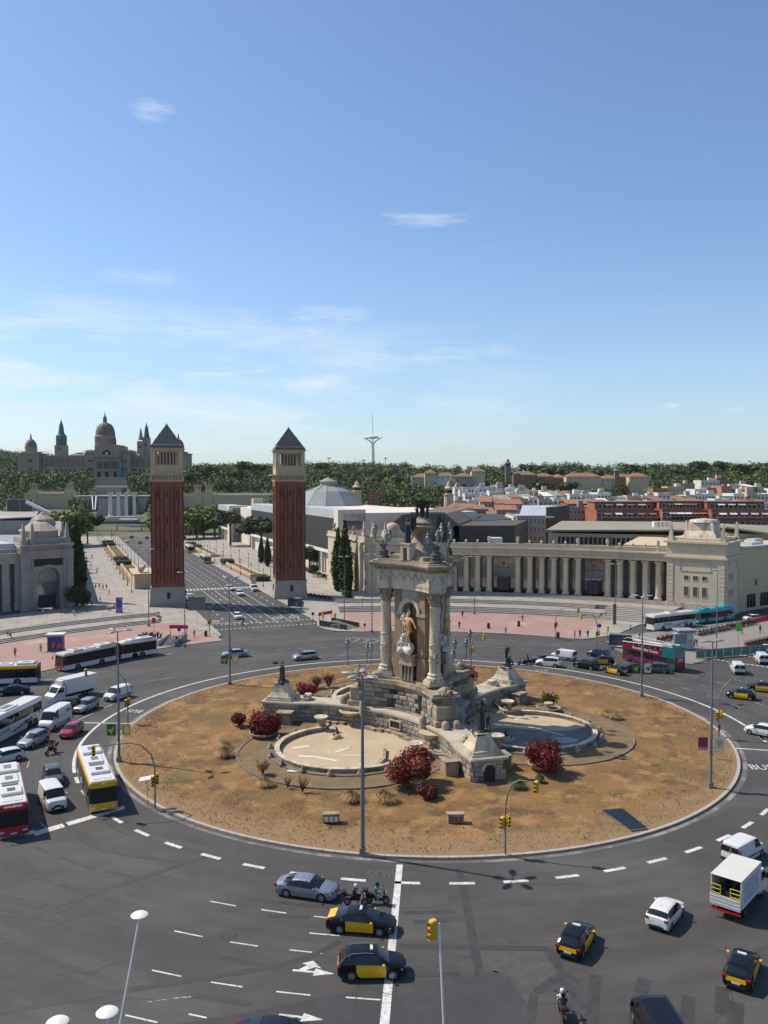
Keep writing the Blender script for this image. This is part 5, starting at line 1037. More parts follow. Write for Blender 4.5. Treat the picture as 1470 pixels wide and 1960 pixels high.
for q in grow(fp,-1.0):link('obelisk',ob,tw,Vector((q.x,q.y,17.6))-tw.location,rz_)
windows(tw,p0+dr_*3.6,p1-dr_*3.6,(4.6,),3,1.2,2.4,glass=DARK,frame=CREAM2,mull=2);windows(tw,p0+dr_*3.6,p1-dr_*3.6,(8.4,),3,1.2,1.2,glass=DARK,frame=CREAM2);windows(tw,p1+dn_*2.5,p1+dn_*7,(4.6,8.4),2,1.1,1.8,glass=DARK,frame=CREAM2,mull=2)
for a_,b_ in ((p0+dr_*3.2,p1-dr_*3.2),(p1+dn_*3.2,p1+dn_*9.8)):
 d=(b_-a_).normalized();n_=Vector((d.y,-d.x,0));fr=MB(MARB);L=(b_-a_).length
 for x0,x1,z0,z1 in ((0,L,0,.15),(0,L,2.2,2.35),(0,.15,.15,2.2),(L-.15,L,.15,2.2)):fr.box(x0,x1,-.1,.05,z0,z1)
 q=a_+n_*.02;fr.obj('framed_panel',tw,loc=Vector((q.x,q.y,10.6))-tw.location,rz=atan2(d.y,d.x))
for a_,b_ in ((p0,p1),(p1,p1+dn_*13)):   # corner quoins
 for s_ in (a_.lerp(b_,.06),a_.lerp(b_,.94)):
  d=(b_-a_).normalized();n_=Vector((d.y,-d.x,0));pl_=MB(CREAM)
  for k in range(13):pl_.box(-.7,.7,-.14,.1,.05+k*1.04,.97+k*1.04)
  q=s_+n_*.02;tag(pl_.obj('quoin',tw,loc=Vector((q.x,q.y,0))-tw.location,rz=atan2(d.y,d.x)),None,kind='stuff')
wg=bl('palace_side_wing','plain tan side wing running back from the end tower at the right edge',loc=G(1435,1158));q0=p1+dn_*12.9;wd=Vector((.81,.58,0));q1=q0+wd*60
pr(wg,'wall',CREAM2,[q0,q1,q1+Vector((-40,55,0)),q0+Vector((-25,12,0))],0,15.6);pr(wg,'roof_edge',ROOFM,rect(q0+Vector((.3,-.4,0)),q1+Vector((.3,-.4,0)),1.5),15.6,16.0);windows(wg,q0+wd*12,q0+wd*38,(9.2,),3,7.5,3.4,glass=GLASS,frame=POLEG,mull=4);windows(wg,q0+wd*2,q0+wd*20,(.6,),3,4.2,3.6,glass=GLASS,frame=CREAM2,mull=2);windows(wg,q0+wd*4,q0+wd*10,(6,),1,1.0,1.6,glass=DARK,frame=CREAM2)
for i,(dx_,dy_,s_) in enumerate(((8,12,5),(18,16,6),(30,24,5),(14,24,4))):
 m=MB(ROOFM);m.box(-s_/2,s_/2,-s_/3,s_/3,0,.7);m.obj('rooflight',wg,loc=Vector((q0.x+dx_,q0.y+dy_,15.6))-wg.location,rz=.6)
pv=bl('corner_pavilion','cream corner pavilion with obelisks, dome and urns where the right palace meets the avenue',loc=UV(118,40))
c0=UV(110.5,34.2);c1=UV(150,33.8);c2=UV(150,52);c3=pol(126,88);c4=pol(115.2,88.2);PF=[c1,c0,c4,c3,c2]
pr(pv,'wall',CREAM,PF,0,15.0);pr(pv,'plinth',CREAM,grow(PF,.4),0,2.6);pr(pv,'cornice',CREAM,grow(PF,.8),15.0,15.5);pr(pv,'parapet',CREAM,grow(PF,.2),15.5,16.6);pr(pv,'roof',ROOFD,grow(PF,-.6),16.6,16.7)
fd=(c0-c1).normalized();windows(pv,c0-fd*7.6,c0-fd*2.6,(3.4,7.6,12.2),2,1.0,1.9,glass=DARK,frame=CREAM2);windows(pv,c0,c0+(c4-c0)*.55,(12.0,),3,1.3,1.3,glass=DARK,frame=CREAM2);windows(pv,c0-fd*30,c0-fd*12,(9.5,),2,2.2,2.4,glass=DARK,frame=CREAM2)
for a_ in (c0-fd*1.2,c0-fd*9.2,c0+(c4-c0).normalized()*1.2):m=MB(CREAM);m.box(-.8,.8,-.8,.8,0,15);m.obj('pilaster',pv,loc=a_-pv.location+Vector((0,0,0)),rz=AVROT)
for u in (112,119,128,137,146):link('urn_finial',vase,pv,UV(u,34.6,16.4)-pv.location,AVROT)
for q in (UV(114.5,35.5,16.4),UV(121.5,35.5,16.4),c0+(c4-c0)*.28+Vector((0,1.5,16.4)),c0+(c4-c0)*.95+Vector((0,1.5,16.4))):link('obelisk',ob,pv,q-pv.location,AVROT)
m=MB(MARB);m.lathe([(3.4,16.5),(3.3,17.8),(2.4,18.7),(2.2,19.0)],n=4);m.mat(TSTONE);m.lathe([(2.1,18.8),(1.9,19.7),(1.1,20.4),(0,20.7)],n=16);c=c0.lerp(c4,.45)+Vector((0,6,0))-pv.location;m.obj('small_dome',pv,smooth=40,loc=(c.x,c.y,0),rz=AVROT+pi/4)
lpz=bl('arched_palace','grey stone palace with tall arched glass entrance at the left edge',loc=G(90,1165,0));k0=UV(121,-40.5);k1=k0+Vector((-.77,-.64,0))*11.4;kd=(k1-k0).normalized();kn=Vector((kd.y,-kd.x,0));kn=kn if kn.y<0 else-kn;wdr=Vector((-.75,-.66,0));wnn=Vector((.66,-.75,0));w0=k1+wdr*.3-wnn*1.0;w1=w0+wdr*46
LB=[w0-wnn*2.4,w1-wnn*2.4,w1-wnn*34,w0-wnn*34]
ax_=k0.lerp(k1,.52)                            # middle of the arch
def face(x0,x1,z0,z1,mat,pj0=-.01,pj1=.0,name='wall',th=None):
 m=MB(mat);m.box(x0,x1,-pj1,-pj0,z0,z1);o=m.obj(name,lpz);o.matrix_local=LM;return o
LM=Matrix.Translation(ax_-lpz.location) @ Matrix.Rotation(atan2(-kd.y,-kd.x),4,'Z')
def fbox(mat,name,x0,x1,y0,y1,z0,z1):m=MB(mat);m.box(x0,x1,y0,y1,z0,z1);o=m.obj(name,lpz);o.matrix_local=LM;return o
hwid=(k0-k1).length/2+.3
fbox(GREYST,'left_pier',-hwid-.4,-2.75,0,14,0,16.3);fbox(GREYST,'right_pier',2.75,hwid-.2,0,14,0,16.3);fbox(GREYST,'upper_wall',-2.75,2.75,.02,14,11.6,16.3)
m=MB(GREYST);Aq=np.linspace(0,pi,15);vs=[(-2.75*cos(a),0.0,8.4+2.75*sin(a)) for a in Aq]+[(-2.75*cos(a),0.0,11.6) for a in Aq]+[(-2.75*cos(a),1.5,8.4+2.75*sin(a)) for a in Aq];m.add(vs,[(j,j+1,16+j,15+j) for j in range(14)]+[(j,j+1,31+j,30+j) for j in range(14)])
for r0,r1,pj in ((2.75,3.3,-.12),(3.2,3.4,-.2)):
 vs=[]
 for a in Aq:
  for r_,y in ((r0,.1),(r0,pj),(r1,pj),(r1,.1)):vs.append((-r_*cos(a),y,8.4+r_*sin(a)))
 m.add(vs,[(j*4+q,j*4+(q+1) % 4,j*4+4+(q+1) % 4,j*4+4+q) for j in range(14) for q in range(4)])
o=m.obj('arch',lpz);o.matrix_local=LM
m=MB(gw);m.add([(-2.75,1.3,1.3),(2.75,1.3,1.3)]+[(2.75*cos(a),1.3,8.4+2.75*sin(a)) for a in Aq],[tuple(range(17))]);m.mat(BLK);m.box(-1.9,1.9,.6,1.25,1.3,4.4);[m.box(x-.06,x+.06,.54,.6,1.3,4.4) for x in (-1.2,-.4,.4,1.2)];o=m.obj('arched_window',lpz,fix=False);o.matrix_local=LM
for x0,x1 in ((-hwid-.4,-hwid+1.2),(-hwid+2.2,-3.9),(3.9,hwid-2.4),(hwid-1.6,hwid-.1)):fbox(GREYST,'pilaster',x0,x1,-.25,.1,1.2,13.4);fbox(GREYST,'pilaster_base',x0-.15,x1+.15,-.4,.1,1.2,2.4)
for z0,z1,pj in ((13.4,13.8,.45),(13.8,14.9,.2),(14.9,15.3,.5),(16.3,16.8,.9)):fbox(GREYST,'cornice',-hwid-.6,hwid,-pj,.1,z0,z1)
fbox(GREYST,'attic',-hwid+1.5,hwid-1.5,.6,12,16.8,18.2)
for x0,x1,z0,z1 in ((-1.6,1.6,12.0,13.2),):fbox(DARK,'carved_panel',-3.4,3.4,-.03,0,11.5,13.2)
rm_=M('pavilion_roof_tan',(0.36,0.31,0.25),.85,var=.12,scale=.5)
rm_=rm_;m=MB(rm_);m.lathe([(4.4,17.8),(4.4,19.6),(4.8,19.8),(2.0,21.6),(.7,22.0),(.7,22.4),(0,22.7)],n=14);o=m.obj('drum_roof',lpz);o.matrix_local=LM @ Matrix.Translation((-.2,6,0))
m=MB(rm_);m.lathe([(3.2,17),(3.2,20.6),(3.5,20.8),(2.8,22.2),(.9,23.3),(.5,23.8),(0,24.0)],n=8);o=m.obj('lantern_dome',lpz);o.matrix_local=LM @ Matrix.Translation((3.5,15,0))
for x,y in ((-hwid+.6,1),(-hwid+2.6,1),(hwid-1.2,1),(hwid-1.2,4)):
 o=link('obelisk',ob,lpz);o.matrix_local=LM @ Matrix.Translation((x,y,16.8)) @ Matrix.Scale(1.15,4)
 o.material_slots[0].link='OBJECT';o.material_slots[0].material=GREYST
pr(lpz,'wing_body',GREYST,LB,0,14.6);pr(lpz,'wing_roof',ROOFM,grow(LB,-.8),14.6,17.0)
wv=MB(GREYST);lb0,lb1=w0,w1;VD=-wnn;pr(lpz,'wing_entablature',GREYST,[lb0,lb1,lb1+VD*3,lb0+VD*3],12.4,14.8);pr(lpz,'wing_parapet',GREYST,[lb0,lb1,lb1+VD*.6,lb0+VD*.6],15.6,15.9)
bm2=MB(GREYST);bm2.cyl((0,0,14.8),(0,0,15.6),.16,.12,6);bm2=bm2.mesh('baluster');pm2=MB(GREYST);pm2.cbox((0,0,7.0),(1.5,1.5,10.8));pm2.cbox((0,0,2),(1.9,1.9,1.5));pm2=pm2.mesh('wing_pillar');gp=MB(gw);gp.box(-1.1,1.1,-.05,.05,1.9,12.3);gp.mat(BLK);gp.box(-1.1,1.1,-.09,.08,6,6.15);gp=gp.mesh('glass_pane')
for i in range(16):q=lb0.lerp(lb1,(i+.3)/16)+VD*.9;link('wing_pillar',pm2,lpz,q-lpz.location,atan2((lb0-lb1).y,(lb0-lb1).x));q2=lb0.lerp(lb1,(i+.8)/16)+VD*2.1;link('glass_pane',gp,lpz,q2-lpz.location,atan2((lb0-lb1).y,(lb0-lb1).x))
for i in range(60):q=lb0.lerp(lb1,(i+.5)/60)+VD*.3;link('baluster',bm2,lpz,q-lpz.location)
# == exhibition halls along the avenue
def hall(label,u0,u1,v0,v1,h,low=5.5,nb=3,canopy=False,wall=CONC):
 t=bl('exhibition_hall',label,loc=UV(u0,v0));pr(t,'wall',wall,[UV(u0,v0+1.2),UV(u1,v0+1.2),UV(u1,v1),UV(u0,v1)],0,h-1.2);s_=1 if v1>v0 else-1
 pr(t,'end_pier',CONC,[UV(u0,v0-.6*s_),UV(u0+4.5,v0-.6*s_),UV(u0+4.5,v0+9*s_),UV(u0,v0+9*s_)],0,h);pr(t,'roof_fascia',ROOFM,[UV(u0+4.5,v0-.3*s_),UV(u1,v0-.3*s_),UV(u1,v0+8*s_),UV(u0+4.5,v0+8*s_)],h-3.0,h-.2)
 pr(t,'floor_band',WHT,[UV(u0+4.5,v0-.4*s_),UV(u1,v0-.4*s_),UV(u1,v0+1.5*s_),UV(u0+4.5,v0+1.5*s_)],low-1.1,low);n=int((u1-u0-4.5)/1.5)
 fm=MB(MESH);fm.box(-.66,.66,-.1,.1,0,h-3.0-low);fm=fm.mesh('grille_panel');
 for i in range(n):q=UV(u0+5.2+i*1.5,v0-.1*s_,low);link('grille_panel',fm,t,q-t.location,AVROT)
 for i in range(nb+1):u=u0+4.5+(u1-u0-5)*i/nb;pr(t,'pillar',CONC,[UV(u,v0-.2*s_),UV(u+.9,v0-.2*s_),UV(u+.9,v0+.8*s_),UV(u,v0+.8*s_)],0,low-1.1)
 if canopy:pr(t,'entrance_canopy',WHT,[UV(u0+8,v0-6*s_),UV(u0+18,v0-6*s_),UV(u0+18,v0),UV(u0+8,v0)],3.4,3.9)
 return t
hall('pale exhibition hall with dark grille upper front beside the cypresses',163.5,215,42,92,22.5,8.5)
hall('white and beige exhibition hall with entrance canopy left of the right brick tower',236,290,40,95,21.5,7.4,canopy=True)
hall('small farther exhibition hall with dark grille at the right of the avenue',338,372,39,92,19.0,7.2);h3=bl('exhibition_annex','plain beige hall block between two exhibition halls',loc=UV(300,45));pr(h3,'wall',CONC,[UV(291,44),UV(336,44),UV(336,92),UV(291,92)],0,18.3);pr(h3,'tower_block',CREAM2,[UV(318,47),UV(323,47),UV(323,52),UV(318,52)],18.3,23);pr(h3,'roof',ROOFM,[UV(292,60),UV(330,60),UV(330,90),UV(292,90)],18.3,19.6)
for i in range(16):m=MB(RBRICK);m.box(-.5,.5,-.15,.15,0,1.8);m.obj('coping_brick',h3,loc=UV(296+i*1.3,46,18.3)-h3.location,rz=AVROT)
lh=bl('side_hall','low stone hall along the left promenade behind the arched palace',loc=UV(200,-60));pr(lh,'wall',GREYST,[UV(140,-42),UV(330,-42),UV(330,-92),UV(140,-92)],0,12.5);pr(lh,'roof',ROOFG,[UV(141,-43),UV(329,-43),UV(329,-91),UV(141,-91)],12.5,12.9)
mr_=bl('metal_roof_hall','wide low hall roofed in pale metal behind the cream corner pavilion',loc=UV(200,70));RP=[UV(168,46),UV(225,46),UV(265,120),UV(190,135),UV(160,95)];pr(mr_,'wall',MESH,RP,0,18.2)
def slope(t,name,mat,pts,zs):L=t.location;m=MB(mat);n=len(pts);m.add([(p.x-L.x,p.y-L.y,z-L.z) for p,z in zip(pts,zs)]+[(p.x-L.x,p.y-L.y,z-.5-L.z) for p,z in zip(pts,zs)],[tuple(range(n)),tuple(range(2*n-1,n-1,-1))]+[(i,(i+1) % n,n+(i+1) % n,n+i) for i in range(n)]);return m.obj(name,t)
def ZP(px,py,Y):return D(px,py,Y)
for P in (((640,1018),(668,1018),(780,1005),(752,978),(700,975),(642,985)),):pass
Q=[ZP(642,1008,285),ZP(755,1008,285),ZP(790,975,330),ZP(742,972,338),ZP(642,981,330)];slope(mr_,'metal_roof',ROOFM,Q,[q.z for q in Q]);Q=[ZP(580,986,336),ZP(755,983,332),ZP(735,972,380),ZP(580,974,380)];slope(mr_,'upper_metal_roof',ROOFM,Q,[q.z for q in Q])
sm2=MB(POLEG);sm2.box(-.08,.08,0,46,0,.12);sm2=sm2.mesh('roof_seam')
for i in range(12):q=ZP(648+i*9,1007.2,286);o=link('roof_seam',sm2,mr_,q-mr_.location+Vector((0,0,.15)),-.02-i*.012);o.rotation_euler.x=atan2(ZP(700,975,330).z-q.z,44)
dh=bl('dark_arched_hall','dark brown hall with angular arched roof behind the monument top',loc=D(865,1010,265));L=dh.location
P=[(740,1040),(742,1008),(770,985),(785,983),(852,983),(878,1003),(880,1040)];a_=[D(x,y,262) for x,y in P];b_=[D(x,y,262)+Vector((14,60,0)) for x,y in P];n=len(P);m=MB(M('brown_hall_cladding',(.15,.115,.08),.8,var=.1,scale=.2,coord='World'));m.add([p-L for p in a_]+[p-L for p in b_],[tuple(range(n)),tuple(range(2*n-1,n-1,-1))]+[(i,(i+1) % n,n+(i+1) % n,n+i) for i in range(n)]);m.obj('vaulted_shell',dh);[pr(dh,'roof_rib',ROOFG,rect(D(x0,990,261),D(x1,990,261),.6),D(x0,y,262).z,D(x0,y,262).z+.5) for x0,x1,y in ((785,852,983),)]
lo=bl('low_hall','dark low hall roofs right behind the curved colonnade',loc=D(930,1030,262));pr(lo,'wall',ROOFD,[D(868,1000,262),D(985,1000,262),D(1010,1000,300),D(880,1000,300)],0,D(900,1006,262).z);pr(lo,'pale_roof',ROOFM,[D(866,1000,280),D(936,1000,280),D(925,1000,330),D(856,1000,330)],D(900,1005,280).z-1.5,D(900,1003,280).z);pr(lo,'roof_vent',WHITEM,rect(D(938,1000,250),D(962,1000,250),4),13,15)
th=bl('tan_roof_hall','long hall with tan felt roof and dark window strip behind the colonnade',loc=D(1180,1020,258));z0=D(1060,1018,258).z;pr(th,'wall',CREAM,rect(D(1049,1020,258),D(1300,1020,246),42),0,z0-.3);Q=[D(1045,1014,256),D(1322,1014,243),D(1318,999,300),D(1075,997,300)];slope(th,'felt_roof',ROOFT,Q,[q.z for q in Q]);windows(th,D(1066,1020,257.5),D(1262,1020,247),(z0-3.6,),22,1.25,2.4,glass=DARK,frame=CREAM,mull=0,inset=-.3)
for i in range(4):m=MB(WHITEM);m.box(0,1.4,0,2,0,1.6);m.obj('air_unit',th,loc=D(1252+i*8,1009,244)-L*0-th.location)
Q2=[D(1390,1008,236),D(1475,1020,232),D(1475,1006,262),D(1330,1000,290)];t2=bl('tan_roof_wing','sloping tan roof behind the end tower at the right edge',loc=D(1420,1020,240));slope(t2,'felt_roof',ROOFT,Q2,[q.z for q in Q2]);pr(t2,'wall',CREAM,[D(1390,1000,240),D(1475,1000,236),D(1475,1000,262),D(1345,1000,285)],0,17)
dm=bl('dome_hall','grey zinc octagonal dome on salmon walls beside the right brick tower',loc=D(628,975,400));m=MB(M('salmon_render',(.42,.20,.13),.85,var=.08,coord='World'));m.lathe([(16.5,0),(16.5,20.0),(17,20.3)],n=12);m.obj('wall',dm,loc=(0,0,-dm.location.z));m=MB(ROOFG);m.lathe([(17.2,20.2),(16.4,21.2),(10.8,27),(4.0,29.9),(4.0,30)],n=12);[m.tube([(17.2*cos(a),17.2*sin(a),20.3),(10.55*cos(a),10.55*sin(a),27.2),(4*cos(a),4*sin(a),30)],.15,4) for a in [2*pi*k/12 for k in range(12)]];m.obj('dome_roof',dm,loc=(0,0,-dm.location.z))
m=MB(GREYST);m.lathe([(3.8,29.9),(3.8,31.6)],n=12);m.mat(ROOFG);m.lathe([(4.4,31.6),(0,33.6)],n=12);m.obj('lantern',dm,loc=(0,0,-dm.location.z))
wmm=win_mesh(2.2,3.2,glass=GLASSB,frame=GREYST)
for k in range(12):
 for j in (-2,2):a=2*pi*(k+.5)/12;u=Vector((cos(a),sin(a),0));v=Vector((-u.y,u.x,0));link('window',wmm,dm,u*16.0+v*j+Vector((0,0,15.5-dm.location.z)),a+pi/2)
# == the palace on the hill, stairs, columns, towers
def K(px,y,Y=880):return D(px,y,Y)
pn=bl('hilltop_palace','huge domed stone palace with corner domes on the hill at the end of the avenue',loc=K(202,915));PL=pn.location
def pb(name,x0,x1,y0,y1,Y0,Y1,mat=PALAU):
 a,b=K(x0,y1,Y0),K(x1,y0,Y0);m=MB(mat);m.box(a.x-PL.x,b.x-PL.x,Y0-PL.y,Y1-PL.y,a.z-PL.z,b.z-PL.z);return m.obj(name,pn)
def pl(name,px,prof,Y,mat=PALAU,n=16,rot=0):
 c=K(px,900,Y);m=MB(mat);m.lathe([(r*.544*Y/880,K(px,y,Y).z-PL.z) for r,y in prof],n=n);return m.obj(name,pn,smooth=35 if n>9 else None,loc=(c.x-PL.x,Y-PL.y,0),rz=rot)
pb('left_wing',74,163,873,925,884,940);pb('right_wing',248,330,873,925,884,940);pb('wing_cornice',73,164,871.5,874,883,941,ROOFG);pb('wing_cornice',247,331,871.5,874,883,941,ROOFG)
for x0,x1,c in ((35,74,60),(330,358,342)):pb('corner_pavilion',x0,x1,869,925,878,900);pb('corner_cornice',x0-1,x1+1,867.5,869.5,877,901);pb('corner_attic',x0+6,x1-6,864,868,880,898);pl('corner_drum',c,[(11,868),(11,857),(12,856)],888);pl('corner_dome',c,[(11,857),(10,849),(6.5,843),(2,840),(1.6,836),(.3,829)],888,DOMEM)
pb('central_block',163,248,868,920,874,935);pb('side_pavilion',164,180,862,868,876,900);pb('side_pavilion',231,247,862,868,876,900);pb('portico',182,228,853,920,870,900);pb('portico_cornice',180,230,874.5,877,869,900,PALAUD);pb('central_cornice',162,249,867,869,873,930,PALAUD);pb('portico_attic',186,223,851,854,871,900)
m=MB(DOMEM);A=K(129,871,890)-PL;B=K(267,871,890)-PL;C_=K(160,859,890)-PL;D_=K(236,859,890)-PL;m.add([(A.x,12,A.z),(B.x,12,B.z),(B.x,60,B.z),(A.x,60,A.z),(C_.x,30,C_.z),(D_.x,30,D_.z),(D_.x,45,D_.z),(C_.x,45,C_.z)],[(0,1,5,4),(1,2,6,5),(2,3,7,6),(3,0,4,7),(4,5,6,7)]);m.mats=[M('hip_roof_pale',(.30,.27,.24),.7,var=.1,scale=.1,coord='World')];m.obj('hipped_roof',pn)
pl('drum',202,[(19,854),(18.5,840),(19.5,838),(19.5,835.5),(17.8,834)],890,PALAU,24);pl('main_dome',202,[(17.8,835),(17.2,826),(14.5,817),(10,811.5),(4.5,809)],890,DOMEM,24);pl('dome_lantern',202,[(4,810),(3.4,801),(4,800),(2.2,797),(.9,794),(.3,787)],890,DOMEM,12)
cp=MB(PALAUD);cp.cyl((0,0,0),(0,0,8.2),.75,.65,8);cp=cp.mesh('portico_column')
for x in (185,189,194,199,205,210,215,220,225):q=K(x,897,868.5)-PL;link('portico_column',cp,pn,q)
cd=MB(PALAUD);cd.cyl((0,0,0),(0,0,7.2),.5,.5,6);cd=cd.mesh('drum_column');q0_=K(202,852.5,890)-PL
for k in range(16):a=2*pi*k/16;link('drum_column',cd,pn,q0_+Vector((cos(a)*10.4,sin(a)*10.4,0)))
rb=MB(PALAUD)
for k in range(12):
 a=2*pi*k/12;rb.tube([(cos(a)*r*.55,sin(a)*r*.55,K(202,y,890).z-K(202,835,890).z) for r,y in ((17.9,835),(17.3,826),(14.6,817),(10.1,811.5))],.28,4)
tag(rb.obj('dome_ribs',pn,loc=K(202,835,890)-PL),None,kind='stuff')
pw_=win_mesh(3.2,6.0,glass=DARK,frame=PALAUD,mull=1)
for x in (190,205,220):link('tall_window',pw_,pn,K(x-.5,896,869.7)-PL)
pd_=win_mesh(3.6,6.2,glass=DARK,frame=PALAUD,mull=1)
for x in (190,205,221):link('portal',pd_,pn,K(x-.5,914,869.7)-PL)
ws_=win_mesh(2.0,2.4,glass=DARK,frame=PALAUD,mull=1)
for x in [79+8*i for i in range(11)]+[252+8*i for i in range(10)]:link('small_window',ws_,pn,K(x,903,883.7)-PL);m=None
pn_=MB(PALAUD);pn_.box(-1.9,1.9,-.15,.1,0,8);pn_=pn_.mesh('blind_panel')
for x in [80+10*i for i in range(9)]+[254+10*i for i in range(8)]:link('blind_panel',pn_,pn,K(x,893,883.9)-PL)
for x in (170,176,235,241,55,60):link('small_window',ws_,pn,K(x,884,873.6 if x>100 else 877.6)-PL);link('small_window',ws_,pn,K(x,900,873.6 if x>100 else 877.6)-PL)
m=MB(DARK);m.add([(4.6*cos(a),0,4.6*sin(a)) for a in np.linspace(0,pi,12)],[tuple(range(12))]);m.mat(WHT);m.box(-1.2,1.2,-.3,-.05,.2,2.2);m.obj('lunette',pn,loc=K(204,870,869.6)-PL)
m=MB(M('blue_banner',(.02,.22,.42),.8));m.box(-1.1,1.1,-.1,0,0,18);m.obj('banner',pn,loc=K(230,912,869)-PL)
ta=bl('palace_spire_tower','tower wrapped in teal netting with a spire left of the hilltop dome','tower',loc=K(118,875,905),group='spire towers behind the hilltop palace');tb2=bl('palace_spire_tower','stone tower with pointed green spire right of the hilltop dome','tower',loc=K(281,875,905),group='spire towers behind the hilltop palace');tc2=bl('palace_spire_tower','lower stone turret with spire just left of the right palace spire','tower',loc=K(270,875,900),group='spire towers behind the hilltop palace')
for t,px,sp,net in ((ta,118,[(11,875,4),(11,853,4),(12,852.5,4),(10.5,852,8),(10.5,835,8),(6,830,8),(4,815,8),(2.4,810,8),(.3,803,8)],TEALNET),(tb2,281,[(7,875,4),(7,838,4),(7.6,837.5,4),(6,837,8),(4.8,833,8),(3,818,8),(1.5,815,8),(.2,808,8)],COPPER),(tc2,270,[(6.5,875,4),(6.5,845,4),(5,843,8),(3,832,8),(2,826,8),(.2,818,8)],PALAU)):
 k=.56;a=[(r*k*(1.25 if n == 4 else 1),K(px,y,905).z-t.location.z) for r,y,n in sp if n == 4];b=[(r*k,K(px,y,905).z-t.location.z) for r,y,n in sp if n == 8];m=MB(PALAU);m.lathe(a,n=4);m.obj('shaft',t,rz=pi/4);m=MB(net);m.lathe(b,n=8);m.obj('spire',t);link('window',ws_,t,Vector((0,-a[0][0]*.72,(a[0][1]+a[-1][1])/2+1)))
def step_wall(px0,px1,y0,y1,Y,label,mat=PALAU,d=8,steps=0):
 a,b=D(px0,y1,Y),D(px1,y0,Y);t=thing('terrace_wall',label,'wall',(a.x,Y,a.z));m=MB(mat);m.box(0,b.x-a.x,0,d,-8,b.z-a.z);m.obj('wall',t);m=MB(CONC);m.box(-.3,b.x-a.x+.3,-.4,d*.3,b.z-a.z,b.z-a.z+.5);m.obj('coping',t)
 for i in range(steps):m=MB(STEP);h=(b.z-a.z)*(i+1)/(steps+1);m.box(.5,b.x-a.x-.5,-(steps-i)*1.3,0,-8,h);m.obj('step',t)
step_wall(176,248,915,932,800,'pale stair terrace directly under the hilltop palace portico',steps=5);step_wall(184,237,933,941,740,'second stair terrace below the hilltop palace',steps=3);step_wall(145,173,950,977,640,'stepped terrace left of the cascade',steps=6,d=30);step_wall(263,284,950,977,640,'stepped terrace right of the cascade',steps=6,d=30)
step_wall(192,245,950,987,620,'central cascade wall behind the four columns',steps=8,d=30,mat=PALAUD);step_wall(165,205,993,1003,560,'low stair wall left below the four columns',steps=3);step_wall(206,262,990,999,556,'podium carrying the four white columns',steps=2,mat=CONC)
for x in (178,182):m=MB(WHITEM);a,b=D(x,976,615),D(x-2+(x-178),950,640);m.tube([a,b],.45,4);tag(m.obj('escalator_rail'),'white escalator rail climbing %s of the cascade' % ('left' if x == 178 else 'just left'),'railing')
for i,x in enumerate((211.4,226.8,242,257.6)):
 q=D(x,988,550);t=thing('tall_column','tall white free standing column, %s of the four in front of the hilltop palace' % ('first from the left','second from the left','third from the left','rightmost')[i],'column',q,0,'four white columns');m=MB(WHT);m.lathe([(1.5,0),(1.3,.8),(1.12,1.0),(1.0,14.2),(1.25,14.6)],n=14);m.obj('shaft',t,smooth=40);m=MB(WHT);m.cbox((0,0,15.2),(3.0,2.2,.7));m.cyl((-1.2,-1.1,14.8),(-1.2,1.1,14.8),.5,.5,8);m.cyl((1.2,-1.1,14.8),(1.2,1.1,14.8),.5,.5,8);m.obj('capital',t)
q=D(255,1001,520);fb_=thing('footbridge','white glazed footbridge over the top of the avenue','bridge',q);m=MB(WHT);m.box(-30,20,-2,2,-1.4,-.4);m.box(-8,3,-3,3,2.0,2.5);m.mat(GLASSB);m.box(-30,20,-1.8,-1.7,-.4,.8);m.obj('deck',fb_);[MB(WHT).cyl((x,0,-8),(x,0,-1.4),.5,.5,8).obj('support',fb_) for x in (-28,-10,5,18)]
for nm,x0,x1,yt,yb,tws,lb in (('a',46,140,946,965,(63,132),'left'),('b',344,522,949,962,(378,399),'right')):
 a,b=D(x0,yb,650),D(x1,yt,650);t=bl('garden_palace','low ochre palace with twin lantern turrets on the %s below the hill' % lb,loc=a);W_=b.x-a.x;H_=b.z-a.z;m=MB(CREAM2);m.box(0,W_,0,25,-14,H_);m.obj('wall',t);m=MB(MARB);m.box(-.4,W_+.4,-.5,1,H_,H_+.5);m.obj('parapet',t)
 for tx in tws:x=D(tx,yb,650).x-a.x;m=MB(CREAM2);m.box(x-3.2,x+3.2,-.8,5,-14,H_+3.0);m.box(x-2.2,x+2.2,0,4.2,H_+3.0,H_+3.8);[m.cyl((x+sx,y,H_+3.8),(x+sx,y,H_+7.5),.3,.3,6) for sx in (-1.8,0,1.8) for y in (.4,3.8)];m.box(x-2.4,x+2.4,-.2,4.4,H_+7.5,H_+8.2);m.cyl((x,2,H_+8.2),(x,2,H_+11),.3,.05,5);m.obj('turret',t)
 if nm == 'b':
  fm=MB(WHT);fm.lathe([(.35,0),(.2,.5),(.5,1.0),(.1,1.6)],n=6);fm=fm.mesh('parapet_ball')
  for i in range(34):link('parapet_ball',fm,t,(30+i*1.25+0,.3,H_+.5))
q=D(713.5,893,1350);t=thing('communications_tower','white needle tower with ring platform on the skyline above the monument','tower',q);s=.835;m=MB(M('tower_white',(.8,.8,.8),.5));m.lathe([(3.4,0),(2.6,25),(2.0,38)],n=10);m.obj('stem',t,smooth=50)
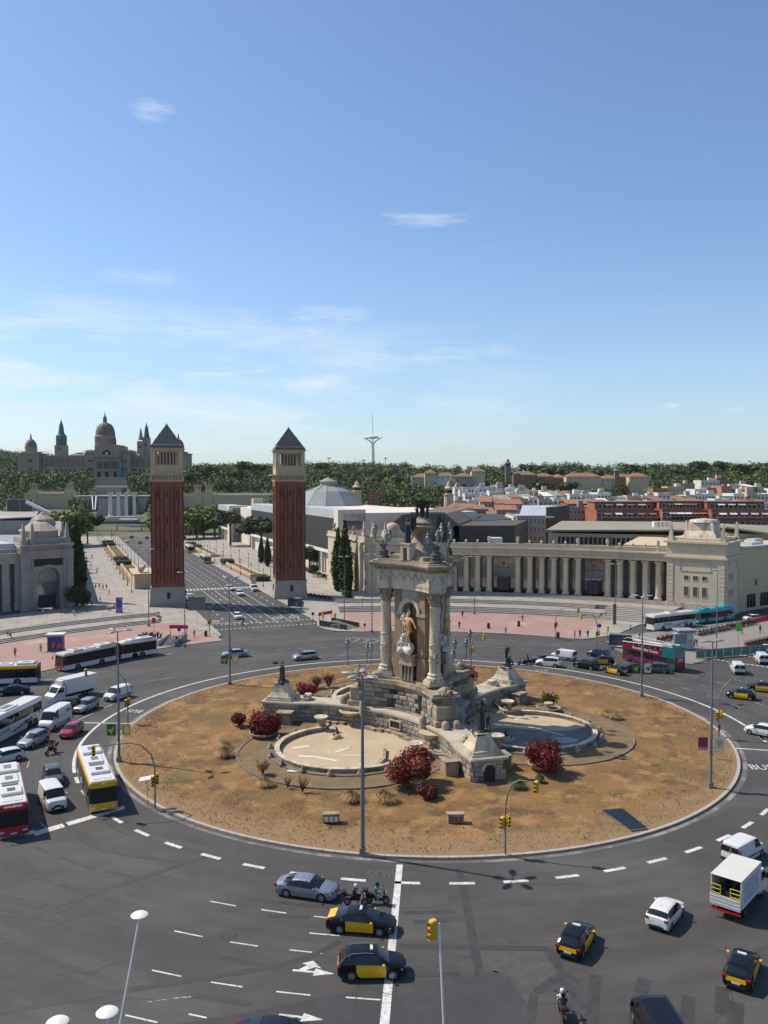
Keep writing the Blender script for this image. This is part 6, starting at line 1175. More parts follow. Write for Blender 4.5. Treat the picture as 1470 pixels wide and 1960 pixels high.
m=MB(MATS['tower_white']);m.tube([(-1,0,36),(-5,0,41),(-13.5,0,45.5)],1.3,8,.8);m.tube([(1,0,36),(5,0,41),(13.5,0,45.5)],1.3,8,.8);m.obj('fork',t,smooth=50);m=MB(MATS['tower_white']);n=24;m.tube([(14*cos(a),9*sin(a),46.5+.5*cos(a)) for a in np.linspace(0,2*pi*.86,24)],1.3,6);m.lathe([(3,44),(11,45.5),(11,46.3),(0,46.6)],n=20,sy=.6);m.obj('ring_platform',t);m=MB(MATS['tower_white']);m.tube([(0,0,38),(0,0,52),(-.6,0,86)],1.0,6,.25);m.obj('needle',t,smooth=50)
for i,(x,y0,y1) in enumerate(((738,878,893),(696,882,893),(630,878,893))):a,b=D(x,y1,1000),D(x,y0,1000);t=thing('floodlight_mast','thin stadium floodlight mast on the wooded skyline, %s of three' % ('rightmost','middle','leftmost')[i],'mast',a,0,'floodlight masts on the skyline');m=MB(STEEL);m.cyl((0,0,-8),(0,0,b.z-a.z),.4,.3,6);m.obj('pole',t);m=MB(STEEL);m.box(-2,2,-.3,.3,b.z-a.z,b.z-a.z+1.2);m.obj('lamp_rack',t)
# == houses
HB=[0]
def house(label,x0,x1,yt,Y,depth,wall,roof='flat',roofm=TILE,rows=2,cols=4,ww=1.1,wh=1.5,glass=DARK,frame=None,name='house',clutter=1,dz=3.1,pitch=2.2,group=None,rot=0.0):
 a,b=D(x0,yt,Y),D(x1,yt,Y);g=min(terr(a.x,Y),terr(b.x,Y))-1;H=a.z-g;W_=b.x-a.x;t=bl(name,label,loc=(a.x,Y,g),group=group);t.rotation_euler.z=rot;m=MB(wall);m.box(0,W_,0,depth,0,H);m.obj('wall',t);HB[0] += 1;q=random.Random(HB[0])
 if roof == 'flat':m=MB(wall);[m.box(*v,H,H+.6) for v in ((-.1,W_+.1,-.1,.2),(-.1,W_+.1,depth-.2,depth),(-.1,.2,.2,depth-.2),(W_-.2,W_+.1,.2,depth-.2))];m.obj('parapet',t);m=MB(roofm);m.box(.2,W_-.2,.2,depth-.2,H,H+.1);m.obj('roof',t)
 elif roof == 'mono':m=MB(roofm);m.add([(-.4,-.6,H),(W_+.4,-.6,H),(W_+.4,depth,H+pitch),(-.4,depth,H+pitch),(-.4,-.6,H-.25),(W_+.4,-.6,H-.25),(W_+.4,depth,H+pitch-.25),(-.4,depth,H+pitch-.25)],[(0,1,2,3),(7,6,5,4),(0,4,5,1),(1,5,6,2),(2,6,7,3),(3,7,4,0)]);m.obj('roof',t);m=MB(wall);m.box(0,W_,depth-.3,depth-.05,H,H+pitch-.3);m.obj('back_wall',t)
 else:m=MB(roofm);i_=min(W_,depth)*.45;m.add([(-.5,-.5,H),(W_+.5,-.5,H),(W_+.5,depth+.5,H),(-.5,depth+.5,H),(i_,depth/2,H+pitch),(W_-i_,depth/2,H+pitch)],[(0,1,5,4),(1,2,5),(2,3,4,5),(3,0,4),(3,2,1,0)]);m.obj('roof',t)
 me=win_mesh(ww,wh,glass=glass,frame=frame or WHT)
 for r in range(rows):
  for c in range(cols):link('window',me,t,(W_*(c+.5)/cols,-.02,H-dz*(r+1)+.7))
 if clutter and roof == 'flat':
  for k in range(clutter):w_=q.uniform(1.5,3.5);x=q.uniform(.5,max(.6,W_-w_-.5));m=MB(q.choice([WHT,wall,CREAM]));m.box(x,x+w_,depth*.3,depth*.3+2.5,H+.1,H+q.uniform(1.5,3.2));m.obj('stair_head',t)
 return t
t=house('grey office block with window grid and sloping white roof behind the colonnade',990,1044,990,300,26,GREYST,'flat',ROOFM,3,7,1.0,2.2,GLASSB,name='office_block',clutter=0);Q=[D(993,989,301),D(1060,989,301),D(1072,967,326),D(1000,967,326)];slope(t,'metal_roof',ROOFM,Q,[q.z for q in Q]);pr(t,'side_block',ROOFD,[D(1045,990,302),D(1062,990,302),D(1090,990,330),D(1072,990,330)],0,D(1060,968,320).z)
house('white stair block left of the grey office block',983,991,992,303,20,WHT,rows=2,cols=1,clutter=0);house('dark glass block between office block and red brick flats',1090,1142,973,350,20,GREYST,rows=4,cols=7,glass=GLASS,roofm=ROOFD);house('red tiled row behind the dark glass block',1088,1170,964,375,16,RBRICK,'mono',TILE,1,9,pitch=1.6)
for i,(x0,x1,yt,lb) in enumerate(((1142,1268,979,'left block of stepped red brick flats with awnings'),(1268,1362,978,'middle block of stepped red brick flats with awnings'),(1362,1480,979,'right block of stepped red brick flats with awnings'))):
 t=house(lb,x0,x1,yt,330-i*4,22,RBRICK,rows=3,cols=13-i,ww=1.5,wh=1.9,name='brick_flats',roofm=ROOFD,group='stepped red brick flats',clutter=0);W_=D(x1,yt,330).x-D(x0,yt,330).x;H=D(x0,yt,330-i*4).z-t.location.z
 m=MB(RBRICK);m.box(1,W_-1,7,20,H,H+3.4);m.mat(TILE2);m.box(.6,W_-.6,6.4,20.4,H+3.4,H+3.7);m.obj('set_back_storey',t);me=win_mesh(1.6,1.9,glass=DARK,frame=WHT)
 q=random.Random(i)
 for k in range(11):link('terrace_window',me,t,(3+(W_-6)*k/10,6.95,H+.8))
 bx=MB(RBRICK);bx.box(-1.3,1.3,-1.3,0,0,1.0);bx.mat(WHT);bx.box(-1.3,1.3,-1.34,-1.3,.85,1.0);bx=bx.mesh('balcony')
 for k in range(9):
  for r in range(3):link('balcony',bx,t,(3+(W_-6)*k/8,0,H-3.1*(r+1)+.1))
  aw=MB(q.choice([WHT,ROOFM,CREAM,TILE,LEAF_A]));aw.add([(-1.4,0,1.2),(1.4,0,1.2),(1.4,-1.6,.5),(-1.4,-1.6,.5)],[(0,1,2,3)]);aw.obj('awning',t,loc=(3+(W_-6)*(k+.5)/9,6.9 if k % 2 else-.02,H+1.8 if k % 2 else H-1.6),fix=False)
q=random.Random(5)
rowsH=((355,972,985,850,985,'tile'),(385,960,974,860,985,'tile'),(400,962,972,1080,1150,'mix'),(410,950,962,870,1060,'mix'),(440,945,955,980,1240,'mix'),(470,940,950,890,1120,'white'),(430,955,964,1150,1470,'brown'),(460,944,952,1240,1475,'white'),(500,932,944,870,1010,'white'),(520,930,940,1330,1475,'mix'),(560,928,940,905,1000,'white'))
nh=0;dn1={'white_render':'white','cream_render':'cream','ochre_render':'ochre','red_brick_flats':'brick','pale_concrete':'beige','salmon_render':'salmon'}
for Y,y0,y1,xa,xb,st in rowsH:
 x=xa
 while x<xb:
  w_=q.uniform(14,34)*400/Y;wall=q.choice({'tile':[CREAM,WHT,RBRICK],'mix':[WHT,CREAM,CREAM2,MATS['salmon_render'],WHT],'white':[WHT,WHT,CREAM,CONC],'brown':[CREAM,WHT,RBRICK]}[st]);rf=q.choice({'tile':['mono','mono','hip'],'mix':['flat','mono','flat'],'white':['flat'],'brown':['mono','flat']}[st]);rm=TILE if st == 'tile' else q.choice([TILE,TILE2,ROOFT,WHT]);nh += 1;yt=q.uniform(y0,y1)
  pos='behind the monument' if x<900 else 'behind the left part of the colonnade' if x<1040 else 'above the middle of the colonnade' if x<1200 else 'above the palace end tower' if x<1400 else 'near the right edge'
  house('%s %s house with %s roof, %s row %s' % (('low' if yt>(y0+y1)/2 else 'taller'),dn1.get(wall.name,'pale'),'flat' if rf == 'flat' else 'tiled',{355:'nearest',385:'second',400:'third',410:'third',430:'fourth',440:'fifth',460:'sixth',470:'sixth',500:'seventh',520:'eighth',560:'farthest'}[Y],pos),x,x+w_,yt,Y+q.uniform(-6,6),q.uniform(9,15),wall,rf,rm if rf != 'flat' else q.choice([TILE,ROOFT,ROOFM]),2,max(2,int(w_/7*Y/400)),1.0,1.5,rot=q.uniform(-.12,.12),group='town houses at the foot of the hill',clutter=q.choice([0,1,2]),pitch=q.uniform(1.4,2.6));x += w_+q.uniform(0,3)
house('grey concrete apartment tower on the slope near the right edge',1342,1378,921,560,14,CONC,rows=5,cols=5,clutter=1,name='apartment_tower');house('brick apartment block beside the grey concrete apartment tower',1372,1392,917,566,16,RBRICK,rows=5,cols=3,name='apartment_block');house('low white building among trees at the right skyline',1396,1436,928,600,12,WHT,rows=1,cols=6);house('orange brick gable wall with pale houses left of the apartment tower',1250,1278,936,540,12,TILE,rows=0,cols=1,clutter=0);house('tan building left of the brick apartment block',1278,1310,933,545,12,CREAM2,rows=2,cols=4);house('grey and brick block behind the tan building',1300,1330,927,555,12,GREYST,rows=3,cols=4);house('white chimney topped house near the striped turret',880,895,940,480,10,WHT,rows=1,cols=2)
for i,(x0,x1,yt,wl,rf,rm,lb) in enumerate(((813,835,905,CREAM2,'hip',TILE2,'yellow house with tiled roof at the left end of the ridge village'),(834,872,911,WHT,'hip',TILE2,'white house beside the yellow house on the ridge'),(788,826,913,GREYST,'hip',TILE,'stone wall house lowest in the ridge village'),(870,905,912,GREYST,'hip',TILE2,'stone house with stepped roof in the ridge village'),(903,928,902,CREAM,'hip',TILE,'house with pale gable in the middle of the ridge village'),(905,922,916,GREYST,'flat',ROOFD,'dark square keep in the ridge village'),(985,1028,909,TILE2,'hip',TILE2,'long brown tiled house right of the village bell tower'),(1025,1060,912,TILE,'hip',TILE2,'reddish house in the middle of the ridge'),(1058,1082,914,TILE2,'hip',TILE,'small brown house beside the reddish ridge house'),(1084,1150,912,CREAM2,'hip',TILE,'broad low ochre building with wide tiled roof on the ridge'),(1150,1186,916,CREAM,'hip',TILE,'cream house right of the broad ochre ridge building'),(1180,1210,913,TILE,'hip',TILE2,'brick red house on the right part of the ridge'),(1205,1242,912,CREAM2,'hip',TILE,'rightmost tiled house of the ridge village'))):house(lb,x0,x1,yt,730+(i % 3)*6,14,wl,rf,rm,1 if rf == 'hip' else 2,4,1.2,1.6,name='village_house',pitch=3.2)
def turret(x,y0,y1,Y,r,label,mat=CREAM2,top='open'):
 a,b=D(x,y1,Y),D(x,y0,Y);H=b.z-a.z;t=thing('turret',label,'tower',a);m=MB(mat);m.lathe([(r*1.2,-12),(r*1.2,H*.45),(r*1.4,H*.47),(r*1.4,H*.5)],n=4 if top != 'round' else 12);m.obj('shaft',t,rz=pi/4 if top != 'round' else 0);m=MB(mat);m.lathe([(r*.9,H*.5),(r*.9,H*.7),(r*1.15,H*.72),(r*.6,H*.8),(r*.5,H*.9),(.1,H)],n=8);m.obj('lantern',t);m=MB(DARK);m.lathe([(r*.93,H*.55),(r*.93,H*.66)],n=8);m.obj('opening',t)
turret(972,878,908,735,2.6,'stone bell tower on the ridge, dark against the sky',PALAUD);turret(1180,897,912,735,2.2,'small stone church turret on the right part of the ridge',PALAUD);turret(683,921,958,420,2.0,'ochre lantern turret just right of the zinc dome',CREAM2,'round');turret(859,920,972,400,1.9,'striped ochre turret with open lantern behind the bronze bowl',CREAM2,'round')
house('brick tower with battlements right of the zinc dome',705,725,945,420,6,RBRICK,rows=2,cols=2,clutter=0,name='brick_turret')
t=bl('left_hall','grey hall with sloping roof and white canopy behind the arched palace at the left',loc=D(20,985,330));Q=[D(-20,992,300),D(66,988,300),D(74,986,360),D(-20,986,360)];slope(t,'metal_roof',ROOFM,Q,[q.z for q in Q]);P=[(-20,1000),(-20,988),(2,978),(47,962),(47,1000)];a_=[D(x,y,390)-t.location for x,y in P];m=MB(GREYST);m.add(a_+[p+Vector((0,20,0)) for p in a_],[tuple(range(5)),(9,8,7,6,5)]+[(i,(i+1) % 5,5+(i+1) % 5,5+i) for i in range(5)]);m.mat(WHITEM);p,q_=D(50,960,388)-t.location,D(94,982,388)-t.location;m.tube([p,q_],.9,4);m.obj('gable',t);link('window',win_mesh(12,6,glass=GLASSB),t,D(38,980,389)-t.location);pr(t,'wall',GREYST,[D(-20,990,301),D(66,990,301),D(74,990,400),D(-20,990,400)],0,D(0,992,301).z-.8)
# == trees, bushes, grasses
def cloud(name,blobs,n,size,mats,seed=0,flat=0.35,shell=0.75,parent=None):
 """foliage: many small leaf faces spread through the given volumes (x,y,z,rx,ry,rz)"""
 g=np.random.RandomState(seed);B=np.array(blobs,float);w=B[:,3]*B[:,4]+B[:,5] ** 2;k=g.choice(len(B),n,p=w/w.sum());u=g.normal(size=(n,3));u /= np.linalg.norm(u,axis=1)[:,None]
 r=(shell+(1-shell)*g.rand(n))*np.where(g.rand(n)<.2,g.rand(n) ** .5,1)*(1+.18*g.normal(size=n));P=B[k,:3]+u*r[:,None]*B[k,3:6]
 a=g.normal(size=(n,3))+u*.0;a -= (a*u).sum(1)[:,None]*u*(1-flat);a /= np.linalg.norm(a,axis=1)[:,None];b=np.cross(u+g.normal(size=(n,3))*.5,a);b /= np.linalg.norm(b,axis=1)[:,None];s=size*(.6+.8*g.rand(n))[:,None]
 V=np.stack([P-a*s-b*s*.6,P+a*s-b*s*.7,P+a*s*.8+b*s*.7,P-a*s*.9+b*s*.6],1).reshape(-1,3);me=bpy.data.meshes.new(name);me.vertices.add(4*n);me.vertices.foreach_set('co',V.ravel());me.loops.add(4*n);me.loops.foreach_set('vertex_index',np.arange(4*n));me.polygons.add(n);me.polygons.foreach_set('loop_start',np.arange(0,4*n,4));me.polygons.foreach_set('loop_total',np.full(n,4))
 for m in mats:me.materials.append(m)
 if len(mats)>1:me.polygons.foreach_set('material_index',(g.rand(n) ** 1.3*len(mats)).astype(int))
 me.update(calc_edges=True);return me
def crown_blobs(kind,q):
 if kind == 'cyp':return [(0,0,1+i*.95,(.18+.82*sin(pi*min(1,(i+1)/11) ** .75))*1.1+.1,(.18+.82*sin(pi*min(1,(i+1)/11) ** .75))*1.1+.1,1.0) for i in range(11)]
 if kind == 'pine':return [(q.uniform(-2.6,2.6),q.uniform(-2.6,2.6),7.6+q.uniform(-.5,.8),2.0,2.0,1.1) for _ in range(9)]
 return [(q.uniform(-1,1)*2.2,q.uniform(-1,1)*2.2,5.4+q.uniform(-2.0,2.6),q.uniform(1.5,2.4),q.uniform(1.5,2.4),q.uniform(1.3,1.9)) for _ in range(11)]
TP={}
def tree(label,loc,h,kind='broad',mats=(LEAF_A,LEAF_B),name='tree',group=None,var=0,wide=1.0,n=2600,ls=.26):
 key=(kind,mats[0].name,var,n)
 if key not in TP:
  q=random.Random(var*7+len(kind));bs=crown_blobs(kind,q);tk=MB(BARK);H0={'cyp':2,'pine':7,'broad':4}[kind];tk.tube([(0,0,-.6),(.1,0,H0*.5),(0,.1,H0)],.3,7,.16)
  if kind != 'cyp':
   for b in bs[:6]:tk.tube([(0,.05,H0*.75),(b[0]*.5,b[1]*.5,(H0*.75+b[2])/2+.3),(b[0],b[1],b[2])],.12,5,.04)
  TP[key]=(tk.mesh('trunk',50),cloud('crown',bs,n,ls if kind != 'cyp' else .16,list(mats),var+3))
 t=thing(name,label,'tree',loc,R.uniform(0,6.28),group);s=h/{'cyp':11.6,'pine':9.2,'broad':8.6}[kind];t.scale=(s*wide,s*wide,s);link('trunk',TP[key][0],t);link('crown',TP[key][1],t);return t
def bush(label,px,py,w,h,mats,n=6000,ls=.10,z=.34,name='flowering_bush',group='red flowering bushes round the fountain',seed=1,up=.55,extra=None):
 q=random.Random(seed);p=G(px,py,z);t=thing(name,label,'bush',p,0,group);bs=[(q.uniform(-.5,.5)*w,q.uniform(-.5,.5)*w,h*q.uniform(.35,.75),w*.42,w*.42,h*.33) for _ in range(10)];link('foliage',cloud('foliage',bs,n,ls,list(mats),seed,shell=.6),t);s=MB(BARK)
 for k in range(7):a=k*.9;s.tube([(0,0,0),(cos(a)*w*.25,sin(a)*w*.25,h*.4),(cos(a)*w*.5,sin(a)*w*.5,h*.75)],.05,5,.02)
 s.obj('stems',t)
 if extra:link('green_leaves',cloud('green_leaves',bs,n // 3,ls,extra,seed+9,shell=.5),t)
 return t
RM=(BOUG,BOUG,BOUGD);bush('large crimson flowering bush in a bowl at the left end of the fountain',506,1410,2.3,3.1,RM,extra=[LEAF_B],seed=2);bush('dark red leafless looking bush at the far left of the fountain',458,1390,1.3,1.7,(BOUGD,TWIGR),1600,seed=3);bush('largest crimson flowering bush in front of the pool, green at its foot',782,1500,3.0,3.6,RM,9000,extra=[LEAF_A,LEAF_C],seed=4);bush('round crimson flowering bush in the bowl right of the front pedestal',1041,1472,2.4,2.9,RM,4800,extra=[LEAF_B],seed=5,z=.8);bush('crimson bush behind the left arm of the terrace',588,1336,2.2,2.1,RM,3000,seed=6);bush('crimson bush behind the monument on the right',897,1314,1.9,3.2,RM,3000,seed=7)
bush('low dark red shrub under the largest crimson bush',818,1527,1.3,1.3,(BOUGD,TWIGR),1500,seed=13)
bush('wispy green shrub behind the right pool',1052,1352,1.6,2.2,(LEAF_A,LEAF_B),900,.09,name='green_shrub',group=None,seed=8);bush('small round green shrub near the front crimson bush',830,1529,.45,.55,(LEAF_B,LEAF_C),500,.06,name='green_shrub',group=None,seed=9)
def bare(label,px,py,w,h,mat=TWIG,seed=1,leaf=None):
 p=G(px,py,.34);t=thing('bare_shrub',label,'shrub',p,0,'bare shrubs on the island');q=random.Random(seed);m=MB(mat)
 for k in range(34):a=q.uniform(0,6.28);r_=w*q.uniform(.3,1);z_=h*q.uniform(.6,1);m.tube([(0,0,0),(cos(a)*r_*.3,sin(a)*r_*.3,z_*.4),(cos(a)*r_*.7,sin(a)*r_*.7,z_*.75),(cos(a+.3)*r_,sin(a+.3)*r_,z_)],.035,3,.012)
 m.obj('branches',t)
 if leaf:link('leaves',cloud('leaves',[(0,0,h*.65,w,w,h*.4)],700,.07,[leaf],seed,shell=.3),t)
bare('bare brown shrub left of the reddish one behind the terrace',607,1318,.95,2.0,leaf=TWIG);bare('rounded reddish brown shrub behind the left arm',629,1316,1.2,2.2,TWIGR,2,TWIGR);bare('bare shrub on the earth bed left of the two twiggy ones',503,1483,.8,1.6,seed=3,leaf=STRAW);bare('twiggy bare shrub, left of the pair below the pool',551,1508,.7,1.3,seed=4);bare('twiggy bare shrub, right of the pair below the pool',579,1516,.9,1.8,TWIGR,5);bare('tangle of grey twigs under the largest crimson bush',800,1516,1.0,1.5,PAVE,6)
def tuft(label,px,py,r_,h,mat=STRAW,seed=1,n=420):
 p=G(px,py,.33);t=thing('grass_clump',label,'grass clump',p,0,'clumps of ornamental grass on the island');g=random.Random(seed);m=MB(mat)
 for k in range(n):
  a=g.uniform(0,6.28);q=g.uniform(.1,1) ** .6*r_;hh=h*g.uniform(.7,1.1)*(1.15-.5*q/r_);u=Vector((cos(a),sin(a),0));v=Vector((-u.y,u.x,0))*.018;b=u*q*.35;c=u*q*.75+Vector((0,0,hh));e=u*q*1.25+Vector((0,0,hh*.45));m.add([b-v,b+v,c+v,c-v,e],[(0,1,2,3),(3,2,4)])
 m.obj('blades',t,fix=False)
for x,y,r_,h,lb,mt_ in ((430,1448,1.25,1.1,'straw clump alone left of the fountain bed',STRAW),(509,1504,1.1,.8,'straw clump below the bare shrub at the left of the pool',STRAW),(675,1533,1.25,1.0,'rounded straw clump below the pool, left of the pair',STRAW),(738,1533,1.5,1.0,'rounded straw clump below the pool, right of the pair',STRAW),(990,1508,1.05,.9,'greyish green clump right of the arched pedestal',LEAF_A),(1160,1369,1.2,.7,'left half of the straw clump right of the fountain',STRAW),(1176,1375,1.3,.8,'right half of the straw clump right of the fountain',STRAW),(1033,1497,.6,.9,'small spiky clump below the round crimson bush',LEAF_A),(432,1432,.8,.8,'smaller straw clump behind the lone one on the left',STRAW)):tuft(lb,x,y,r_,h,mt_,int(x))
g=np.random.RandomState(3);n=26000;rr=np.sqrt(g.rand(n))*37.3;aa=g.rand(n)*6.283;X=CX+rr*np.cos(aa);Y=CY+rr*np.sin(aa);m=MB(STRAW);mt2=M('grass_tips',(.235,.15,.07),.95,var=.3,scale=.35,col2=(.13,.085,.042),coord='World');hh=g.rand(n)*.10+.04;vs=np.stack([np.stack([X-.03,Y,np.full(n,.18)],1),np.stack([X+.03,Y+g.rand(n)*.03,np.full(n,.18)],1),np.stack([X+g.normal(size=n)*.07,Y+g.normal(size=n)*.07,.26+hh],1)],1).reshape(-1,3)
keep=np.ones(n,bool)
for md in MIDS:dm_=dirv(md)*14;keep &= np.hypot(X-CX-dm_.x,Y-CY-dm_.y)>12.7
keep &= rr>8;vs=vs.reshape(-1,3,3)[keep].reshape(-1,3);me=bpy.data.meshes.new('grass_blades');me.from_pydata(vs.tolist(),[],np.arange(len(vs)).reshape(-1,3).tolist());me.materials.append(mt2);tag(link('grass_blades',me),'short dry grass blades standing all over the brown lawn','grass',kind='stuff')
m=MB(LEAF_A);q=random.Random(8)
for k in range(110):
 a=radians(q.uniform(225,330));rr_=q.uniform(31,37);p=pol(rr_,0) ;x,y=CX+rr_*cos(a),CY+rr_*sin(a);z_=.2;s=q.uniform(.06,.16)
 for j in range(3):b=q.uniform(0,6.28);m.add([(x,y,z_),(x+cos(b)*s,y+sin(b)*s,z_+s*1.3),(x+cos(b+.8)*s,y+sin(b+.8)*s,z_+s)],[(0,1,2)])
tag(m.obj('weeds',fix=False),'small green weeds on the bare earth by the near kerb','weeds',kind='stuff')
for x,y,h,lb,w_ in ((0,132,18.5,'left of the two tall cypresses against the cream pavilion',.95),(0,125.5,21,'tallest cypress against the cream pavilion',.9),(0,122.5,14.5,'shorter cypress leaning beside the tallest one',.8),(146,1160,23,'very tall dark cypress beside the arched palace on the left',.95),(153,1153,18,'second dark cypress beside the arched palace',.9),(500,1078,10,'small cypress left of the right brick tower',1.2),(512,1085,11,'small cypress close behind the right brick tower',1.2)):p=G(x,y) if x else UV(y,31.2);tree(lb,(p.x,p.y,.1),h,'cyp',(CYPR,HEDGE),'cypress','dark cypresses',x % 3,w_,5200)
for x,y,h,lb,w_ in ((441,1045,16.5,'umbrella pine in front of the small exhibition hall',1.1),(500,1072,16.5,'umbrella pine left of the right brick tower',1.3),(168,1043,14,'pine leaning over the left promenade',1.0)):p=G(x,y);tree(lb,(p.x,p.y,.1),h,'pine',(LEAF_B,CYPR),'umbrella_pine','umbrella pines',1,w_,4200,.3)
for x,y,h,lb in ((147,1176,6.6,'round dark bushy tree at the corner of the arched palace'),(158,1168,4.5,'low leafy tree right of the arched palace corner'),(592,1090,8,'bushy tree in front of the grille hall'),(600,1105,4,'low bush at the foot of the grille hall')):p=G(x,y);tree(lb,(p.x,p.y,.1),h,'broad',(LEAF_B,HEDGE),'tree',None,2,.95)
for i,u in enumerate(range(180,330,15)):
 p=UV(u,-37.2,.1);tree('dark %s in the row along the low hall of the left promenade' % ('cypress','leafy tree')[i % 3 == 2],p,(10,8,6)[i % 3],('cyp','cyp','broad')[i % 3],(CYPR,HEDGE) if i % 3<2 else (LEAF_B,HEDGE),('cypress','tree')[i % 3 == 2],'trees along the left promenade',i % 3,.9,2600)
q=random.Random(11)
sp=[(x,992,q.uniform(11,15),420,'bright') for x in range(-8,70,17)]+[(x,1003,q.uniform(13,18),420,'bright') for x in (84,102,119,137,150)]+[(x,1006,q.uniform(14,19),470,'bright') for x in (350,362,376,390,404)]+[(x,996,16,500,'bright') for x in (352,370,388,420,445,470,500)]+[(x,985,14,440,'bright') for x in (740,760,785,805,830,850)]
for i,(x,yb,h,Y,_) in enumerate(sp):
 z_=terr(D(x,900,Y).x,Y);p=D(x,900,Y);tree('leafy street tree %s' % ('behind the grey hall at the far left' if x<75 else 'right of the dome of the arched palace' if x<160 else 'between the two brick towers' if x<560 else 'behind the bronze bowl'),(p.x,Y+q.uniform(-12,12),z_),h,'broad',(LEAF_C,LEAF_A),'tree','leafy trees beyond the halls',i % 4,1.2,2200,.32)
def terr_ok(px,py):
 if (176<px<250 and py>910) or (160<px<290 and py>946):return False
 if 33<px<362 and py>905 and py<918:return False
 if 46<px<140 and 940<py or 344<px<522 and 945<py:return False
 if 786<px<1245 and 900<py<922 :return (px*7+py*3) % 5<1.1
 if px>850 and py>945:return (px*13+py*7) % 10<1.3 and py<985
 return True
ind=[(x,q.uniform(760,900)) for x in range(350,800,24)]+[(x,q.uniform(790,900)) for x in range(1010,1475,25)]+[(x,700) for x in (795,835,880,930,955,990,1040,1090)]
for i,(x,Y) in enumerate(ind):
 p=D(x,900,Y);k=('broad','pine','broad','cyp','pine')[i % 5];h=q.uniform(11,18);tree('%s tree standing out of the wood %s' % ({'broad':'round crowned','pine':'umbrella shaped','cyp':'slim dark'}[k],'between the brick towers' if x<560 else 'above the zinc dome' if x<790 else 'by the ridge village' if x<1250 else 'on the right of the ridge'),(p.x,Y,terr(p.x,Y)-.5),h*(1.1 if k == 'cyp' else 1.0),k,(LEAF_B,LEAF_A) if k != 'cyp' else (CYPR,HEDGE),'hill_tree','trees standing out on the wooded hill',i % 3,1.25,900,.55)
g=np.random.RandomState(9);BL=[[],[],[]]
def scatter(y0,y1,st,rmin,rmax,cond):
 y=y0
 while y<y1:
  x=-y*.62
  while x<y*.56:
   X_,Y_=x+g.rand()*st,y+g.rand()*st;z_=terr(X_,Y_);py=920-(z_-32)*FPX/Y_;px=735+FPX*X_/Y_
   if cond(px,py,Y_):r_=rmin+(rmax-rmin)*g.rand() ** 1.5;BL[g.choice(3,p=(.42,.30,.28))].append((X_,Y_,z_+r_*.9+1,r_,r_,r_*(.75+.5*g.rand())))
   x += st
  y += st*.8
scatter(500,1060,8.5,3.0,6.2,lambda a,b,Y:terr_ok(a,b) and not (Y>858 and Y<950 and 30<a<362));scatter(1060,1900,17,7,12,lambda a,b,Y:a<120)
for i,mm in enumerate(((LEAF_A,LEAF_B),(LEAF_B,CYPR,LEAF_A),(LEAF_C,LEAF_A))):tag(link('hillside_wood',cloud('hillside_wood',BL[i],int(len(BL[i])*120),.72,list(mm),i,shell=.85)),('mid green','dark green','bright green')[i]+' trees massed over the hill behind the square','wood',kind='stuff')
def hedge(u0,u1,v0,v1,h,label):
 t=UV((u0+u1)/2,(v0+v1)/2,.1);r_=thing('hedge',label,'hedge',t,AVROT,'clipped hedges along the avenue');a,b=(u1-u0)/2,(v1-v0)/2;m=MB(HEDGE);m.box(-a,a,-b,b,0,h*.9);m.obj('core',r_);link('leaves',cloud('leaves',[(x,y,h*.55,1.1,1.1,h*.5) for x in np.arange(-a+.6,a,.9) for y in np.arange(-b+.6,b,.9)],int(a*b*240),.14,[HEDGE,LEAF_B],3),r_)
for s,v0,v1,us in (('left',-23.6,-17.6,(232,248,330,345)),('right',14.2,19.6,(163,222,300,318))):
 for i,u in enumerate(us):hedge(u,u+7,v0+(.4 if i % 2 else 0),v1-1,1.7,'clipped dark hedge across the %s bed of the avenue, number %s along it' % (s,('one','two','three','four')[i]) if 0 else '%s clipped hedge block in the %s bed of the avenue' % (('nearest','second','third','farthest')[i],s))
 for (a,b) in ((172,222),(256,300)) if s == 'right' else ((176,230),(258,326)):
  structure(sheet('avenue_bed',[UV(a-2,v0-.5),UV(b+2,v0-.5),UV(b+2,v1+.5),UV(a-2,v1+.5)],.16,GRASS));c=thing('cascade_trough','stepped pale stone water trough in the %s bed of the avenue, %s one' % (s,'nearer' if a<200 else 'farther'),'trough',UV(a,v0,.15),AVROT,'stepped water troughs beside the avenue')
  m=MB(CREAM2);L_=b-a;m.box(0,L_,-v1+v0+.3,-v1+v0+.8,0,.9);m.box(0,L_,-1.6,-1.1,0,.9);m.obj('side_wall',c);sm_=MB(CREAM2);sm_.box(0,.7,-(v1-v0)+.8,-1.6,0,.75);sm_.mat(STONE_C);sm_.box(.8,3.2,-(v1-v0)+.8,-1.6,0,.3);sm_=sm_.mesh('cross_step')
  for k in range(int(L_/4)):link('cross_step',sm_,c,(k*4.0,0,0))
bx=thing('parapet_block','low ochre stone block with a carved barrel on top left of the left brick tower','wall',UV(160,-23.2),AVROT);m=MB(CREAM2);m.box(-2,14,-5.6,0,0,4.3);m.box(-2.3,14.3,-5.9,.3,4.3,4.6);m.obj('wall',bx);m=MB(MARB);m.tube([(0,-2,5.5),(2.6,-3,6.2),(3.5,-3.4,6.6)],.9,10,.5);m.obj('carved_barrel',bx,smooth=40)
hb=UV(160,37.5,.1);m=thing('hedge','low clipped hedge at the foot of the cypresses by the pavilion','hedge',UV(120,31.5,.1),AVROT);link('leaves',cloud('leaves',[(x,y,.8,1.2,1.2,.8) for x in (-2,-.5,1,2.5) for y in (-1,1)],1400,.14,[HEDGE,LEAF_A],3),m);q_=MB(HEDGE);q_.box(-3,3.4,-2,2,0,1.3);q_.obj('core',m)
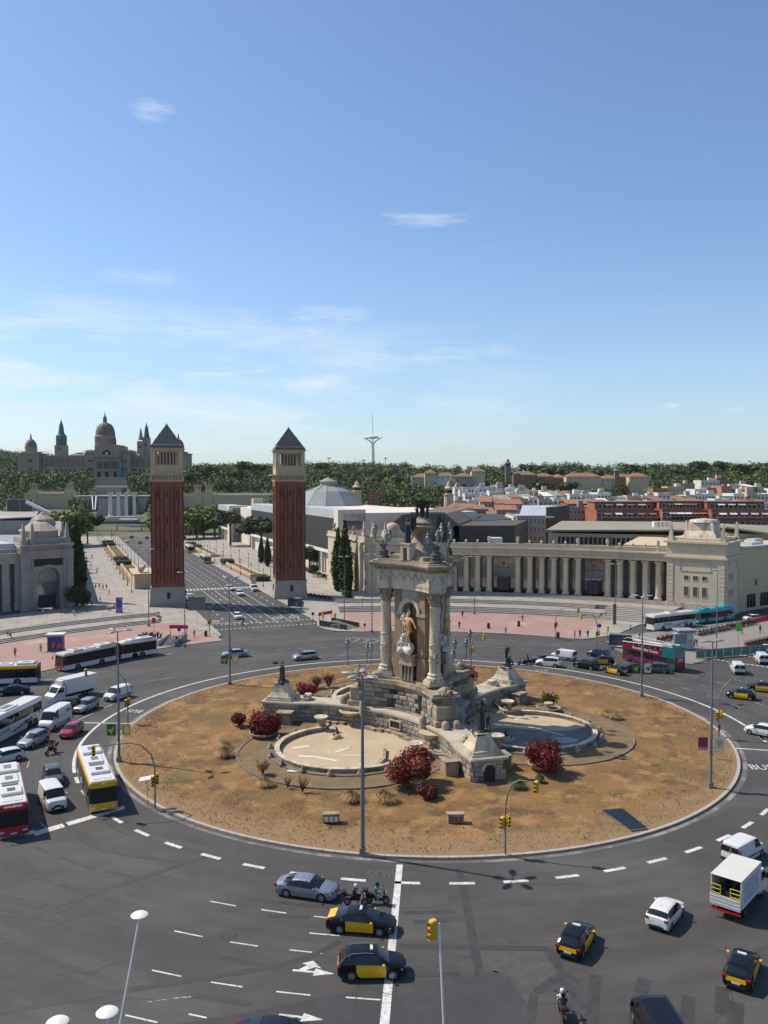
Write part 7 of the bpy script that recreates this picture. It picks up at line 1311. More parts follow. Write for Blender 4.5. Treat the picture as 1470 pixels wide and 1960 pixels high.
structure(sheet('shrub_bed',[UV(113,30.5),UV(160,36),UV(215,38),UV(215,41),UV(160,41),UV(118,33.8)],.15,DIRT))
for i in range(16):u=130+i*5.5;t=thing('shrub','small rounded shrub in the bed along the exhibition halls','shrub',UV(u,37-(160-u)*.12 if u<160 else 38,.1),0,'small shrubs along the exhibition halls');link('leaves',cloud('leaves',[(0,0,.5,.9,.9,.6)],160,.15,[HEDGE,LEAF_C],i),t)
# == vehicles
def paint(n,c,metal=0.0,rough=0.32):return M('paint_'+n,c,rough,metal=metal,var=0.04,scale=1.5,coat=0.0 if sum(c)<.1 else .4,spec=.35 if sum(c)<.1 else .5)
P_WHITE=paint('white',(0.62,0.62,0.60));P_BLACK=paint('black',(0.006,0.007,0.011),0,.14);P_YEL=paint('taxi_yellow',(0.80,0.42,0.004));P_SILV=paint('silver_blue',(0.28,0.31,0.38),.55,.3);P_SIL2=paint('silver',(0.38,0.40,0.42),.5,.3)
P_GREY=paint('grey',(0.085,0.09,0.095),.3);P_RED=paint('red',(0.32,0.012,0.03));P_BLUE=paint('dark_blue',(0.012,0.025,0.085));P_NAVY=paint('navy',(0.010,0.014,0.030));P_LBL=paint('pale_blue',(0.30,0.37,0.44),.35)
HEADL=M('headlight_glass',(0.55,0.57,0.58),0.1,var=0.05);TAILL=M('tail_light_red',(0.30,0.012,0.01),0.2);PLATE=M('number_plate',(0.6,0.6,0.58),0.5);TRIM=M('black_trim',(0.014,0.014,0.015),0.6);UNDER=M('underbody',(0.008,0.008,0.008),0.9);CARGL=M('car_glass',(0.010,0.014,0.017),0.04,var=0.1)
def lerpc(curve,x):
 if x <= curve[0][0]:return curve[0][1]
 for (x0,y0),(x1,y1) in zip(curve,curve[1:]):
  if x <= x1:return y0+(y1-y0)*(x-x0)/(x1-x0) if x1>x0 else y1
 return curve[-1][1]
def wheel(r=.33,w=.21,rim=ALU,spokes=7):
 if ('w',r,w,rim.name) in HUM:return HUM[('w',r,w,rim.name)]
 t=MB(RUB);prof=[(r*.66,-w/2),(r*.9,-w/2),(r*.98,-w*.38),(r,-w*.2),(r,w*.2),(r*.98,w*.38),(r*.9,w/2),(r*.66,w/2)]
 n=22;vs=[(p*cos(2*pi*i/n),z,p*sin(2*pi*i/n)) for p,z in prof for i in range(n)]
 t.add(vs,[(k*n+i,k*n+(i+1) % n,(k+1)*n+(i+1) % n,(k+1)*n+i) for k in range(len(prof)-1) for i in range(n)])
 rm=MB(UNDER);rm.cyl((0,-w*.3,0),(0,w*.3,0),r*.68,r*.68,18);rm.mat(rim)
 for s_ in (-1,1):
  y=s_*w*.42
  vs=[(q*cos(2*pi*i/n),y,q*sin(2*pi*i/n)) for q in (r*.68,r*.58) for i in range(n)];rm.add(vs,[(i,(i+1) % n,n+(i+1) % n,n+i) for i in range(n)])
  for k in range(spokes):
   a=2*pi*k/spokes;u=Vector((cos(a),0,sin(a)));v=Vector((-sin(a),0,cos(a)));o=Vector((0,y,0));rm.add([o+u*.03-v*.028,o+u*.03+v*.028,o+u*r*.62+v*.045,o+u*r*.62-v*.045],[(0,1,2,3)])
  rm.cyl((0,y*.9,0),(0,y*1.03,0),.06,.05,8)
 HUM[('w',r,w,rim.name)]=(t.mesh('tyre',40),rm.mesh('rim'));return HUM[('w',r,w,rim.name)]
def add_wheel(t,x,y,r=.33,w=.21,rim=ALU,spokes=7):
 a,b=wheel(r,w,rim,spokes);o=link('wheel',a,t,(x,y,r));link('rim',b,o)
def car(label,spec,cat='car',name='parked_car',group=None,col=P_WHITE,col2=None,rim=ALU):
 """spec: L, W, top curve, belt curve, wheel positions, wheel radius, glass ranges, screens; x forward, origin at the wheelbase middle on the ground"""
 t=thing(name,label,cat,group=group);x0,x1=spec['x'];Wd=spec['W']/2;R_=spec['r'];axs=spec['ax'];sill=.22
 cuts=sorted(set([x0,x0+.04,x0+.15,x1-.15,x1-.04,x1]+[p[0] for p in spec['top']]+[p[0] for p in spec['belt']]+[q for g in spec['glass'] for q in g]+list(spec['doors'])
      +[ax+R_*1.16*cos(a) for ax in axs for a in np.linspace(0,pi,9)]));
 xs=[cuts[0]]
 for c in cuts[1:]:
  if c-xs[-1]>.30:
   k=int((c-xs[-1])/.25)+1;b=xs[-1];xs += [b+(c-b)*i/k for i in range(1,k)]
  if c-xs[-1]>.012:xs.append(c)
 def sec(x):
  e=min(1,(x-x0)/.5);f=min(1,(x1-x)/.7);nar=1-.13*(1-e) ** 2-.20*(1-f) ** 2
  top=lerpc(spec['top'],x);belt=min(lerpc(spec['belt'],x),top-.02);wl=Wd*nar;lo=sill
  for ax in axs:
   if abs(x-ax)<R_*1.16:lo=max(lo,R_+sqrt(max((R_*1.16) ** 2-(x-ax) ** 2,0))-.02)
  if x-x0<.1:lo=max(lo,.34)
  if x1-x<.1:lo=max(lo,.30)
  cab=max(0,min(1,(top-belt-.06)/.35));wr=wl-.07-spec.get('tumble',.17)*cab
  hi=max(lo+.02,belt*.62+.05)
  return [(wl-.05,lo),(wl-.005,min(hi,max(lo+.02,.48))),(wl,max(hi,lo+.04)),(wl-.035,belt),(wr,top-.05*(1 if cab<.2 else 1.4)),(wr*.80,top-.015),(wr*.4,top),(0,top+.006)]
 Sx=[sec(x) for x in xs];bm={}
 def put(key,mat,quad):
  if key not in bm:bm[key]=MB(mat)
  bm[key].mat(mat);bm[key].add(quad,[(0,1,2,3)])
 scr=spec['screens']      # (name, x from, x to)
 NP=8;dx=sorted(spec['doors'])
 for i in range(len(xs)-1):
  xm=(xs[i]+xs[i+1])/2
  for k in range(NP-1):
   for s_ in (-1,1):
    a,b=Sx[i],Sx[i+1];q=[(xs[i],s_*a[k][0],a[k][1]),(xs[i+1],s_*b[k][0],b[k][1]),(xs[i+1],s_*b[k+1][0],b[k+1][1]),(xs[i],s_*a[k+1][0],a[k+1][1])]
    if s_<0:q=q[::-1]
    key,mat='body',col
    if k == 3:
     for gi,(g0,g1) in enumerate(spec['glass']):
      if g0 <= xm <= g1:key,mat=('side_window',gi,s_),CARGL
     if key == 'body' and lerpc(spec['top'],xm)-lerpc(spec['belt'],xm)>.3 and not spec.get('van'):mat=TRIM
    if k >= 4:
     for nm,a0,a1 in scr:
      if a0 <= xm <= a1:key,mat=(nm,0,0),CARGL
    if k in (0,1,2) and key == 'body':
     for di in range(len(dx)-1):
      if dx[di] <= xm <= dx[di+1]:key,mat=('door',di,s_),(col2 or col)
     if k == 0 and spec.get('clad'):mat=TRIM if key == 'body' else mat
    if col2 and k == 3 and 0:pass
    put(key,mat,q)
 b=bm['body'];n=NP
 for idx,fl in ((0,0),(-1,1)):
  x=xs[idx];P=[(x,y,z) for y,z in Sx[idx]]+[(x,-y,z) for y,z in Sx[idx][::-1][1:]];b.mat(col);b.add(P,[tuple(range(len(P)))[::-1] if fl == 0 else tuple(range(len(P)))])
 if col2:      # boot lid in the second colour
  hb=MB(col2);z1_=lerpc(spec['belt'],x0+.1)-.04;zb=spec.get('lid',.62);hb.add([(x0-.012,-Wd*.66,zb),(x0-.012,Wd*.66,zb),(x0-.0,Wd*.7,z1_),(x0-.0,-Wd*.7,z1_),(x0+.05,-Wd*.66,zb),(x0+.05,Wd*.66,zb),(x0+.06,Wd*.7,z1_),(x0+.06,-Wd*.7,z1_)],[(3,2,1,0),(4,5,6,7),(0,1,5,4),(1,2,6,5),(2,3,7,6),(3,0,4,7)]);hb.obj('boot_lid',t)
  if spec.get('lidtop'):
   xa,xb=spec['lidtop'];lt=MB(col2);A=[xa+(xb-xa)*i/4 for i in range(5)]
   for p,q in zip(A,A[1:]):lt.add([(p,-Wd*.7,lerpc(spec['top'],p)+.012),(q,-Wd*.66,lerpc(spec['top'],q)+.012),(q,Wd*.66,lerpc(spec['top'],q)+.012),(p,Wd*.7,lerpc(spec['top'],p)+.012)],[(0,1,2,3)])
   lt.obj('boot_top',t)
 u=b;u.mat(UNDER);u.box(x0+.12,x1-.12,-Wd+.2,Wd-.2,.2,.75 if not spec.get('van') else .8);u.mat(TRIM)
 u.box(x1-.05,x1+.012,-Wd*.52,Wd*.52,.34,.52);u.box(x0-.01,x0+.05,-Wd*.6,Wd*.6,.30,.44);u.box(x1-.04,x1+.02,-Wd*.3,Wd*.3,.60,.72)
 b.obj('body',t,smooth=32)
 done=set()
 for key in bm:
  if key == 'body':continue
  nm=key[0] if isinstance(key,tuple) else key
  o=bm[key].obj(nm,t,smooth=32)
 for s_ in (-1,1):
  hl=MB(HEADL);zt=lerpc(spec['top'],x1-.1);hz=min(spec.get('hz',.68),zt-.12);hl.add([(x1-.06,s_*Wd*.45,hz-.07),(x1-.30,s_*(Wd-.04),hz-.02),(x1-.34,s_*(Wd-.045),hz+.08),(x1-.09,s_*Wd*.45,hz+.05),(x1-.2,s_*Wd*.45,hz-.07),(x1-.45,s_*(Wd-.2),hz-.02),(x1-.5,s_*(Wd-.2),hz+.08),(x1-.25,s_*Wd*.45,hz+.05)],[(0,1,2,3),(7,6,5,4),(0,4,5,1),(1,5,6,2),(2,6,7,3),(3,7,4,0)])
  o=hl.obj('headlight',t);o.data.transform(Matrix.Translation((.045,s_*.012,0)))
  tl=MB(TAILL);tz=spec.get('tz',.8);tl.bbox(x0-.02,x0+.16,*sorted((s_*Wd*(.62 if not spec.get('van') else .84),s_*(Wd*.95-.0))),tz,tz+(.16 if not spec.get('van') else .5),.02);tl.obj('tail_light',t)
  mr=MB(spec.get('mirror',None) or (col2 or col));mx_=spec['mx'];mr.bbox(mx_-.08,mx_+.08,*sorted((s_*(Wd+.01),s_*(Wd+.2))),lerpc(spec['belt'],mx_)-.0,lerpc(spec['belt'],mx_)+(.13 if not spec.get('van') else .28),.02);mr.obj('mirror',t)
  for ax in axs:add_wheel(t,ax,s_*(Wd-.12),R_,.22,rim)
 if spec.get('van'):
  H_=lerpc(spec['top'],x0+.1);
  for s_ in (-1,1):w=MB(CARGL);w.bbox(x0-.02,x0+.05,*sorted((s_*.08,s_*Wd*.78)),H_*.60,H_*.88,.02);w.obj('rear_window',t)
  w=MB(TRIM);w.bbox(x0-.06,x0+.1,-Wd+.05,Wd-.05,.34,.56,.03);w.box(x0-.012,x0+.02,-.015,.015,.56,H_-.15);[w.box(-1.9,1.1,*sorted((s_*(Wd-.01),s_*(Wd+.012))),.55,.66) for s_ in (-1,1)];w.box(x1-.2,x1+.02,-Wd*.62,Wd*.62,.33,.6);w.obj('bumper',t)
 for x in (x0-.025,x1+.012):p=MB(PLATE);p.box(x,x+.02,-.26,.26,.5 if x<0 else .38,.62 if x<0 else .5);p.obj('number_plate',t)
 return t
SED=dict(x=(-2.42,2.46),W=1.86,r=.34,ax=(-1.42,1.42),top=[(-2.42,.80),(-2.38,.95),(-2.1,1.04),(-1.75,1.13),(-1.0,1.38),(-.5,1.45),(.1,1.46),(.45,1.40),(1.25,1.02),(1.6,.97),(2.1,.86),(2.38,.70),(2.46,.5)],belt=[(-2.42,.72),(-2.0,.93),(-1.0,.95),(1.0,.91),(2.1,.74),(2.46,.45)],glass=[(-1.25,-.35),(-.28,.95)],doors=(-1.0,-.15,.98),screens=(('rear_window',-1.72,-.95),('windscreen',.47,1.24)),mx=.85,lid=.66,lidtop=(-2.36,-1.8))
SUV=dict(x=(-2.2,2.2),W=1.86,r=.35,ax=(-1.32,1.34),top=[(-2.2,.78),(-2.16,1.0),(-2.02,1.12),(-1.72,1.50),(-1.4,1.60),(-.4,1.65),(.2,1.62),(.42,1.56),(1.12,1.10),(1.5,1.04),(2.0,.93),(2.14,.80),(2.2,.55)],belt=[(-2.2,.75),(-2.05,1.06),(-1.0,1.05),(.9,.99),(2.0,.80),(2.2,.5)],glass=[(-1.75,-1.25),(-1.15,-.35),(-.28,.85)],doors=(-1.0,-.22,.9),screens=(('rear_window',-2.02,-1.68),('windscreen',.44,1.11)),mx=.75,lid=.68,clad=True)
HAT=dict(x=(-1.98,2.05),W=1.78,r=.32,ax=(-1.25,1.30),top=[(-1.98,.75),(-1.95,.98),(-1.82,1.08),(-1.5,1.36),(-1.2,1.44),(-.2,1.48),(.25,1.45),(.42,1.40),(1.12,1.02),(1.45,.96),(1.85,.84),(1.99,.70),(2.05,.5)],belt=[(-1.98,.72),(-1.85,1.0),(-1.0,.98),(.9,.92),(1.85,.74),(2.05,.45)],glass=[(-1.5,-1.1),(-1.0,-.3),(-.22,.85)],doors=(-.95,-.18,.9),screens=(('rear_window',-1.8,-1.45),('windscreen',.44,1.10)),mx=.75,lid=.62)
WAG=dict(SED,x=(-2.3,2.3),top=[(-2.3,.78),(-2.25,1.0),(-2.1,1.08),(-1.8,1.40),(-1.3,1.47),(.1,1.50),(.42,1.44),(1.2,1.04),(1.6,.98),(2.0,.86),(2.24,.70),(2.3,.5)],belt=[(-2.3,.74),(-2.1,.98),(1.0,.92),(2.0,.76),(2.3,.45)],glass=[(-1.9,-1.2),(-1.12,-.35),(-.28,.9)],screens=(('rear_window',-2.1,-1.8),('windscreen',.44,1.18)))
VAN=dict(x=(-2.35,2.35),W=1.98,r=.34,ax=(-1.42,1.48),tumble=.08,van=1,top=[(-2.35,.8),(-2.34,1.75),(-2.28,1.93),(-2.0,1.97),(.6,1.98),(.95,1.92),(1.68,1.25),(2.15,1.08),(2.3,.85),(2.35,.5)],belt=[(-2.35,.75),(-2.3,1.15),(1.6,1.12),(2.2,.86),(2.35,.5)],glass=[(.42,1.35)],doors=(-.85,.35,1.42),screens=(('windscreen',.97,1.66),),mx=1.25,hz=.82,tz=.95)
BIGV=dict(VAN,x=(-2.9,2.75),W=2.03,ax=(-1.75,1.85),r=.36,top=[(-2.9,.8),(-2.89,2.3),(-2.82,2.5),(-2.5,2.54),(1.0,2.52),(1.35,2.38),(2.08,1.38),(2.55,1.15),(2.7,.9),(2.75,.5)],belt=[(-2.9,.75),(-2.8,1.3),(1.9,1.28),(2.5,.98),(2.75,.5)],glass=[(.75,1.7)],doors=(-.7,.62,1.8),screens=(('windscreen',1.40,2.06),),mx=1.6,hz=.9)
SVAN=dict(VAN,x=(-2.2,2.2),W=1.85,ax=(-1.35,1.40),r=.32,top=[(-2.2,.8),(-2.19,1.6),(-2.12,1.78),(-1.8,1.83),(.5,1.84),(.8,1.78),(1.45,1.16),(1.95,1.02),(2.14,.8),(2.2,.5)],belt=[(-2.2,.75),(-2.1,1.08),(1.3,1.04),(2.0,.82),(2.2,.5)],glass=[(.3,1.15)],doors=(-.8,.25,1.2),screens=(('windscreen',.82,1.43),),mx=1.05,hz=.75)
PVAN=dict(VAN,glass=[(-2.1,-1.1),(-1.02,.25),(.42,1.35)],screens=(('windscreen',.97,1.66),))
PROTO={}
def get(kind,col,col2=None,rim=ALU):
 key=(kind,col.name,col2.name if col2 else '',rim.name)
 return key
def veh(kind,label,loc,rz,col=P_WHITE,col2=None,cat='car',name='car',group=None,rim=ALU,sign=False):
 spec=dict(sed=SED,suv=SUV,hat=HAT,wag=WAG,van=VAN,bigv=BIGV,svan=SVAN,pvan=PVAN)[kind];key=(kind,col.name,col2.name if col2 else '',sign)
 if key in PROTO:t=dup(PROTO[key],loc,rz,label);t.name=name
 else:
  t=car(label,spec,cat,name,None,col,col2,rim);t.location=loc;t.rotation_euler=(0,0,rz);PROTO[key]=t
  if sign:
   zt=lerpc(spec['top'],.0);s_=MB(PLATE);s_.bbox(-.1,.08,-.28,.28,zt+.02,zt+.14,.02);s_.mat(M('taxi_sign_green',(.1,.45,.15),.5));s_.box(-.02,.03,.14,.24,zt+.14,zt+.17);s_.obj('roof_sign',t)
  if kind in ('sed','suv','hat','wag') and not sign:
   an=MB(TRIM);an.cyl((-.9,0,1.4),(-1.0,0,1.6),.015,.01,4);an.obj('aerial',t)
  if kind in ('suv','wag'):
   rr=MB(ALU)
   for s_ in (-1,1):rr.tube([(-1.5,s_*.62,1.52),(-1.3,s_*.62,1.64),(-.4,s_*.62,1.69 if kind == 'suv' else 1.55),(.1,s_*.62,1.64 if kind == 'suv' else 1.52)],.018,5)
   rr.obj('roof_rail',t)
 t['category']=cat
 if group:t['group']=group
 elif 'group' in t:del t['group']
 return t
def wheels2(rear,front,side,track=.8):
 """pose from the contact points of the two visible wheels; side: which flank is seen (-1 right, +1 left)"""
 a,b=G(*rear),G(*front);d=(b-a).normalized();n=Vector((-d.y,d.x,0));c=(a+b)/2-n*track*side
 return (c.x,c.y,0.012),atan2(d.y,d.x)
def at(px,py,ang,z=0.012):p=G(px,py);return (p.x,p.y,z),ang
TG='black and yellow taxis'
def V(kind,label,pose,**k):return veh(kind,label,pose[0],pose[1],**k)
V('sed','silver blue fastback sedan waiting behind the two scooters near the stop line',wheels2((546,1717),(617.5,1727),-1),col=P_SILV)
V('sed','black and yellow sedan taxi beside the scooters, nose over the stop line',wheels2((646.7,1786.7),(730,1793),-1),col=P_BLACK,col2=P_YEL,sign=True,cat='taxi',name='taxi',group=TG)
V('suv','black and yellow crossover taxi stopped over the white stop line, nearest the camera',wheels2((668,1877.7),(756,1876),-1),col=P_BLACK,col2=P_YEL,sign=True,cat='taxi',name='taxi',group=TG)
V('hat','black and yellow taxi seen from behind left of the small white hatchback',wheels2((1111,1841),(1138,1797),-1,.78),col=P_BLACK,col2=P_YEL,sign=True,cat='taxi',name='taxi',group=TG)
V('hat','small white hatchback driving away between the taxi and the box truck',wheels2((1281,1785),(1307,1752),-1,.78),col=P_WHITE)
V('hat','black and yellow taxi seen from behind below the box truck at the right edge',wheels2((1436,1900.5),(1453,1855),-1,.78),col=P_BLACK,col2=P_YEL,sign=True,cat='taxi',name='taxi',group=TG)
V('pvan','black people carrier cut off by the bottom edge of the picture',((15.75,47.4,0.012),radians(94)),col=P_BLACK,cat='van',name='van')
V('sed','dark car whose roof just shows at the bottom edge left of the stop line',((-6.0,46.6,0.012),radians(-4)),col=P_NAVY)
V('svan','white panel van just beyond the box truck at the right edge',wheels2((1420,1660),(1460,1637),-1),col=P_WHITE,cat='van',name='van')
V('van','white van with black grille beside the red bus on the left',wheels2((71.3,1527),(95,1562),-1,.85),col=P_WHITE,cat='van',name='van')
V('suv','dark grey crossover directly behind the white van with black grille',at(101,1497,radians(-64)),col=P_GREY)
V('hat','white hatchback at the left edge above the red bus',at(9,1458,radians(-135)),col=P_WHITE)
V('suv','white crossover with black roof behind the motorcyclist in red',wheels2((88.4,1420),(62,1433),1),col=P_SIL2)
V('hat','red hatchback between the motorcyclist and the ring line',wheels2((158,1400),(139,1413.5),1,.78),col=P_RED)
tip=V('bigv','white high roof delivery van with courier lettering behind the red hatchback',wheels2((136,1380),(98,1402),1,.87),col=P_WHITE,cat='van',name='delivery_van')
lettering('TIPSA',.62,M('lettering_dark',(.05,.06,.10),.6),tip,Matrix.Translation((-1.55,1.045,1.75)) @ Matrix.Rotation(pi,4,'Z') @ Matrix.Rotation(radians(86),4,'X'))
lettering('mensajeria urgente',.17,M('lettering_dark',(.05,.06,.10),.6),tip,Matrix.Translation((-.1,1.055,1.5)) @ Matrix.Rotation(pi,4,'Z') @ Matrix.Rotation(radians(86),4,'X'))
V('suv','silver crossover between the courier van and the small white van',wheels2((185.6,1355),(163,1366),1),col=P_SIL2)
V('svan','white panel van beside the left lamp post next to the round island',wheels2((249,1333),(217,1344),1,.8),col=P_WHITE,cat='van',name='van')
V('pvan','black people carrier half hidden between the courier van and the white truck',at(117,1365,radians(-139)),col=P_NAVY,cat='van',name='van')
V('sed','dark blue sedan behind the white coach at the left edge',at(24,1329,radians(-162)),col=P_NAVY)
V('sed','pale blue sedan passing the lamp post with green and yellow banners',wheels2((464,1258),(438,1260),1,.8),col=P_LBL)
V('wag','silver estate car crossing the far side of the ring',wheels2((600.6,1262),(572.9,1265),1,.8),col=P_SIL2)
V('suv','white crossover behind the scooter rider on the right of the ring',wheels2((1062,1278),(1035,1275.5),1),col=P_WHITE)
V('sed','dark sedan half hidden behind the white crossover',at(1042,1268,radians(172)),col=P_GREY)
V('svan','small white van beyond the white crossover on the right of the ring',wheels2((1087,1265.5),(1063,1262.5),1),col=P_WHITE,cat='van',name='van')
V('hat','bright dark blue hatchback near the bus shelter',wheels2((1156.6,1260),(1127,1256),1),col=P_BLUE)
V('suv','black crossover between the white crossover and the first taxi',wheels2((1131,1283),(1104,1278.5),1),col=P_BLACK)
V('hat','black and yellow taxi half hidden behind the black crossover',at(1153,1271,radians(168)),col=P_BLACK,col2=P_YEL,sign=True,cat='taxi',name='taxi',group=TG)
V('hat','black and yellow taxi in front of the double decker bus beside the bus lane',wheels2((1186,1293.5),(1158,1288),1,.78),col=P_BLACK,col2=P_YEL,sign=True,cat='taxi',name='taxi',group=TG)
V('sed','dark sedan squeezed between the taxi and the double decker bus',at(1210,1287,radians(166)),col=P_NAVY)
V('suv','dark grey crossover at the back of the double decker bus',at(1255,1287,radians(164)),col=P_GREY)
V('svan','white van driving away towards the crossing right of the double decker',at(1411,1287,radians(78)),col=P_WHITE,cat='van',name='van')
V('hat','black and yellow taxi alone on the road at the right, left of the pair',at(1419,1337,radians(150)),col=P_BLACK,col2=P_YEL,sign=True,cat='taxi',name='taxi',group=TG)
V('hat','black and yellow taxi at the right edge under the traffic light arm',at(1457,1323,radians(160)),col=P_BLACK,col2=P_YEL,sign=True,cat='taxi',name='taxi',group=TG)
V('svan','white van at the right edge past the crossing',at(1457,1268,radians(80)),col=P_WHITE,cat='van',name='van')
V('hat','white car at the right edge beyond the white van',at(1467,1248,radians(80)),col=P_WHITE)
V('hat','white hatchback at the right edge beside the bus lane line',at(1459,1407,radians(138)),col=P_WHITE)
V('hat','white car parked near the red barriers at the right',at(1439,1188,radians(190)),col=P_WHITE)
ad=atan2(-AX.y,-AX.x)
V('hat','white car with red stripes heading down the avenue to the crossing',at(455,1184,ad,.02),col=P_WHITE)
V('suv','white crossover on the avenue just below the striped crossing',at(459,1140,ad,.02),col=P_WHITE)
V('wag','white patrol car on the striped crossing of the avenue',at(440,1130,ad+.25,.02),col=P_WHITE)
V('svan','white van on the avenue beside the right brick tower',at(486,1131,ad,.02),col=P_WHITE,cat='van',name='van')
V('hat','white car waiting beside the base of the left brick tower',at(362,1146,ad+pi,.02),col=P_WHITE)
V('hat','pale car waiting behind the dark one beside the left brick tower',at(361,1156,ad+pi,.02),col=P_SIL2)
V('suv','dark car in the shade beside the left brick tower',at(362,1165,ad+pi,.02),col=P_NAVY)
for i,(x,y,c,l) in enumerate(((243,1038,P_WHITE,'small distant white car far up the avenue'),(252,1030,P_NAVY,'small distant dark car far up the avenue'),(268,1041,P_GREY,'grey distant car on the upper avenue'),(281,1031,P_RED,'reddish distant car at the top of the avenue'),(213,1025,P_LBL,'pale distant car at the left end of the upper avenue'))):
 V('hat',l,at(x,y,ad+(pi if i % 2 else 0),.02),col=c)
def text_side(t,txt,size,mat,x,y,z,side,name='lettering',tilt=90):
 m=Matrix.Translation((x,y,z)) @ Matrix.Rotation(0 if side<0 else pi,4,'Z') @ Matrix.Rotation(radians(tilt),4,'X');return lettering(txt,size,mat,t,m,name)
def bus(label,loc,rz,L=12.0,H=3.05,W=2.55,lower=P_WHITE,upper=None,frontc=None,roofc=None,stripe=None,name='city_bus',cat='bus',group=None,units=True,parts=1,coach=False,winband=(1.05,2.45),rear=None):
 t=thing(name,label,cat,loc,rz,group);upper=upper or TRIM;frontc=frontc or lower;roofc=roofc or P_WHITE;hw=W/2;x0,x1=-L/2,L/2;wb0,wb1=winband
 axs=[x1-2.75,x0+3.0]+([x0+1.7] if coach and L>12.5 else []);R_=.48;b=MB(lower)
 xs=sorted(set([x0,x1]+[a+s_*.62 for a in axs for s_ in (-1,1)]+[a+.6*cos(q) for a in axs for q in np.linspace(0,pi,7)]));
 for xa,xb in zip(xs,xs[1:]):
  xm=(xa+xb)/2;
  def lo_(x):
   v=.28
   for a in axs:
    if abs(x-a)<.6:v=max(v,.42+sqrt(.36-(x-a) ** 2))
   return v
  inb=any(abs(xm-a)<.6 for a in axs)
  for s_ in (-1,1):
   q=[(xa,s_*hw,lo_(xa+1e-4) if inb else .28),(xb,s_*hw,lo_(xb-1e-4) if inb else .28),(xb,s_*hw,wb0),(xa,s_*hw,wb0)];b.add(q,[(0,1,2,3) if s_<0 else (3,2,1,0)])
 b.mat(UNDER);b.box(x0+.1,x1-.15,-hw+.32,hw-.32,.25,wb0);b.box(axs[0]+.65,x1-.2,-hw+.02,hw-.02,.3,.9);b.box(x0+.05,axs[-1]-.65,-hw+.02,hw-.02,.3,.9)
 b.mat(rear or lower);b.box(x0-.0,x0+.06,-hw,hw,.35,H-.1);b.mat(frontc);b.box(x1-.12,x1,-hw+.0,hw-.0,.28,1.0);b.mat(upper);b.box(x0+.06,x1-.15,-hw+.03,hw-.03,wb0,wb1)
 b.mat(stripe or roofc);b.bbox(x0,x1-.05,-hw,hw,wb1,H-.12,.05);b.mat(roofc);b.bbox(x0+.1,x1-.2,-hw+.12,hw-.12,H-.125,H,.05);b.obj('body',t)
 nw=int((L-1.2)/1.45);wl=(L-.9)/nw;wm={}
 for s_ in (-1,1):
  for i in range(nw):
   xa=x0+.35+i*wl;isdoor=(s_<0 and not coach and i in (nw-1,nw // 2)) or (coach and s_<0 and i == nw-1)
   if isdoor:d=MB(CARGL);d.box(xa+.08,xa+wl-.08,*sorted((s_*(hw+.0),s_*(hw+.02))),.4,wb1-.05);d.mat(TRIM);d.box(xa+wl/2-.03,xa+wl/2+.03,*sorted((s_*hw,s_*(hw+.03))),.4,wb1-.05);d.obj('door',t)
   else:
    if (s_,) not in wm:w=MB(CARGL);w.box(-wl/2+.05,wl/2-.05,*sorted((-.01,.01)),-(wb1-wb0)/2+.05,(wb1-wb0)/2-.05);wm[(s_,)]=w.mesh('window')
    link('window',wm[(s_,)],t,(xa+wl/2,s_*(hw-.012),(wb0+wb1)/2))
 f=MB(CARGL);zt=H-.38;f.add([(x1,-hw+.12,1.0),(x1,hw-.12,1.0),(x1-.12,hw-.14,zt),(x1-.12,-hw+.14,zt),(x1-.16,-hw+.12,1.0),(x1-.16,hw-.12,1.0),(x1-.3,hw-.14,zt),(x1-.3,-hw+.14,zt)],[(0,1,2,3),(7,6,5,4),(0,4,5,1),(1,5,6,2),(2,6,7,3),(3,7,4,0)]);f.obj('windscreen',t)
 p=MB(TRIM);p.box(x1-.2,x1-.06,-hw+.1,hw-.1,zt+.01,H-.14);p.obj('destination_board',t)
 ltm=M('amber_letters',(.75,.75,.7),.5);emis(ltm,(.9,.9,.8),.6);lettering('NO EN SERVICIO' if 'red' in label and 'front' in label else '13',.2,ltm,t,Matrix.Translation((x1-.05,0,H-.26)) @ Matrix.Rotation(pi/2,4,'Z') @ Matrix.Rotation(pi/2,4,'X'),'destination')
 if rear is None:rw=MB(CARGL);rw.box(x0-.015,x0+.02,-hw+.2,hw-.2,1.5,2.5);rw.obj('rear_window',t)
 for s_ in (-1,1):
  h=MB(HEADL);h.bbox(x1-.1,x1+.02,*sorted((s_*(hw-.5),s_*(hw-.12))),.52,.68,.02);h.obj('headlight',t);tl=MB(TAILL);tl.bbox(x0-.02,x0+.05,*sorted((s_*(hw-.2),s_*(hw-.06))),.7,1.2,.02);tl.obj('tail_light',t)
  mr=MB(TRIM);mr.tube([(x1-.1,s_*(hw-.1),H-.35),(x1+.25,s_*(hw+.12),H-.4),(x1+.28,s_*(hw+.16),H-.65)],.03,5);mr.bbox(x1+.2,x1+.3,*sorted((s_*(hw+.05),s_*(hw+.27))),H-1.1,H-.65,.02);mr.obj('mirror',t)
  for a in axs:add_wheel(t,a,s_*(hw-.17),R_,.28,M('steel_rim',(.25,.25,.25),.5,metal=.5),5)
 pl=MB(PLATE);pl.box(x1,x1+.02,-.26,.26,.36,.48);pl.obj('number_plate',t)
 wi=MB(TRIM)
 for s_ in (-.5,.5):wi.tube([(x1+.02,s_,.98),(x1+.0,s_+.35,1.45)],.018,4)
 wi.obj('wiper',t)
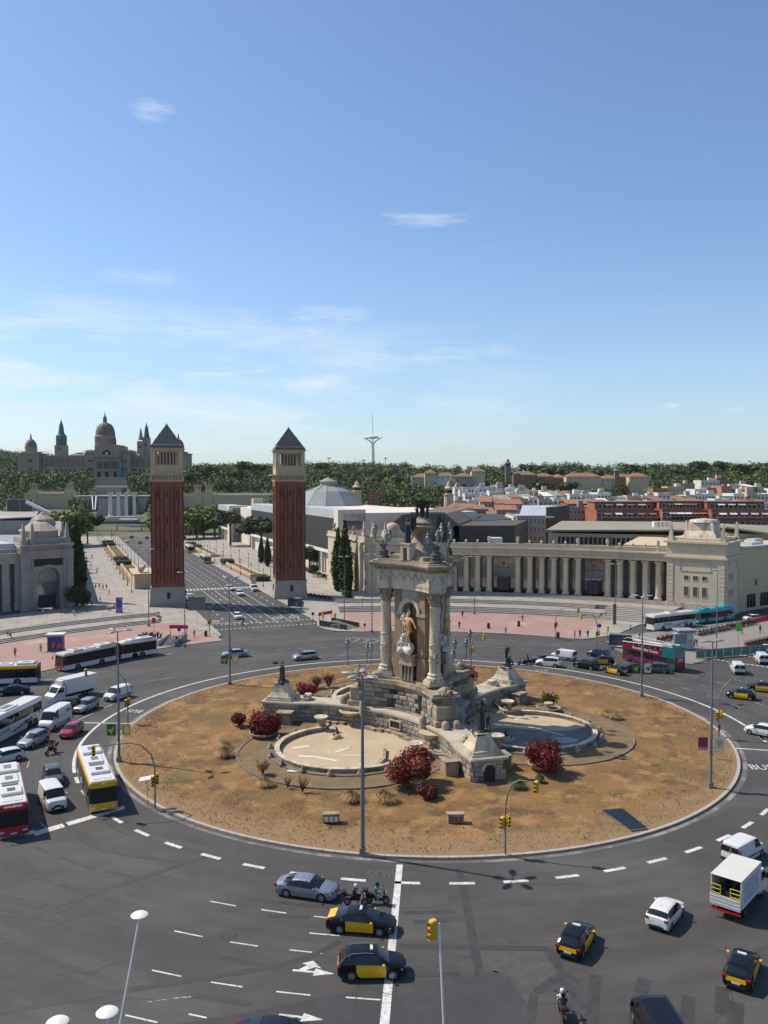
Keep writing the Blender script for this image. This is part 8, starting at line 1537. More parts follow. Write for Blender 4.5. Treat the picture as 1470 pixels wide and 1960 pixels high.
 if units:
  for (a,c,w_,h_,m_) in ((x0+.6,x0+3.2,.95,.3,roofc),(x0+3.8,x0+6.2,.8,.16,roofc),(x1-4.2,x1-2.2,.9,.28,roofc)):
   u=MB(m_);u.bbox(a,c,-w_,w_,H,H+h_,.06);u.mat(TRIM)
   for k in range(4):q=a+(c-a)*(.3+.12*k);u.box(q,q+.16,-.35,.35,H+h_,H+h_+.012)
   u.obj('roof_unit',t)
  for s_ in (-.45,.45):hh=MB(roofc);hh.bbox(x1-1.7,x1-.7,s_-.4,s_+.4,H,H+.05,.02);hh.obj('roof_hatch',t)
  g=MB(POLEG);g.box(x0+.3,x0+.5,-.9,.9,H,H+.12);g.box(x1-5.4,x1-5.1,-.7,.7,H,H+.1);g.obj('roof_vent',t)
 return t
YB=paint('bus_yellow',(.70,.36,.01));RB=paint('bus_red',(.38,.012,.02));GB=paint('bus_grey',(.16,.16,.155));TEAL=paint('teal',(.005,.30,.33));CREAMP=paint('roof_cream',(.62,.60,.53))
def p_at(px,py,z,ang):q=G(px,py,z);return (q.x,q.y,.012),ang
def busdir(f,r,z=3.1):
 a,b=G(*f,z),G(*r,z);d=(a-b).normalized();return a,d,atan2(d.y,d.x)
a,d,ang=busdir((197,1493),(167,1419.5));c=a-d*5.6
yb=bus('grey and yellow city bus waiting beside the round island at the left',(c.x,c.y,.012),ang,12.0,3.1,lower=GB,upper=TRIM,frontc=YB,stripe=YB,roofc=P_WHITE,group='yellow and grey city buses')
a,d,ang=busdir((29,1536),(16,1462));c=a-d*5.6
rb_=bus('red and white city bus seen from the front at the left edge',(c.x-.2,c.y,.012),ang,12.0,3.1,lower=RB,upper=TRIM,frontc=RB,stripe=RB,roofc=CREAMP)
w1,w2,w3=G(149,1281.5),G(200.5,1270.5),G(266,1259.5);d1=(w1-w2).normalized();n1=Vector((-d1.y,d1.x,0));c1=w1+d1*2.75-d1*5.3-n1*1.2
d2=(w2-w3).normalized();n2=Vector((-d2.y,d2.x,0))
ab=thing('articulated_bus','long red and white articulated bus beside the pink plaza on the left','bus',(c1.x,c1.y,.012),atan2(d1.y,d1.x))
DR=paint('bus_dark_red',(.10,.008,.01));f1=bus('x',(0,0,0),0,10.6,3.05,lower=P_WHITE,upper=DR,frontc=RB,stripe=CREAMP,roofc=CREAMP,winband=(1.05,2.62))
f2=bus('x',(0,0,0),0,7.2,3.05,lower=P_WHITE,upper=DR,frontc=P_WHITE,stripe=CREAMP,roofc=CREAMP,winband=(1.05,2.62))
rel_=atan2(d2.y,d2.x)-atan2(d1.y,d1.x);j=Vector((-5.9,0,0));off2=j+Vector((cos(rel_),sin(rel_),0))*-4.2
for f,mt_ in ((f1,Matrix.Identity(4)),(f2,Matrix.Translation(off2) @ Matrix.Rotation(rel_,4,'Z'))):
 for ch in list(f.children):
  if f is f2 and (ch.name.split('.')[0] in ('windscreen','destination_board','headlight','mirror','wiper','number_plate','destination') or (ch.name.startswith('wheel') and ch.location.x>0)):
   for g_ in list(ch.children_recursive):bpy.data.objects.remove(g_)
   bpy.data.objects.remove(ch);continue
  if f is f1 and ch.name.split('.')[0] in ('tail_light','rear_window'):bpy.data.objects.remove(ch);continue
  ch.parent=ab;ch.matrix_local=mt_ @ Matrix.LocRotScale(ch.location,ch.rotation_euler,ch.scale)
 bpy.data.objects.remove(f)
bl=MB(M('bellows_rubber',(.04,.04,.04),.9))
for k in range(7):x=-5.35-k*.18;bl.box(x-.05,x+.05,-1.2,1.2,.45,2.98);bl.box(x-.14,x-.05,-1.1,1.1,.5,2.9)
bl.obj('bellows',ab)
w1=G(27,1314);ang=radians(-169);d=Vector((cos(ang),sin(ang),0));n=Vector((-d.y,d.x,0));e=G(73,1309);c=e+d*6.05-n*1.2
bus('white and black city bus with yellow roof line cut off at the left edge',(c.x,c.y,.012),ang,12.0,3.05,lower=P_WHITE,upper=TRIM,frontc=YB,stripe=YB,roofc=P_WHITE,rear=TRIM)
INK=M('ink_blue_lettering',(.03,.035,.06),.5)
def coach(label,loc,rz,L=13.0,side=1,grp='white touring coaches',seed=1):
 t=bus(label,loc,rz,L,3.45,lower=P_WHITE,upper=TRIM,roofc=P_WHITE,name='coach',cat='coach',group=grp,units=False,coach=True,winband=(1.75,2.85))
 u=MB(P_WHITE);u.bbox(-1.6,1.2,-.85,.85,3.45,3.62,.06);u.mat(TRIM);[u.box(-1.2+k*.3,-1.05+k*.3,-.5,.5,3.62,3.635) for k in range(7)];u.obj('roof_unit',t);mf=MB(P_WHITE);mf.bbox(L/2-.1,L/2+.01,-1.1,1.1,.9,1.35,.03);mf.obj('nose_panel',t)
 text_side(t,'PLANA',.85,INK,L*.18,side*1.29,1.25,side)
 q=random.Random(seed);k=MB(INK)       # splashed brush drawing towards the rear
 for i in range(26):
  x=-L/2+.5+i*.26;zc_=1.6-i*.035+q.uniform(-.1,.1);h=q.uniform(.05,.32)
  P=[(x+q.uniform(-.2,.2)*.6,zc_-h),(x+q.uniform(.1,.35),zc_-h*.2),(x+q.uniform(.15,.45),zc_+h),(x+q.uniform(-.1,.1),zc_+h*.4)];k.add([(a_,side*(1.285+.0006*i),min(max(z_,.5),1.72)) for a_,z_ in P],[(0,1,2,3)])
 for i in range(14):x=-L/2+1+i*.3;k.add([(x,side*1.305,.55+q.uniform(0,.5)),(x+.12,side*1.305,.6+q.uniform(0,.5)),(x+.4,side*1.305,.9+q.uniform(0,.5))],[(0,1,2)])
 k.obj('brush_drawing',t,fix=False);return t
a_,b_=G(57,1394),G(2.7,1423);d=(b_-a_).normalized();n=Vector((-d.y,d.x,0));c=a_-d*3.0+d*6.5-n*1.22
coach('white coach with dark brush drawing and blue lettering at the left edge',(c.x,c.y,.012),atan2(d.y,d.x),13.0,1)
a_,b_=G(1308.5,1202),G(1269,1207);d=(b_-a_).normalized();n=Vector((-d.y,d.x,0));c=b_+d*2.75-d*6.5-n*1.22
coach('white coach with brush drawing parked by the steps of the right palace',(c.x,c.y,.012),atan2(d.y,d.x),13.0,1,seed=3)
q=G(1366,1191);tb=bus('teal bus parked behind the white coach near the right palace tower',(q.x,q.y+1.0,.012),atan2(d.y,d.x),12.0,3.1,lower=TEAL,upper=TEAL,frontc=TEAL,stripe=TEAL,roofc=TEAL,units=True)
for i,(x,y) in enumerate(((388,1079),(358,1058))):q=G(x,y);bus(('yellow and grey city bus coming down the avenue, nearer one','yellow city bus farther up the avenue behind another bus')[i],(q.x,q.y+5,.02),ad,12.0,3.05,lower=YB,upper=TRIM,frontc=YB,stripe=P_WHITE,roofc=P_WHITE,group='yellow and grey city buses')
RD,TL=paint('magenta_red',(.12,.006,.018)),paint('bus_teal',(.006,.11,.13))
def decker():
 f,r=G(1202,1266),G(1279,1284.5);d=(f-r).normalized();n=Vector((-d.y,d.x,0));L=11.5;c=(f+r)/2-n*1.28
 t=thing('double_decker_bus','red and teal open top double decker tour bus with passengers deck','bus',(c.x,c.y,.012),atan2(d.y,d.x));x0,x1=-L/2,L/2;hw=1.27;b=MB(RD);axs=(x1-2.6,x0+3.1)
 for s_ in (-1,1):
  for xa,xb,z0 in ((x0,axs[1]-.6,.3),(axs[1]-.6,axs[1]+.6,1.05),(axs[1]+.6,axs[0]-.6,.3),(axs[0]-.6,axs[0]+.6,1.05),(axs[0]+.6,x1,.3)):
   b.mat(TL if xb<x0+3 else RD);b.box(xa,xb,*sorted((s_*hw,s_*(hw-.05))),z0,1.25)
  b.mat(RD);b.box(x0+2.6,x1,*sorted((s_*hw,s_*(hw-.05))),2.15,3.2);b.mat(TL);b.box(x0,x0+2.6,*sorted((s_*hw,s_*(hw-.05))),2.15,4.0)
 b.mat(UNDER);b.box(x0+.1,x1-.1,-hw+.3,hw-.3,.3,1.2);b.mat(TRIM);b.box(x0+.05,x1-.1,-hw+.06,hw-.06,1.2,2.2);b.mat(GB);b.box(x0+.05,x1-.05,-hw+.06,hw-.06,2.2,2.4)
 b.mat(TL);b.box(x0-.03,x0+.05,-hw,hw,2.3,4.0);b.mat(RD);b.box(x0-.03,x0+.05,-hw,hw,.4,2.3);b.box(x1-.06,x1+.02,-hw,hw,.35,1.3);b.box(x1-.06,x1+.02,-hw,hw,2.2,3.2);b.obj('body',t)
 for s_ in (-1,1):
  for i in range(6):w=MB(CARGL);w.box(x0+2.0+i*1.4,x0+3.3+i*1.4,*sorted((s_*(hw-.03),s_*(hw+.005))),1.28,2.12);w.obj('window',t)
  rl=MB(WHITEM);rl.tube([(x0+2.6,s_*(hw-.03),3.95),(x1-1.6,s_*(hw-.03),3.5),(x1,s_*(hw-.03),3.4)],.07,6);[rl.cyl((x,s_*(hw-.03),3.2),(x,s_*(hw-.03),3.5),.03,.03,5) for x in np.arange(x0+3,x1,1.2)];rl.obj('deck_rail',t)
  for a in axs:add_wheel(t,a,s_*(hw-.16),.48,.28,M('steel_rim',(.25,.25,.25),.5,metal=.5),5)
  tl=MB(TAILL);tl.box(x0-.06,x0,*sorted((s_*1.2,s_*1.05)),.8,1.4);tl.obj('tail_light',t)
 w=MB(CARGL);w.box(x1+.0,x1+.03,-hw+.1,hw-.1,1.3,2.2);w.box(x1,x1+.03,-hw+.1,hw-.1,3.2,3.75);w.obj('windscreen',t)
 w=MB(CARGL);w.box(x0-.05,x0,-.7,.7,2.8,3.5);w.obj('rear_window',t)
 se=MB(M('blue_seats',(.03,.05,.12),.8));se.cbox((0,0,.2),(.45,.9,.1));se.cbox((-.2,0,.45),(.1,.9,.55));sm_=se.mesh('seat')
 for i in range(9):
  for s_ in (-.62,.62):link('seat',sm_,t,(x0+2.9+i*.9,s_,2.42))
 an=M('magenta_art',(.11,.01,.05),.4);an2=M('violet_art',(.10,.03,.22),.4);q=random.Random(2);k=MB(an)
 for i in range(30):
  x=x0+1+i*.33;k.mat((an,an2,RD)[i % 3]);zc_=.75+q.uniform(-.3,.3);k.add([(x,hw+.004+i*.0004,zc_-.2),(x+.5,hw+.004+i*.0004,zc_-.1),(x+.42,hw+.004+i*.0004,min(zc_+.35,1.2)),(x-.1,hw+.004+i*.0004,min(zc_+.25,1.2))],[(0,1,2,3)])
 k.obj('side_art',t,fix=False);wl=M('white_lettering',(.75,.75,.75),.5)
 text_side(t,'Barcelona Bus Turistic',.62,wl,.6,hw+.02,2.72,1)
 lettering('-50%',.8,wl,t,Matrix.Translation((x0-.05,0,1.85)) @ Matrix.Rotation(-pi/2,4,'Z') @ Matrix.Rotation(pi/2,4,'X'));cn_=MB(WHITEM);cn_.tube([(x1-.2,-hw+.1,3.8),(x1-1,-hw+.1,4.2),(x0+3,-hw+.1,4.2)],.04,5);cn_.tube([(x1-.2,hw-.1,3.8),(x1-1,hw-.1,4.2),(x0+3,hw-.1,4.2)],.04,5);cn_.obj('awning_frame',t)
 return t
decker()
def box_truck(label,loc,rz,L=6.6,openb=False,bh=(1.0,3.15),bw=1.1):
 t=thing('box_truck',label,'truck',loc,rz);x0=-L/2;x1=L/2;cx0=x1-1.75;BX_=cx0-.1;boxm=M('truck_box',(.60,.60,.58),.5,var=.05);b=MB(boxm)
 z0,z1=bh
 b.box(x0,BX_,-bw,bw,z0,z0+.1);b.box(x0,BX_,-bw,-bw+.06,z0+.1,z1-.07);b.box(x0,BX_,bw-.06,bw,z0+.1,z1-.07);b.box(BX_-.06,BX_,-bw+.06,bw-.06,z0+.1,z1-.07);
 if not openb:b.box(x0,x0+.06,-bw+.06,bw-.06,z0+.1,z1-.07)
 b.mat(CREAMP);b.bbox(x0-.02,BX_+.02,-bw-.02,bw+.02,z1-.07,z1,.02);b.obj('box',t)
 c=MB(P_WHITE)     # cab
 P=[(cx0,.55),(x1-.02,.55),(x1,.95),(x1-.12,1.25),(x1-.62,2.15),(x1-.85,2.3),(cx0,2.32)]
 if not openb:P=[(cx0,.55),(x1+.3,.55),(x1+.34,1.0),(x1-.2,1.35),(x1-.75,2.1),(x1-1.0,2.3),(cx0,2.32)]
 n_=len(P);w_=.98;c.add([(x,-w_,z) for x,z in P]+[(x,w_,z) for x,z in P],[tuple(range(n_)),tuple(range(2*n_-1,n_-1,-1))]+[(i,(i+1) % n_,n_+(i+1) % n_,n_+i) for i in range(n_)]);c.mat(UNDER);c.box(x0+.3,x1-.1,-.75,.75,.45,z0);c.obj('cab',t)
 a,q=P[3],P[4];g=MB(CARGL);g.add([(a[0]+.01,-.85,a[1]+.03),(a[0]+.01,.85,a[1]+.03),(q[0]+.02,.78,q[1]),(q[0]+.02,-.78,q[1])],[(0,1,2,3)]);g.obj('windscreen',t,fix=False)
 for s_ in (-1,1):
  g=MB(CARGL);g.add([(cx0+.25,s_*(w_+.006),1.4),(a[0]-.2,s_*(w_+.006),1.4),(q[0]-.02,s_*(w_+.006),2.08),(cx0+.25,s_*(w_+.006),2.08)],[(0,1,2,3)]);g.obj('side_window',t,fix=False)
  m_=MB(TRIM);m_.bbox(x1-.5,x1-.38,*sorted((s_*1.02,s_*1.25)),1.4,1.85,.02);m_.obj('mirror',t);add_wheel(t,x1-.85,s_*.85,.37,.24);add_wheel(t,x0+1.3,s_*.8,.37,.4)
  tl=MB(TAILL);tl.box(x0-.05,x0,*sorted((s_*.95,s_*.7)),.68,.82);tl.obj('tail_light',t);h=MB(HEADL);h.box(x1-.05,x1+(.02 if openb else .3),*sorted((s_*.9,s_*.6)),.8,.98);h.obj('headlight',t)
 if openb:
  g=MB(M('tail_lift',(.50,.50,.48),.5,var=.1));g.box(x0-.16,x0-.08,-bw,bw,.95,1.75);[g.box(x0-.18,x0-.16,-bw,bw,z,z+.03) for z in (1.1,1.35,1.6)];g.obj('tail_lift',t)
  yl=M('yellow_rail',(.62,.50,.01),.5)
  for s_ in (-1,1):
   r_=MB(yl);y0_,y1_=s_*1.05,s_*.35
   for p_,q_ in (((y0_,1.55),(y0_,2.45)),((y0_,2.45),(y1_,2.45)),((y1_,2.45),(y1_,1.55)),((y0_,1.85),(y1_,1.85)),((y0_,2.15),(y1_,2.15)),((y0_,1.55),(y1_,1.55))):r_.cyl((x0-.1,p_[0],p_[1]),(x0-.1,q_[0],q_[1]),.03,.03,5)
   r_.obj('safety_gate',t)
  gr=MB(M('faded_print',(.40,.42,.47),.6,var=.35,scale=2.5));gr.box(x0+.6,BX_-.6,-bw-.004,-bw-.002,1.3,2.8);gr.obj('faded_side_print',t)
  bm_=MB(REDP);bm_.box(x0-.12,x0-.02,-bw,bw,.6,.72);bm_.obj('bumper',t);gd=MB(TRIM)
  for i in range(7):gd.cbox((x0+.5+(i % 3)*.6,-.7+i*.22,z0+.5),(.4,.3,.8+.3*(i % 2)))
  gd.obj('stacked_load',t)
 else:
  u=MB(P_WHITE);u.bbox(BX_,BX_+.55,-.8,.8,2.4,3.0,.06);u.obj('cooling_unit',t)
 return t
pose=wheels2((1424,1761),(1462,1718),-1,1.02);box_truck('white box truck with open back and yellow safety gates at the right edge',pose[0],pose[1] ,6.2,True)
a_,b_=G(168,1331),G(102,1348);d=(b_-a_).normalized();c=(a_+b_)/2;box_truck('white refrigerated box truck behind the dark people carrier on the left',(c.x-.3,c.y+1.3,.012),atan2(d.y,d.x),7.2,False,(.95,3.1))
def moto(label,loc,rz,bodyc=P_BLACK,scooter=True,name='scooter',group=None):
 key=('moto',bodyc.name,scooter)
 if key in PROTO:t=dup(PROTO[key],loc,rz,label);t.name=name
 else:
  t=thing(name,label,'scooter' if scooter else 'motorcycle',loc,rz);PROTO[key]=t
  for x in (-.62,.68):add_wheel(t,x,0,.29,.13,ALU,5)
  b=MB(bodyc)
  if scooter:b.bbox(-.85,-.1,-.17,.17,.45,.74,.05);b.bbox(-.2,.35,-.16,.16,.28,.4,.03);b.add([(.35,-.2,.35),(.35,.2,.35),(.5,.22,.95),(.5,-.22,.95),(.48,-.16,.35),(.48,.16,.35),(.66,.14,.9),(.66,-.14,.9)],[(0,1,2,3),(7,6,5,4),(0,4,5,1),(1,5,6,2),(2,6,7,3),(3,7,4,0)]);b.bbox(.55,.85,-.08,.08,.55,.62,.02)
  else:b.bbox(-.4,.35,-.15,.15,.4,.68,.05);b.bbox(-.1,.4,-.17,.17,.68,.92,.07);b.bbox(-.95,-.5,-.12,.12,.7,.85,.04)
  b.obj('body',t);s_=MB(TRIM);s_.bbox(-.8,.0,-.15,.15,.74,.84,.04);s_.obj('seat',t)
  h=MB(TRIM);h.tube([(.42,-.34,1.03),(.52,-.2,1.05),(.52,.2,1.05),(.42,.34,1.03)],.022,6);h.cyl((.52,0,1.04),(.68,0,.3),.035,.035,6);h.cyl((-.62,.1,.29),(-.1,.1,.45),.04,.03,5);h.obj('handlebar',t);hl=MB(HEADL);hl.bbox(.6,.7,-.09,.09,.82,.95,.02);hl.obj('headlight',t)
  tl=MB(TAILL);tl.bbox(-.93,-.84,-.1,.1,.62,.72,.01);tl.obj('tail_light',t);tc_=MB(TRIM);tc_.bbox(-1.1,-.72,-.2,.2,.86,1.12,.05);tc_.obj('top_case',t)
  for s2 in (-1,1):m_=MB(TRIM);m_.cyl((.46,s2*.25,1.05),(.42,s2*.34,1.22),.01,.01,4);m_.cbox((.42,s2*.36,1.25),(.03,.13,.08));m_.obj('mirror',t)
 if group:t['group']=group
 t['category']='scooter' if scooter else 'motorcycle'
 return t
# == people
def cloth(n,c):return M('cloth_'+n,c,0.9,var=0.06)
CL=dict(white=cloth('white',(.62,.62,.60)),black=cloth('black',(.015,.015,.018)),blue=cloth('blue',(.06,.10,.22)),red=cloth('red',(.40,.03,.03)),teal=cloth('teal',(.03,.22,.20)),grey=cloth('grey',(.20,.20,.21)),tan=cloth('tan',(.36,.27,.18)),navy=cloth('navy',(.02,.03,.06)),skin=SKIN,pink=cloth('pink',(.5,.25,.27)),green=cloth('green',(.05,.18,.07)))
pw=human_mesh('walking_person',WALK);ps=human_mesh('standing_person',{});ph_=human_mesh('arms_bent_person',dict(hal=(.22,.18,1.12),fil=(.28,.14,1.15),har=(.2,-.2,1.1),fir=(.26,-.17,1.12)));pr_=human_mesh('riding_person',RIDE)
RIDEF=dict(RIDE,knr=(.22,-.22,.48),anr=(.18,-.32,.1),tor=(.32,-.33,.05));prf=human_mesh('riding_person_foot_down',RIDEF)
def person(label,loc,rz,shirt='white',trou='navy',mesh=None,helmet=None,bag=None,group='people on foot in the square',scale=1.0):
 mesh=mesh or pw
 if helmet or bag:
  t=thing('person',label,'person',loc,rz,group);o=link('body',mesh,t)
 else:t=o=link('person',mesh,None,loc,rz);tag(t,label,'person',group)
 for i,m in ((1,CL[shirt]),(2,CL[trou])):o.material_slots[i].link='OBJECT';o.material_slots[i].material=m
 if helmet:
  q=Vector(RIDE['hea'] if mesh in (pr_,prf) else BASEJ['hea']);h=MB(P_WHITE if helmet == 'white' else P_BLACK);h.lathe([(.0,-.13),(.09,-.13),(.145,-.02),(.14,.08),(.09,.15),(.0,.175)],c=(q.x,q.y,q.z+.02),n=12);h.mat(CARGL);h.cbox((q.x+.13,0,q.z+.03),(.06,.18,.09));h.obj('helmet',t,smooth=50)
 if bag:b=MB(CL[bag]);b.bbox(-.32,-.14,-.15,.15,1.05,1.48,.04);b.obj('backpack',t)
 if scale != 1:t.scale=(scale,)*3
 return t
def ride(px,py,ang,mlabel,plabel,shirt,trou,bodyc=P_BLACK,helmet='white',mesh=None,scooter=True,pillion=None,bag=None):
 q=G(px,py);moto(mlabel,(q.x,q.y,.012),ang,bodyc,scooter,'scooter' if scooter else 'motorcycle')
 d=Vector((cos(ang),sin(ang),0));p=q-d*.12;person(plabel,(p.x,p.y,.03),ang,shirt,trou,mesh or pr_,helmet,bag,group='riders on two wheelers')
 if pillion:p=q-d*.58;person(pillion,(p.x,p.y,.08),ang,'black','black',pr_,'black',group='riders on two wheelers')
ride(681,1733,radians(-4),'black motorcycle between the silver sedan and the front sedan taxi','rider in black with white helmet between the sedan and the taxi','black','black',scooter=False)
ride(722,1730,radians(-6),'black scooter waiting at the stop line in front of the white helmet rider','scooter rider in teal and white shirt with one foot on the road','teal','grey',helmet='black',mesh=prf)
ride(1076,1944,radians(84),'motorcycle with two riders at the bottom edge right of the stop line','motorcycle rider in white jacket and white helmet at the bottom edge','white','black',P_RED,scooter=False,pillion='pillion passenger in black behind the white jacket rider',)
ride(98,1443,radians(-112),'dark motorcycle beside the red hatchback on the left','motorcyclist in a red jacket beside the red hatchback','red','black',helmet='black',scooter=False)
ride(1010,1272,radians(176),'dark scooter in front of the white crossover on the far ring','rider in dark clothes on the scooter ahead of the white crossover','black','black',helmet='black')
moto('dark scooter just ahead of the rider on the far ring',G(1001,1273).to_tuple(),radians(178))
PZ=.126
ppl=((15,1223,40,'navy','tan','walker'),(21,1226,40,'black','navy',''),(78,1248,-60,'white','black',''),(29,1257,-70,'grey','black',''),(238,1202,20,'white','tan',''),(331,1234,200,'white','blue',''),(337,1233,200,'black','navy',''),(346,1233,20,'white','navy',''),(372,1222,90,'tan','tan',''),(349,1226,60,'white','white',''),
  (698,1207,80,'black','white',''),(879,1204,120,'red','black',''),(885,1183,60,'black','navy',''),(968,1214,-80,'white','navy',''),(1100,1222,10,'red','black',''),(1110,1222,100,'black','navy',''),(1108,1219,200,'pink','white',''),(1125,1222,90,'black','black',''),(1206,1206,0,'white','blue',''),(1235,1207,90,'navy','black',''),(1224,1224,90,'tan','navy',''),
  (465,1200,-80,'navy','black',''),(570,1199,180,'white','navy',''),(567,1165,80,'pink','white',''),(580,1163,90,'black','black',''),(563,1161,200,'black','navy',''),(1000,1190,60,'white','navy',''),(1356,1258,90,'tan','black',''),(1366,1259,-60,'black','navy',''),(1370,1256,20,'red','grey',''),(1329,1240,60,'tan','navy',''),(1334,1238,0,'grey','black',''),(1289,1236,70,'green','white',''),(1420,1215,0,'red','navy',''),(1455,1212,40,'black','navy',''))
NM={'navy':'navy','tan':'tan','black':'black','white':'white','grey':'grey','red':'red','pink':'pink','green':'green','blue':'blue'}
def where(x,y):
 if y>1235 and x<100:return 'at the far left kerb'
 if x<60:return 'left of the advertising kiosk'
 if x<130:return 'beside the advertising kiosk'
 if x<260:return 'on the lower steps of the left terrace'
 if x<380:return 'near the metro stairs on the left'
 if x<520:return 'walking across the avenue mouth'
 if x<620:return 'by the shelter near the right tower'
 if x<760:return 'on pink paving behind the monument'
 if x<1050:return 'on pink paving before the colonnade'
 if x<1150:return 'in the group beside the traffic light'
 if x<1250:return 'beside the white coach at the steps'
 if x<1350:return 'next to the mural kiosk on the traffic island'
 return 'near the motorcycles at far right'
for i,(x,y,a,s_,t_,_) in enumerate(ppl):
 q=G(x,y,PZ);person('person in %s top and %s trousers %s' % (NM[s_],NM[t_],where(x,y)),q.to_tuple(),radians(a),s_,t_,(pw,ps,ph_)[i % 3],bag='black' if i % 5 == 1 else None)
q=G(1376,1409,.25);person('person in black top under the traffic light on the right island edge',(q.x,q.y,.2),radians(-60),'black','skin',ps)
wl_=((183,1129,'navy'),(190,1128,'red'),(197,1129,'black'),(204,1129,'navy'),(209,1139,'grey'),(192,1153,'navy'),(185,1100,'white'),(172,1090,'black'),(174,1085,'grey'),(166,1088,'navy'),(176,1070,'navy'),(174,1048,'black'),(207,1172,'pink'),(211,1172,'white'),(218,1171,'navy'),(221,1168,'red'),(145,1179,'black'),(141,1181,'white'),(176,1164,'black'),(157,1170,'grey'),(82,1176,'white'),(166,1073,'tan'),(186,1095,'teal'),(171,1100,'tan'))
for i,(x,y,c) in enumerate(wl_):
 q=G(x,y,.13 if y<1172 else 1.0);q.z=terr_z(q) if 'terr_z' in globals() else q.z
 person('person in %s top strolling on the promenade left of the left brick tower' % c,q.to_tuple(),R.uniform(0,6),c,R.choice(['navy','black','tan','white']),(pw,ps)[i % 2],group='people on the left promenade')
row=[(1262,1229,1285,1223,6),(1334,1216,1392,1204,17),(1396,1203,1442,1194,12),(1428,1240,1474,1229,14)]
n_=0;cols=(P_BLACK,P_SIL2,P_BLACK,P_RED,P_WHITE,P_GREY)
desc=('at the left rank behind the double decker bus','in the long rank beside the white coach','in the far rank towards the red barriers','in the near rank at the right edge by the glass wall')
for k,(x0,y0,x1,y1,n) in enumerate(row):
 for i in range(n):
  f=i/(n-1);q=G(x0+(x1-x0)*f,y0+(y1-y0)*f,.13);c=cols[(i*3+k) % 6]
  moto('%s motorcycle parked %s' % ({'paint_black':'black','paint_silver':'silver','paint_red':'red','paint_white':'white','paint_grey':'grey'}[c.name],desc[k]),q.to_tuple(),radians(100+R.uniform(-8,8)) if k<3 else radians(80),c,i % 2 == 0,'motorcycle','parked motorcycles on the traffic island')
for i in range(7):
 q=G(272+i*6,1223-(i % 2)*3,.13);moto('dark scooter in the parked rank left of the metro stairs',q.to_tuple(),radians(70+i*6),P_BLACK if i % 2 else P_GREY,True,'scooter','scooters parked by the metro stairs')
for i in range(6):
 q=G(592+i*8,1142+i*1.2,.13);moto('dark scooter in the rank right of the right brick tower',q.to_tuple(),radians(60),P_BLACK,True,'scooter','scooters parked behind the bus shelter')
# == lamp posts, signals, kiosks and signs
LH=MB(M('lamp_head_pale',(.25,.265,.27),.5,var=.1));LH.lathe([(0,-.12),(.24,-.10),(.32,0),(.26,.08),(0,.11)],n=12,sx=1.8);LHM=LH.mesh('lamp_head',50)
def lamp(px,py,ytop,heads,label,banners=None,r_=.13,arm=.7,z=.2,rot=.3,cat='street lamp'):
 p=G(px,py,z);H=D(px,ytop,p.y).z-z;t=thing('street_lamp',label,cat,p,0,'tall lamp posts round the square');m=MB(POLEG);m.cyl((0,0,0),(0,0,H*.45),r_*1.25,r_*1.1,10);m.cyl((0,0,H*.45),(0,0,H),r_*.95,r_*.55,10);m.cbox((0,0,.25),(.5,.5,.5));m.obj('post',t,smooth=40);am=MB(POLEG)
 for k in range(heads):a=rot+2*pi*k/heads;am.cyl((0,0,H-.1),(cos(a)*arm,sin(a)*arm,H+.05),.05,.04,5);link('lamp_head',LHM,t,(cos(a)*(arm+.45),sin(a)*(arm+.45),H+.1),a)
 am.obj('arms',t)
 if banners:
  zb,bs=banners
  for k,(c,c2,txt) in enumerate(bs):
   s=-1 if k == 0 else 1;m=MB(c);m.box(s*.85-.5,s*.85+.5,-.02,.02,zb-.66,zb+.66);m.mat(c2)
   if txt == 'sun':m.add([(s*.9+.3*cos(a),-.03,zb+.38*sin(a)) for a in np.linspace(0,6.28,13)[:-1]],[tuple(range(12))])
   elif txt == 'GREC':[m.box(s*.9-.4+x*.22,s*.9-.26+x*.22,-.03,-.021,zb+.5-(x % 2)*.5-.3,zb+.6-(x % 3)*.1) for x in range(4)]
   else:m.add([(s*.9-.4,-.03,zb+.1),(s*.9+.1,-.03,zb-.5),(s*.9+.45,-.03,zb+.45),(s*.9+.05,-.03,zb+.05)],[(0,1,2,3)])
   m.obj('banner',t);m=MB(STEEL);m.cyl((0,0,zb+.78),(s*1.5,0,zb+.78),.02,.02,4);m.cyl((0,0,zb-.78),(s*1.5,0,zb-.78),.02,.02,4);m.obj('banner_bar',t)
   if txt == 'GREC':lettering('GREC',.42,WHITEM,t,Matrix.Translation((s*.9,-.04,zb-.55)) @ Matrix.Rotation(pi/2,4,'X'))
 return t
GN,YL,RD_,WH_,BLU=M('banner_green',(.01,.13,.05),.8),M('banner_yellow',(.62,.42,.03),.8),M('banner_red',(.38,.015,.02),.8),M('banner_white',(.6,.6,.58),.8),M('banner_blue',(.03,.06,.3),.8)
lamp(694,1633,1292,5,'tall grey lamp post with five flat heads on the near edge of the island',r_=.16,arm=.9);lamp(228,1457,1208,3,'tall lamp post with green and yellow banners at the left edge of the island',(3.6,((GN,YL,'bird'),(YL,WH_,'sun'))));lamp(440,1310,1106,3,'tall lamp post with banners behind the left of the island',(3.9,((GN,YL,'bird'),(YL,WH_,'sun'))));lamp(1228,1333,1142,3,'tall lamp post with small banners at the right back of the island',(4.2,((GN,YL,'bird'),(WH_,GN,'bird'))));lamp(1360,1507,1228,2,'tall lamp post with red and white festival banners at the right edge of the island',(4.6,((RD_,BLU,'GREC'),(WH_,YL,'sun'))),arm=.4)
